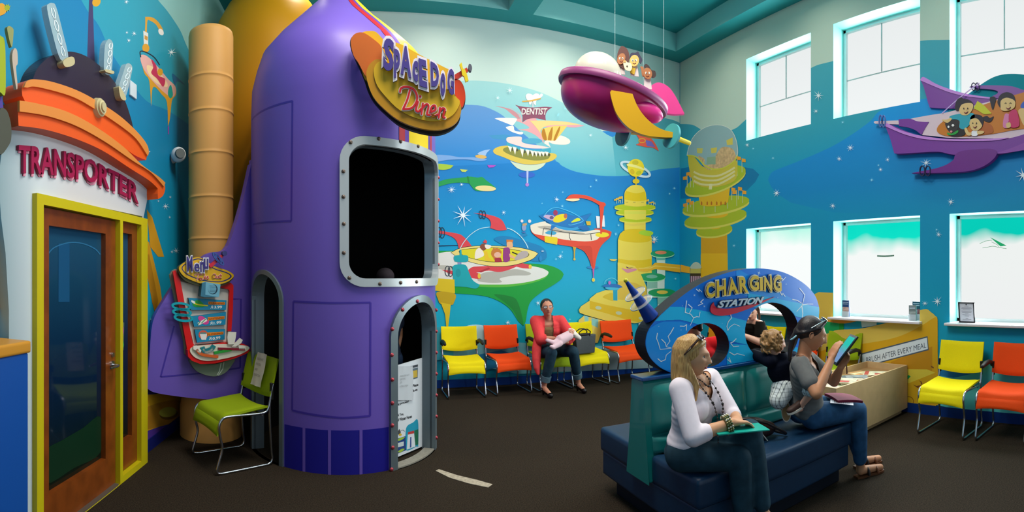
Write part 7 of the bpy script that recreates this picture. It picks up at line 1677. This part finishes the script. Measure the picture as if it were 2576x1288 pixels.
g2 = N_.new('ShaderNodeNewGeometry'); sx2 = N_.new('ShaderNodeSeparateXYZ'); L_.new(g2.outputs['Position'], sx2.inputs[0]); mr = N_.new('ShaderNodeMapRange'); mr.inputs['From Min'].default_value = c.z-.03; mr.inputs['From Max'].default_value = c.z+.03; L_.new(sx2.outputs['Z'], mr.inputs['Value']); L_.new(mr.outputs[0], cr.inputs[0])
cr.color_ramp.elements[0].color = (*rgb(0x7FA0C8),1); cr.color_ramp.elements[1].color = (*rgb(0x20C8A8),1); L_.new(cr.outputs[0], pb.inputs['Emission Color']); pb.inputs['Emission Strength'].default_value = .8
mb = MB(); mb.add([TM @ Vector((x*.072,y*.105,.0012)) for x, y in ((-1,-1),(1,-1),(1,1),(-1,1))], [(0,1,2,3)], scm); child(mb, 'screen', tb_)
# lap things: maroon pouch and a paper card on the jeans
pc = V3(3.06,2.125,.642); mr_ = M(0x6E1230,.8); mb = MB()
def lapsheet(o, f, wd, ln, th_, m, name, lb, cat, tilt=0, curve=.0, par=None):
    f = Vector(f).normalized(); s_ = Vector((-f.y, f.x, 0)); o = Vector(o); mb = MB(); 
    g_ = lambda a, b, t_: o+f*((a-.5)*ln)+s_*((b-.5)*wd)+Vector((0,0,tilt*(a-.5)*ln-curve*((2*a-1)**2+(2*b-1)**2)*.5+t_))
    top = [[g_(i/8,j/8,th_) for j in range(9)] for i in range(9)]; bot = [[g_(i/8,j/8,0) for j in range(9)][::-1] for i in range(9)]
    mb.grid([r[::-1] for r in top], m); mb.grid([r[::-1] for r in bot], m)
    rim = [(0,j) for j in range(9)]+[(i,8) for i in range(1,9)]+[(8,j) for j in range(7,-1,-1)]+[(i,0) for i in range(7,0,-1)]
    tt = [g_(i/8,j/8,th_) for i,j in rim]; bb = [g_(i/8,j/8,0) for i,j in rim]; n = len(rim); mb.add(bb+tt, [(k,(k+1)%n,n+(k+1)%n,n+k) for k in range(n)], m)
    r = mb.build(name); tag(r, lb, cat); return r, g_
lapsheet(pc, (.8,-.45,0), .24, .20, .018, mr_, 'pouch', 'maroon zip pouch on the lap of the woman with the tablet', 'pouch', -.12, .012)
o, g_ = lapsheet((2.955,2.065,.640), (.55,-.80,0), .10, .165, .002, M(0xD8D4DC,.5), 'paper_card', 'white printed card lying on the jeans beside the maroon pouch', 'card', -.10, .002)
mb = MB()
for k in range(9): 
    a = .16+.08*k; mb.add([g_(a,.15,.0026),g_(a,.8-.1*(k%3),.0026),g_(a+.022,.8-.1*(k%3),.0026),g_(a+.022,.15,.0026)], [(0,1,2,3),(3,2,1,0)], M(0x7A7680,.6))
loc_parent(mb.build('print_lines'), o)
# ---------------------------------------------------------------- toddler kneeling at the bench back
plaid = bpy.data.materials.new('plaid_cloth'); plaid.use_nodes = True; N_, L_ = plaid.node_tree.nodes, plaid.node_tree.links; pb = N_['Principled BSDF']; pb.inputs['Roughness'].default_value = .85
tc = N_.new('ShaderNodeTexCoord'); prev = None
for ax_, (sc_, c1, c2) in zip('XZY', ((19, 0xD8E0DC, 0x10202A), (17, 0xE8F0E8, 0x16403C), (18, 0xDCE4E8, 0x1C2C44))):
    wv = N_.new('ShaderNodeTexWave'); wv.bands_direction = ax_; wv.inputs['Scale'].default_value = sc_/3; wv.inputs['Distortion'].default_value = .6; L_.new(tc.outputs['Object'], wv.inputs['Vector'])
    cr = N_.new('ShaderNodeValToRGB'); cr.color_ramp.interpolation = 'CONSTANT'; el = cr.color_ramp.elements; el[0].color = (*rgb(c1),1); el[1].position = .42; el[1].color = (*rgb(c2),1); x_ = el.new(.80); x_.color = (*rgb(0xE8F0EC),1); L_.new(wv.outputs['Fac'], cr.inputs[0])
    if prev is None: prev = cr.outputs[0]
    else:
        mx = N_.new('ShaderNodeMixRGB'); mx.blend_type = 'MIX'; mx.inputs[0].default_value = .5; L_.new(prev, mx.inputs[1]); L_.new(cr.outputs[0], mx.inputs[2]); prev = mx.outputs[0]
L_.new(prev, pb.inputs['Base Color'])
def at(x, y, d): return sightline(x, y, d)
kT = .56
eT, HT, sT, shT = person('curly-haired toddler in navy shirt and plaid shorts kneeling on the bench', None, dict(
    hip=at(1988,975,3.62), neck=at(1962,896,3.60), fh=(.25,.97,0), fc=(.1,1,0), head=at(1948,862,3.58), hf=(.62,-.30,-.04), sw=.16, hs=1.36, k=kT, fat=1.25,
    arms=[(at(2000,905,3.66),at(1995,893,3.80),(.1,1,0),(0,0,1),30,-1), (at(1912,898,3.66),at(1888,888,3.78),(-.5,.9,0),(0,0,1),30,1)],
    legs=[(at(2050,975,3.36),at(2014,1022,3.45),at(2002,1035,3.42)), (at(1958,1008,3.52),at(1972,1030,3.64),at(1978,1056,3.66))],
    face=dict(iris=0x3A4A5A, brow=0xA07848, lip=0xC87870), clothes=dict(top=(cloth(0x0B1020,.03), 1.75, lambda p: p.z > .03, .01), hem=.28, legs=(plaid, .90, .030), legs_name='shorts')), skin=0xD9A58C, body_voxel=.006)
sd = hairmat(0xB88A50, 0x7A5228); rnd = random.Random(8); locks = [('e',(0,-.020,.028),(.090,.102,.100))]
for i in range(70):
    a = rnd.uniform(-2.5,2.5); z = rnd.uniform(-.085,.09); r = sqrt(max(.15,1-(z/.13)**2)); c = V3(.088*r*sin(a), -.02-.100*r*cos(a), z+.01)
    if c.y > .055 and z < .05: continue
    t_ = rnd.uniform(0,6.3); q = [tuple(c*1.02+V3(.012*cos(t_+j*1.3), .012*sin(t_+j*1.3), .010-.009*j)) for j in range(5)]; locks.append(('l', q, .012, .008))
hair(eT, HT, sT, sd, locks, voxel=.0055, it=1, cut=lambda p: p.y > .056 and p.z < .045)
# shoes: one sole faces the camera
def shoe(c, f, up, L_, e_, sole=0xB08A5A, top=0x3A241A):
    fr = frame3(c, f, up); mb = MB(); out = []
    for i in range(28):
        a = 2*pi*i/28; x = .034*cos(a)*(1-.12*(sin(a) < 0)); y = L_/2*sin(a); out.append((x*(1+.12*sin(a)), y))
    n = 28; mk = lambda z, k=1: [fr @ Vector((x*k, y*k, z)) for x, y in out]
    mb.add(mk(-.002)+mk(.012), [(i,(i+1)%n,n+(i+1)%n,n+i) for i in range(n)], M(0xE0D8C8,.6)); mb.add(mk(-.0022), [tuple(reversed(range(n)))], M(0xE0D8C8,.6)); mb.add(mk(-.003,.88), [tuple(reversed(range(n)))], M(sole,.7,bump=.4,nscale=250)); mb.add(mk(.012), [tuple(range(n))], M(0xE0D8C8,.6)); child(mb, 'shoe_sole', e_)
    parts = [('e', fr @ Vector((0,.03,.022)), (.031,.045,.022), fr.to_3x3().to_4x4()), ('e', fr @ Vector((0,-.035,.026)), (.030,.038,.026), fr.to_3x3().to_4x4()), ('e', fr @ Vector((0,0,.024)), (.029,.05,.022), fr.to_3x3().to_4x4())]
    link(blob(parts, M(top,.6), .005, 3), 'shoe_upper', e_)
vT = Vector((sin(.85), cos(.85), 0))
shoe(at(1978,1034,3.58), (.02,.0,-1), vT, .158, eT); shoe(at(2004,1031,3.44), tuple(at(1992,1034,3.42)-at(2016,1020,3.46)), (0,0,1), .15, eT)
# ---------------------------------------------------------------- woman in coral with a baby
coral = cloth(0xE84A4C,.04)
eC, HC_, sC, shC = person('woman in glasses and a coral cardigan holding a baby on the green chair', None, dict(
    hip=(2.53,6.37,.545), neck=(2.465,6.24,.985), fh=(-.12,-1,0), fc=(-.22,-1,0), head=(2.42,6.16,1.125), hf=(-.22,-.95,.10), hup=(-.10,0,1), bust=1.2, fat=1.22, sw=.165, hs=1.0,
    arms=[((2.30,6.08,.72),(2.50,5.98,.735),(.9,.0,.0),(-.1,-.6,.6),25,-1), ((2.75,6.12,.73),(2.62,5.96,.685),(-.75,-.25,.1),(.2,-.7,-.4),30,1)],
    legs=[((2.395,5.93,.56),(2.335,6.05,.13),(2.36,5.90,.045)), ((2.70,5.94,.56),(2.845,6.10,.13),(2.86,5.96,.045))],
    face=dict(iris=0x2A2018, brow=0x2A1C18, lip=0xB0605A), clothes=dict(top=(coral, 1.72, lambda p: (p.y > .02 and abs(p.x) < .052+.02*(-p.z) ) or p.z > .03, .012), top_name='cardigan', hem=.05, legs=(denim(0x27404E), 1.78, .010))), skin=0xCC8C70)
link(blob(torso_parts((2.53,6.37,.56), (2.465,6.24,.93), Vector((-.12,-1,0)), Vector((-.22,-1,0)), 1.0, waist=.15, hipw=.17, chest=.165, dep=1.2, add=.009, lo=.2, hi=.82), cloth(0x8A7450), .009, 4), 'tank_top', eC)
mb = MB(); 
mb.grid([[V3(2.30+.02*i, 6.34-.05*j+.01*sin(i*2), .80-.065*j) for j in range(9)] for i in (-1,0,1)][0:3], coral)
mb = MB(); cl = [(2.31,6.20,.74),(2.26,6.12,.60),(2.235,6.06,.47),(2.225,6.02,.37),(2.235,6.00,.30)]
link(blob([('c', cl[i], cl[i+1], (.055,.062,.055,.042,.022)[i], (.062,.055,.042,.022,.008)[i]) for i in range(4)], coral, .008, 3), 'cardigan_tail', eC)
locks = [('e',(0,-.022,.030),(.086,.098,.094)), ('l',[(-.04,-.085,-.03),(-.05,-.10,-.10)],.03,.015)]
hair(eC, HC_, sC, hairmat(0x1E1618,0x0A0708), locks, cut=lambda p: p.y > .045 and p.z < .060)
mb = MB(); P = lambda x, y, z: HC_ @ (Vector((x,y,z))*sC); gm = M(0x14100E,.3)
for k in (-1,1): mb.tube([P(k*.033+.027*cos(a), .097-.003*abs(cos(a)), .004+.017*sin(a)) for a in [2*pi*i/18 for i in range(18)]], .0026, gm, 6, closed=True); mb.tube([P(k*.06,.094,.008),P(k*.082,.03,.010),P(k*.082,-.01,.005)], .0022, gm, 6); mb.ell(P(k*.033,.096,.004),(.025,.001,.015),M(0xE8F0F4,.05,alpha=.25),HC_.to_3x3().to_4x4(),14,8)
mb.tube([P(-.008,.1,.008),P(.008,.1,.008)],.0026,gm,6); tag(mb.build('eyeglasses'), 'dark-rimmed glasses on the woman in coral', 'glasses')
for an, toe in (((2.335,6.05,.13),(2.36,5.90,.045)), ((2.845,6.10,.13),(2.86,5.96,.045))):
    a_, t_ = Vector(an), Vector(toe); d = (t_-a_).normalized()
    link(blob([('c', t_+Vector((0,-.02,-.012)), t_-Vector((0,0,.01)), .034,.034), ('c', t_+Vector((0,.03,.0)), a_-Vector((0,-.01,.06)), .034,.032)], M(0x140C0C,.4), .006, 2, cut=lambda p, z=.075, yy=a_.y: p.z > z), 'shoe', eC)
    mb = MB(); mb.cone((a_.x,a_.y+.02,.001),(a_.x,a_.y+.015,.085),.012,.022,M(0x140C0C,.4)); child(mb, 'shoe_heel', eC)
    mb = MB(); mb.tube([a_+Vector((.037*cos(a),.037*sin(a),-.035)) for a in [2*pi*i/18 for i in range(18)]], .006, M(0x140C0C,.4), 8, closed=True); child(mb, 'shoe_strap', eC)
for kn, an in (((2.395,5.93,.56),(2.335,6.05,.13)), ((2.70,5.94,.56),(2.845,6.10,.13))):
    a, b_ = Vector(kn).lerp(Vector(an),.70), Vector(kn).lerp(Vector(an),.86); mb = MB(); mb.cone(a, b_, .068, .064, denim(0x5A7480), 28); mb.cone(a-(b_-a)*.02, a+(b_-a)*.02, .066,.066, denim(0x5A7480), 28); child(mb, 'jeans_cuff', eC)
# the baby: swaddled in pale pink, white hat
bp_, bw = cloth(0xE8C4CC,.03), cloth(0xE8DCD0,.03)
bb0 = V3(2.66,5.93,.80); eb = empty('person', (2.55,5.92,0), label='baby in pale pink with a white hat lying in the woman\'s arms', cat='person')
link(blob([('c',(2.63,5.925,.775),(2.50,5.90,.725),.062,.068),('c',(2.50,5.90,.725),(2.40,5.87,.70),.05,.034),('c',(2.40,5.87,.70),(2.31,5.87,.735),.032,.024),('c',(2.47,5.86,.69),(2.37,5.82,.65),.045,.03),('c',(2.37,5.82,.65),(2.335,5.80,.665),.028,.022)], bp_, .007, 4), 'sleepsuit', eb)
Hb = frame3(bb0, (-.25,-.75,.55), (.75,0,.5)); mb = MB(); head_mesh(mb, Hb, .60, M(0xD89A80,.5)); child(mb, 'body', eb)
link(blob([('e', Hb @ V3(0,-.018,.018), (.058,.062,.062)), ('c', Hb @ V3(.05,.015,.02), Hb @ V3(-.05,.015,.02), .018,.018), ('c',(2.68,5.93,.80),(2.78,5.93,.735),.05,.03)], bw, .006, 3, cut=lambda p: (Hb.inverted() @ p).y > .042 and (Hb.inverted() @ p).z < .03), 'hat', eb)
# grey handbag on the yellow chair
hb = empty('handbag', (3.02,6.28,.47), radians(10), label='dark grey handbag standing on the yellow chair beside the woman in coral', cat='handbag')
gm = M(0x3C4144,.5,noise=.1,nscale=60); mb = MB(); vs = [(-.15,-.05,0),(.15,-.05,0),(.15,.07,0),(-.15,.07,0),(-.17,-.035,.24),(.18,-.035,.26),(.18,.045,.26),(-.17,.045,.24)]
mb.add(vs, [(3,2,1,0),(0,1,5,4),(1,2,6,5),(2,3,7,6),(3,0,4,7),(4,5,6,7)], gm); mb.build('bag_body', hb, bevel=.012)
mb = MB(); mb.box((-.02,.0,.262),(.20,.07,.03),M(0x18110E,.5),bev=.01); mb.build('lining', hb)
for y in (-.035,.045): mb = MB(); mb.tube([(-.10,y,.235),(-.11,y,.30),(-.05,y,.335),(.03,y,.335),(.08,y,.30),(.07,y,.24)],.008,M(0x18110E,.5),8); mb.build('handle', hb)
# ---------------------------------------------------------------- woman in black by the right wall
eD, HD, sD, shD = person('woman in a black top looking down, seen through the right arch hole', None, dict(
    hip=(4.60,4.52,.545), neck=(4.46,4.46,.985), fh=(-1,-.15,0), fc=(-1,-.45,0), head=(4.385,4.425,1.115), hf=(-.86,-.48,-.42), bust=1.1, fat=1.12,
    arms=[((4.40,4.66,.74),(4.16,4.50,.83),(-.5,-.6,.2),(0,.1,1),25,1), ((4.36,4.26,.74),(4.13,4.36,.85),(-.4,.4,.2),(0,0,1),25,-1)][::-1][::-1],
    sh=[(4.46,4.64,.95),(4.40,4.29,.95)],
    legs=[((4.15,4.60,.55),(4.18,4.62,.09),(4.04,4.62,.04)), ((4.15,4.38,.55),(4.18,4.38,.09),(4.04,4.36,.04))],
    face=dict(iris=0x2A2018, brow=0x3A2A20, lip=0xB8706A, closed=True), clothes=dict(top=(cloth(0x16130F,.03), .55, lambda p: (p.y > -.03 and p.z > -.03 and abs(p.x) < .085) or p.z > .01, .006), hem=.05, legs=(cloth(0x2A2A2E), 1.9, .01), legs_name='trousers')), skin=0xD8A48C)
locks = [('e',(0,-.022,.030),(.086,.098,.096))]+[('l',[(k*.03,-.02,.11),(k*.086,-.01,.03),(k*.090,-.02,-.07),(k*.085,-.015,-.15)],.024,.012) for k in (-1,1)]+[('l',[(0,-.1,.05),(0,-.11,-.05),(0,-.10,-.16)],.05,.03)]
hair(eD, HD, sD, hairmat(0x4A3226,0x22160F), locks, cut=lambda p: p.y > .045 and p.z < .060)
mb = MB(); mb.box((4.03,4.40,.90),(.012,.075,.14),M(0x14161A,.2),rot=Matrix.Rotation(.9,4,'Y'),bev=.004); tag(mb.build('phone'), 'dark phone in the hands of the woman in black', 'phone')
# ---------------------------------------------------------------- person in red on the far side of the bench
eE, HE, sE, shE = person('person in a red shirt on the far side of the bench behind the arch', None, dict(
    hip=(2.42,3.00,.55), neck=(2.40,3.02,1.05), fh=(0,1,0), fc=(.1,1,0), head=(2.38,3.05,1.195), hf=(.2,1,0), fat=1.05,
    arms=[((2.68,3.04,.78),(2.60,3.22,.70),(-.3,.9,0),(0,0,1),30,-1), ((2.23,3.06,.78),(2.30,3.24,.70),(.3,.9,0),(0,0,1),30,1)],
    legs=[((2.56,3.42,.55),(2.56,3.44,.09),(2.56,3.60,.04)), ((2.36,3.42,.55),(2.36,3.44,.09),(2.36,3.60,.04))],
    clothes=dict(top=(cloth(0xC8141C), .5, lambda p: p.z > .03, .008), hem=.05, legs=(cloth(0x1A1C22), 1.9, .01), legs_name='trousers')), skin=0xB87A58)
hair(eE, HE, sE, hairmat(0x1E1614,0x0A0806), [('e',(0,-.022,.030),(.086,.098,.096)),('l',[(0,-.09,.0),(.02,-.10,-.05)],.04,.02)], cut=lambda p: p.y > .045 and p.z < .060)
# ---------------------------------------------------------------- child with a cap inside the rocket
cx, cy = sightline(969,690,4.55).x, sightline(969,690,4.55).y; kk = .90
eF, HF_, sF, shF = person('child in a dark cap just showing over the rocket window sill', None, dict(
    hip=(cx,cy,.80), neck=(cx,cy,1.27), fh=(-.3,-1,0), fc=(-.3,-1,0), head=(cx,cy,1.490), hf=(.1,-1,-.1), k=kk, sw=.13,
    arms=[((cx-.15,cy,1.0),(cx-.13,cy-.05,.80),(0,-.1,-1),(-1,0,0),20,1), ((cx+.13,cy+.03,1.0),(cx+.08,cy-.03,.80),(0,-.1,-1),(1,0,0),20,-1)],
    legs=[((cx-.08,cy-.01,.43),(cx-.08,cy,.08),(cx-.08,cy-.13,.035)), ((cx+.08,cy-.01,.43),(cx+.08,cy,.08),(cx+.08,cy-.13,.035))],
    clothes=dict(top=(cloth(0x20283A), .5, lambda p: p.z > .03, .008), hem=.05, legs=(denim(0x1C2A40), 1.9, .01))), skin=0xB8805E, body_voxel=.009)
capm = cloth(0x3A3236,.05); cap_ = empty('cap', HF_ @ V3(0,0,.06), label='dark baseball cap with a white and orange emblem in the rocket window', cat='cap')
link(blob([('e', HF_ @ (V3(0,-.012,.055)*sF), (.094*sF,.108*sF,.088*sF))], capm, .006, 2, cut=lambda p: (HF_.inverted() @ p).z < .032), 'crown', cap_)
mb = MB(); mb.grid([[HF_ @ (V3(.085*cos(a)*r_, .085+.075*r_*sin(a), .034+.012*cos(a*2)*0-.012*r_)*sF) for a in [pi*i/16 for i in range(17)]] for r_ in (.0,.5,1)], M(0x2A2A44,.7)); so = child(mb, 'brim', cap_); q = so.modifiers.new('s','SOLIDIFY'); q.thickness = .004
mb = MB()
def onc(a, z, r=1.012): return HF_ @ (V3(.094*r*sin(a)*sqrt(max(0,1-((z-.055)/.088)**2)), -.012+.108*r*cos(a)*sqrt(max(0,1-((z-.055)/.088)**2)), z)*sF)
def emb(pts, m, r): 
    f_, t_ = tess([pts]); mb.add([onc(p[0], p[1], r) for p in f_], t_, m); mb.add([onc(p[0], p[1], r) for p in f_], [tuple(reversed(t)) for t in t_], m)
emb([(-.1,.115),(.25,.128),(.55,.122),(.72,.105),(.60,.108),(.50,.098),(.38,.108),(.25,.100),(.12,.110)], M(0xE8ECEC,.5), 1.015)
emb([(-.05,.112),(.25,.120),(.40,.116),(.30,.112),(.15,.110)], M(0xE08A2A,.5), 1.02); child(mb, 'emblem', cap_)
# ---------------------------------------------------------------- the blonde woman's things
lapsheet((1.865,1.985,.722), (.92,-.30,0), .17, .30, .006, M(0x0EA08E,.4), 'folder', 'turquoise folder under the blonde woman\'s hands', 'folder', -.05, .004)
w_ = Vector((1.815,1.975,.765)).lerp(Vector((1.605,2.045,.715)),.14); dr = (Vector((1.815,1.975,.765))-Vector((1.605,2.045,.715))).normalized(); qq = dr.to_track_quat('Z','Y')
bc = empty('bracelet', w_, label='wide ornate metal and green bracelet on the blonde woman\'s wrist', cat='bracelet'); gold = M(0xB8A878,.3,metal=.7); mb = MB(); mb.tube([w_+qq @ V3(.034*cos(2*pi*i/28),.034*sin(2*pi*i/28),0) for i in range(28)], .017, M(0x5A5A2A,.35,metal=.4), 8, closed=True); child(mb, 'band', bc)
mb = MB()
for i in range(22):
    for z_ in (-.012,.0,.012): mb.ell(w_+qq @ V3(.050*cos(2*pi*i/22+z_*20),.050*sin(2*pi*i/22+z_*20),z_), .0055, (gold, M(0x2E4A22,.2,coat=.6), M(0xD8D4C8,.2,metal=.6))[(i+int(z_*100)) % 3], seg=8, rings=6)
child(mb, 'beads', bc)
frA = frame3((1.775,2.245,.965), (.34,-.94,0)); A3 = lambda x, y, z: tuple(frA @ Vector((x,y,z)))
bm_ = [M(0x1A1412,.3), M(0x3A2C2A,.3), M(0x1A1412,.3), M(0x6A5A58,.25,metal=.4)]
beads('necklace', 'short dark beaded necklace at the blonde woman\'s throat', [A3(-.062,.0,.035),A3(-.045,.065,-.005),A3(-.015,.090,-.035),A3(.02,.090,-.030),A3(.045,.068,.0),A3(.062,.0,.035)], .005, bm_, 16)
beads('necklace', 'long dark chain necklace hanging down the white top', [A3(-.070,.01,.030),A3(-.070,.095,-.06),A3(-.055,.148,-.14),A3(-.030,.158,-.20),A3(.0,.150,-.255),A3(.022,.158,-.20),A3(.048,.148,-.12),A3(.060,.098,-.05),A3(.066,.02,.03)], .0062, bm_, 34)
mb = MB(); 
for i in range(6): mb.ell(A3(.0,.150,-.262-.016*i), .007-.0005*i, bm_[i % 4], seg=10, rings=8)
mb.tube([A3(0,.149,-.25),A3(0,.150,-.35)], .0015, M(0x2A221E,.4), 6); tag(mb.build('pendant'), 'dark beaded pendant strand at the end of the long necklace', 'pendant')
# brown handbag lying on the seat
p = V3(2.34,2.38,.462); pb_ = empty('purse', p, radians(-28), label='dark brown leather purse with a metal chain lying on the navy seat', cat='purse')
lm_ = M(0x2A1610,.35,noise=.2,nscale=20,coat=.2)
def bl_(parts): 
    me = blob(parts, lm_, .007, 5); o = bpy.data.objects.new('purse_body', me); COL.objects.link(o); o.parent = pb_; return o
bl_([('e',(-.02,.0,.075),(.17,.075,.072)),('e',(.06,.01,.06),(.13,.08,.06)),('e',(-.10,0,.085),(.08,.06,.06))])
mb = MB(); mb.tube([(-.12,.0,.14),(-.02,-.05,.15),(.10,-.07,.12),(.20,-.07,.06),(.25,-.02,.02),(.19,.03,.03),(.10,.03,.09)], .011, M(0x1A0E0A,.35,coat=.2), 10); mb.build('strap', pb_)
mb = MB(); ch = M(0xC8C4B8,.2,metal=1)
for i in range(26): t_ = i/25; mb.ell((.0+.10*t_,-.075-.02*sin(t_*3),.13-.125*t_), .0055, ch, seg=8, rings=6)
for i in range(8): mb.ell((-.13+.035*i,-.035,.142-.004*i), .005, ch, seg=8, rings=6)
mb.build('chain', pb_)
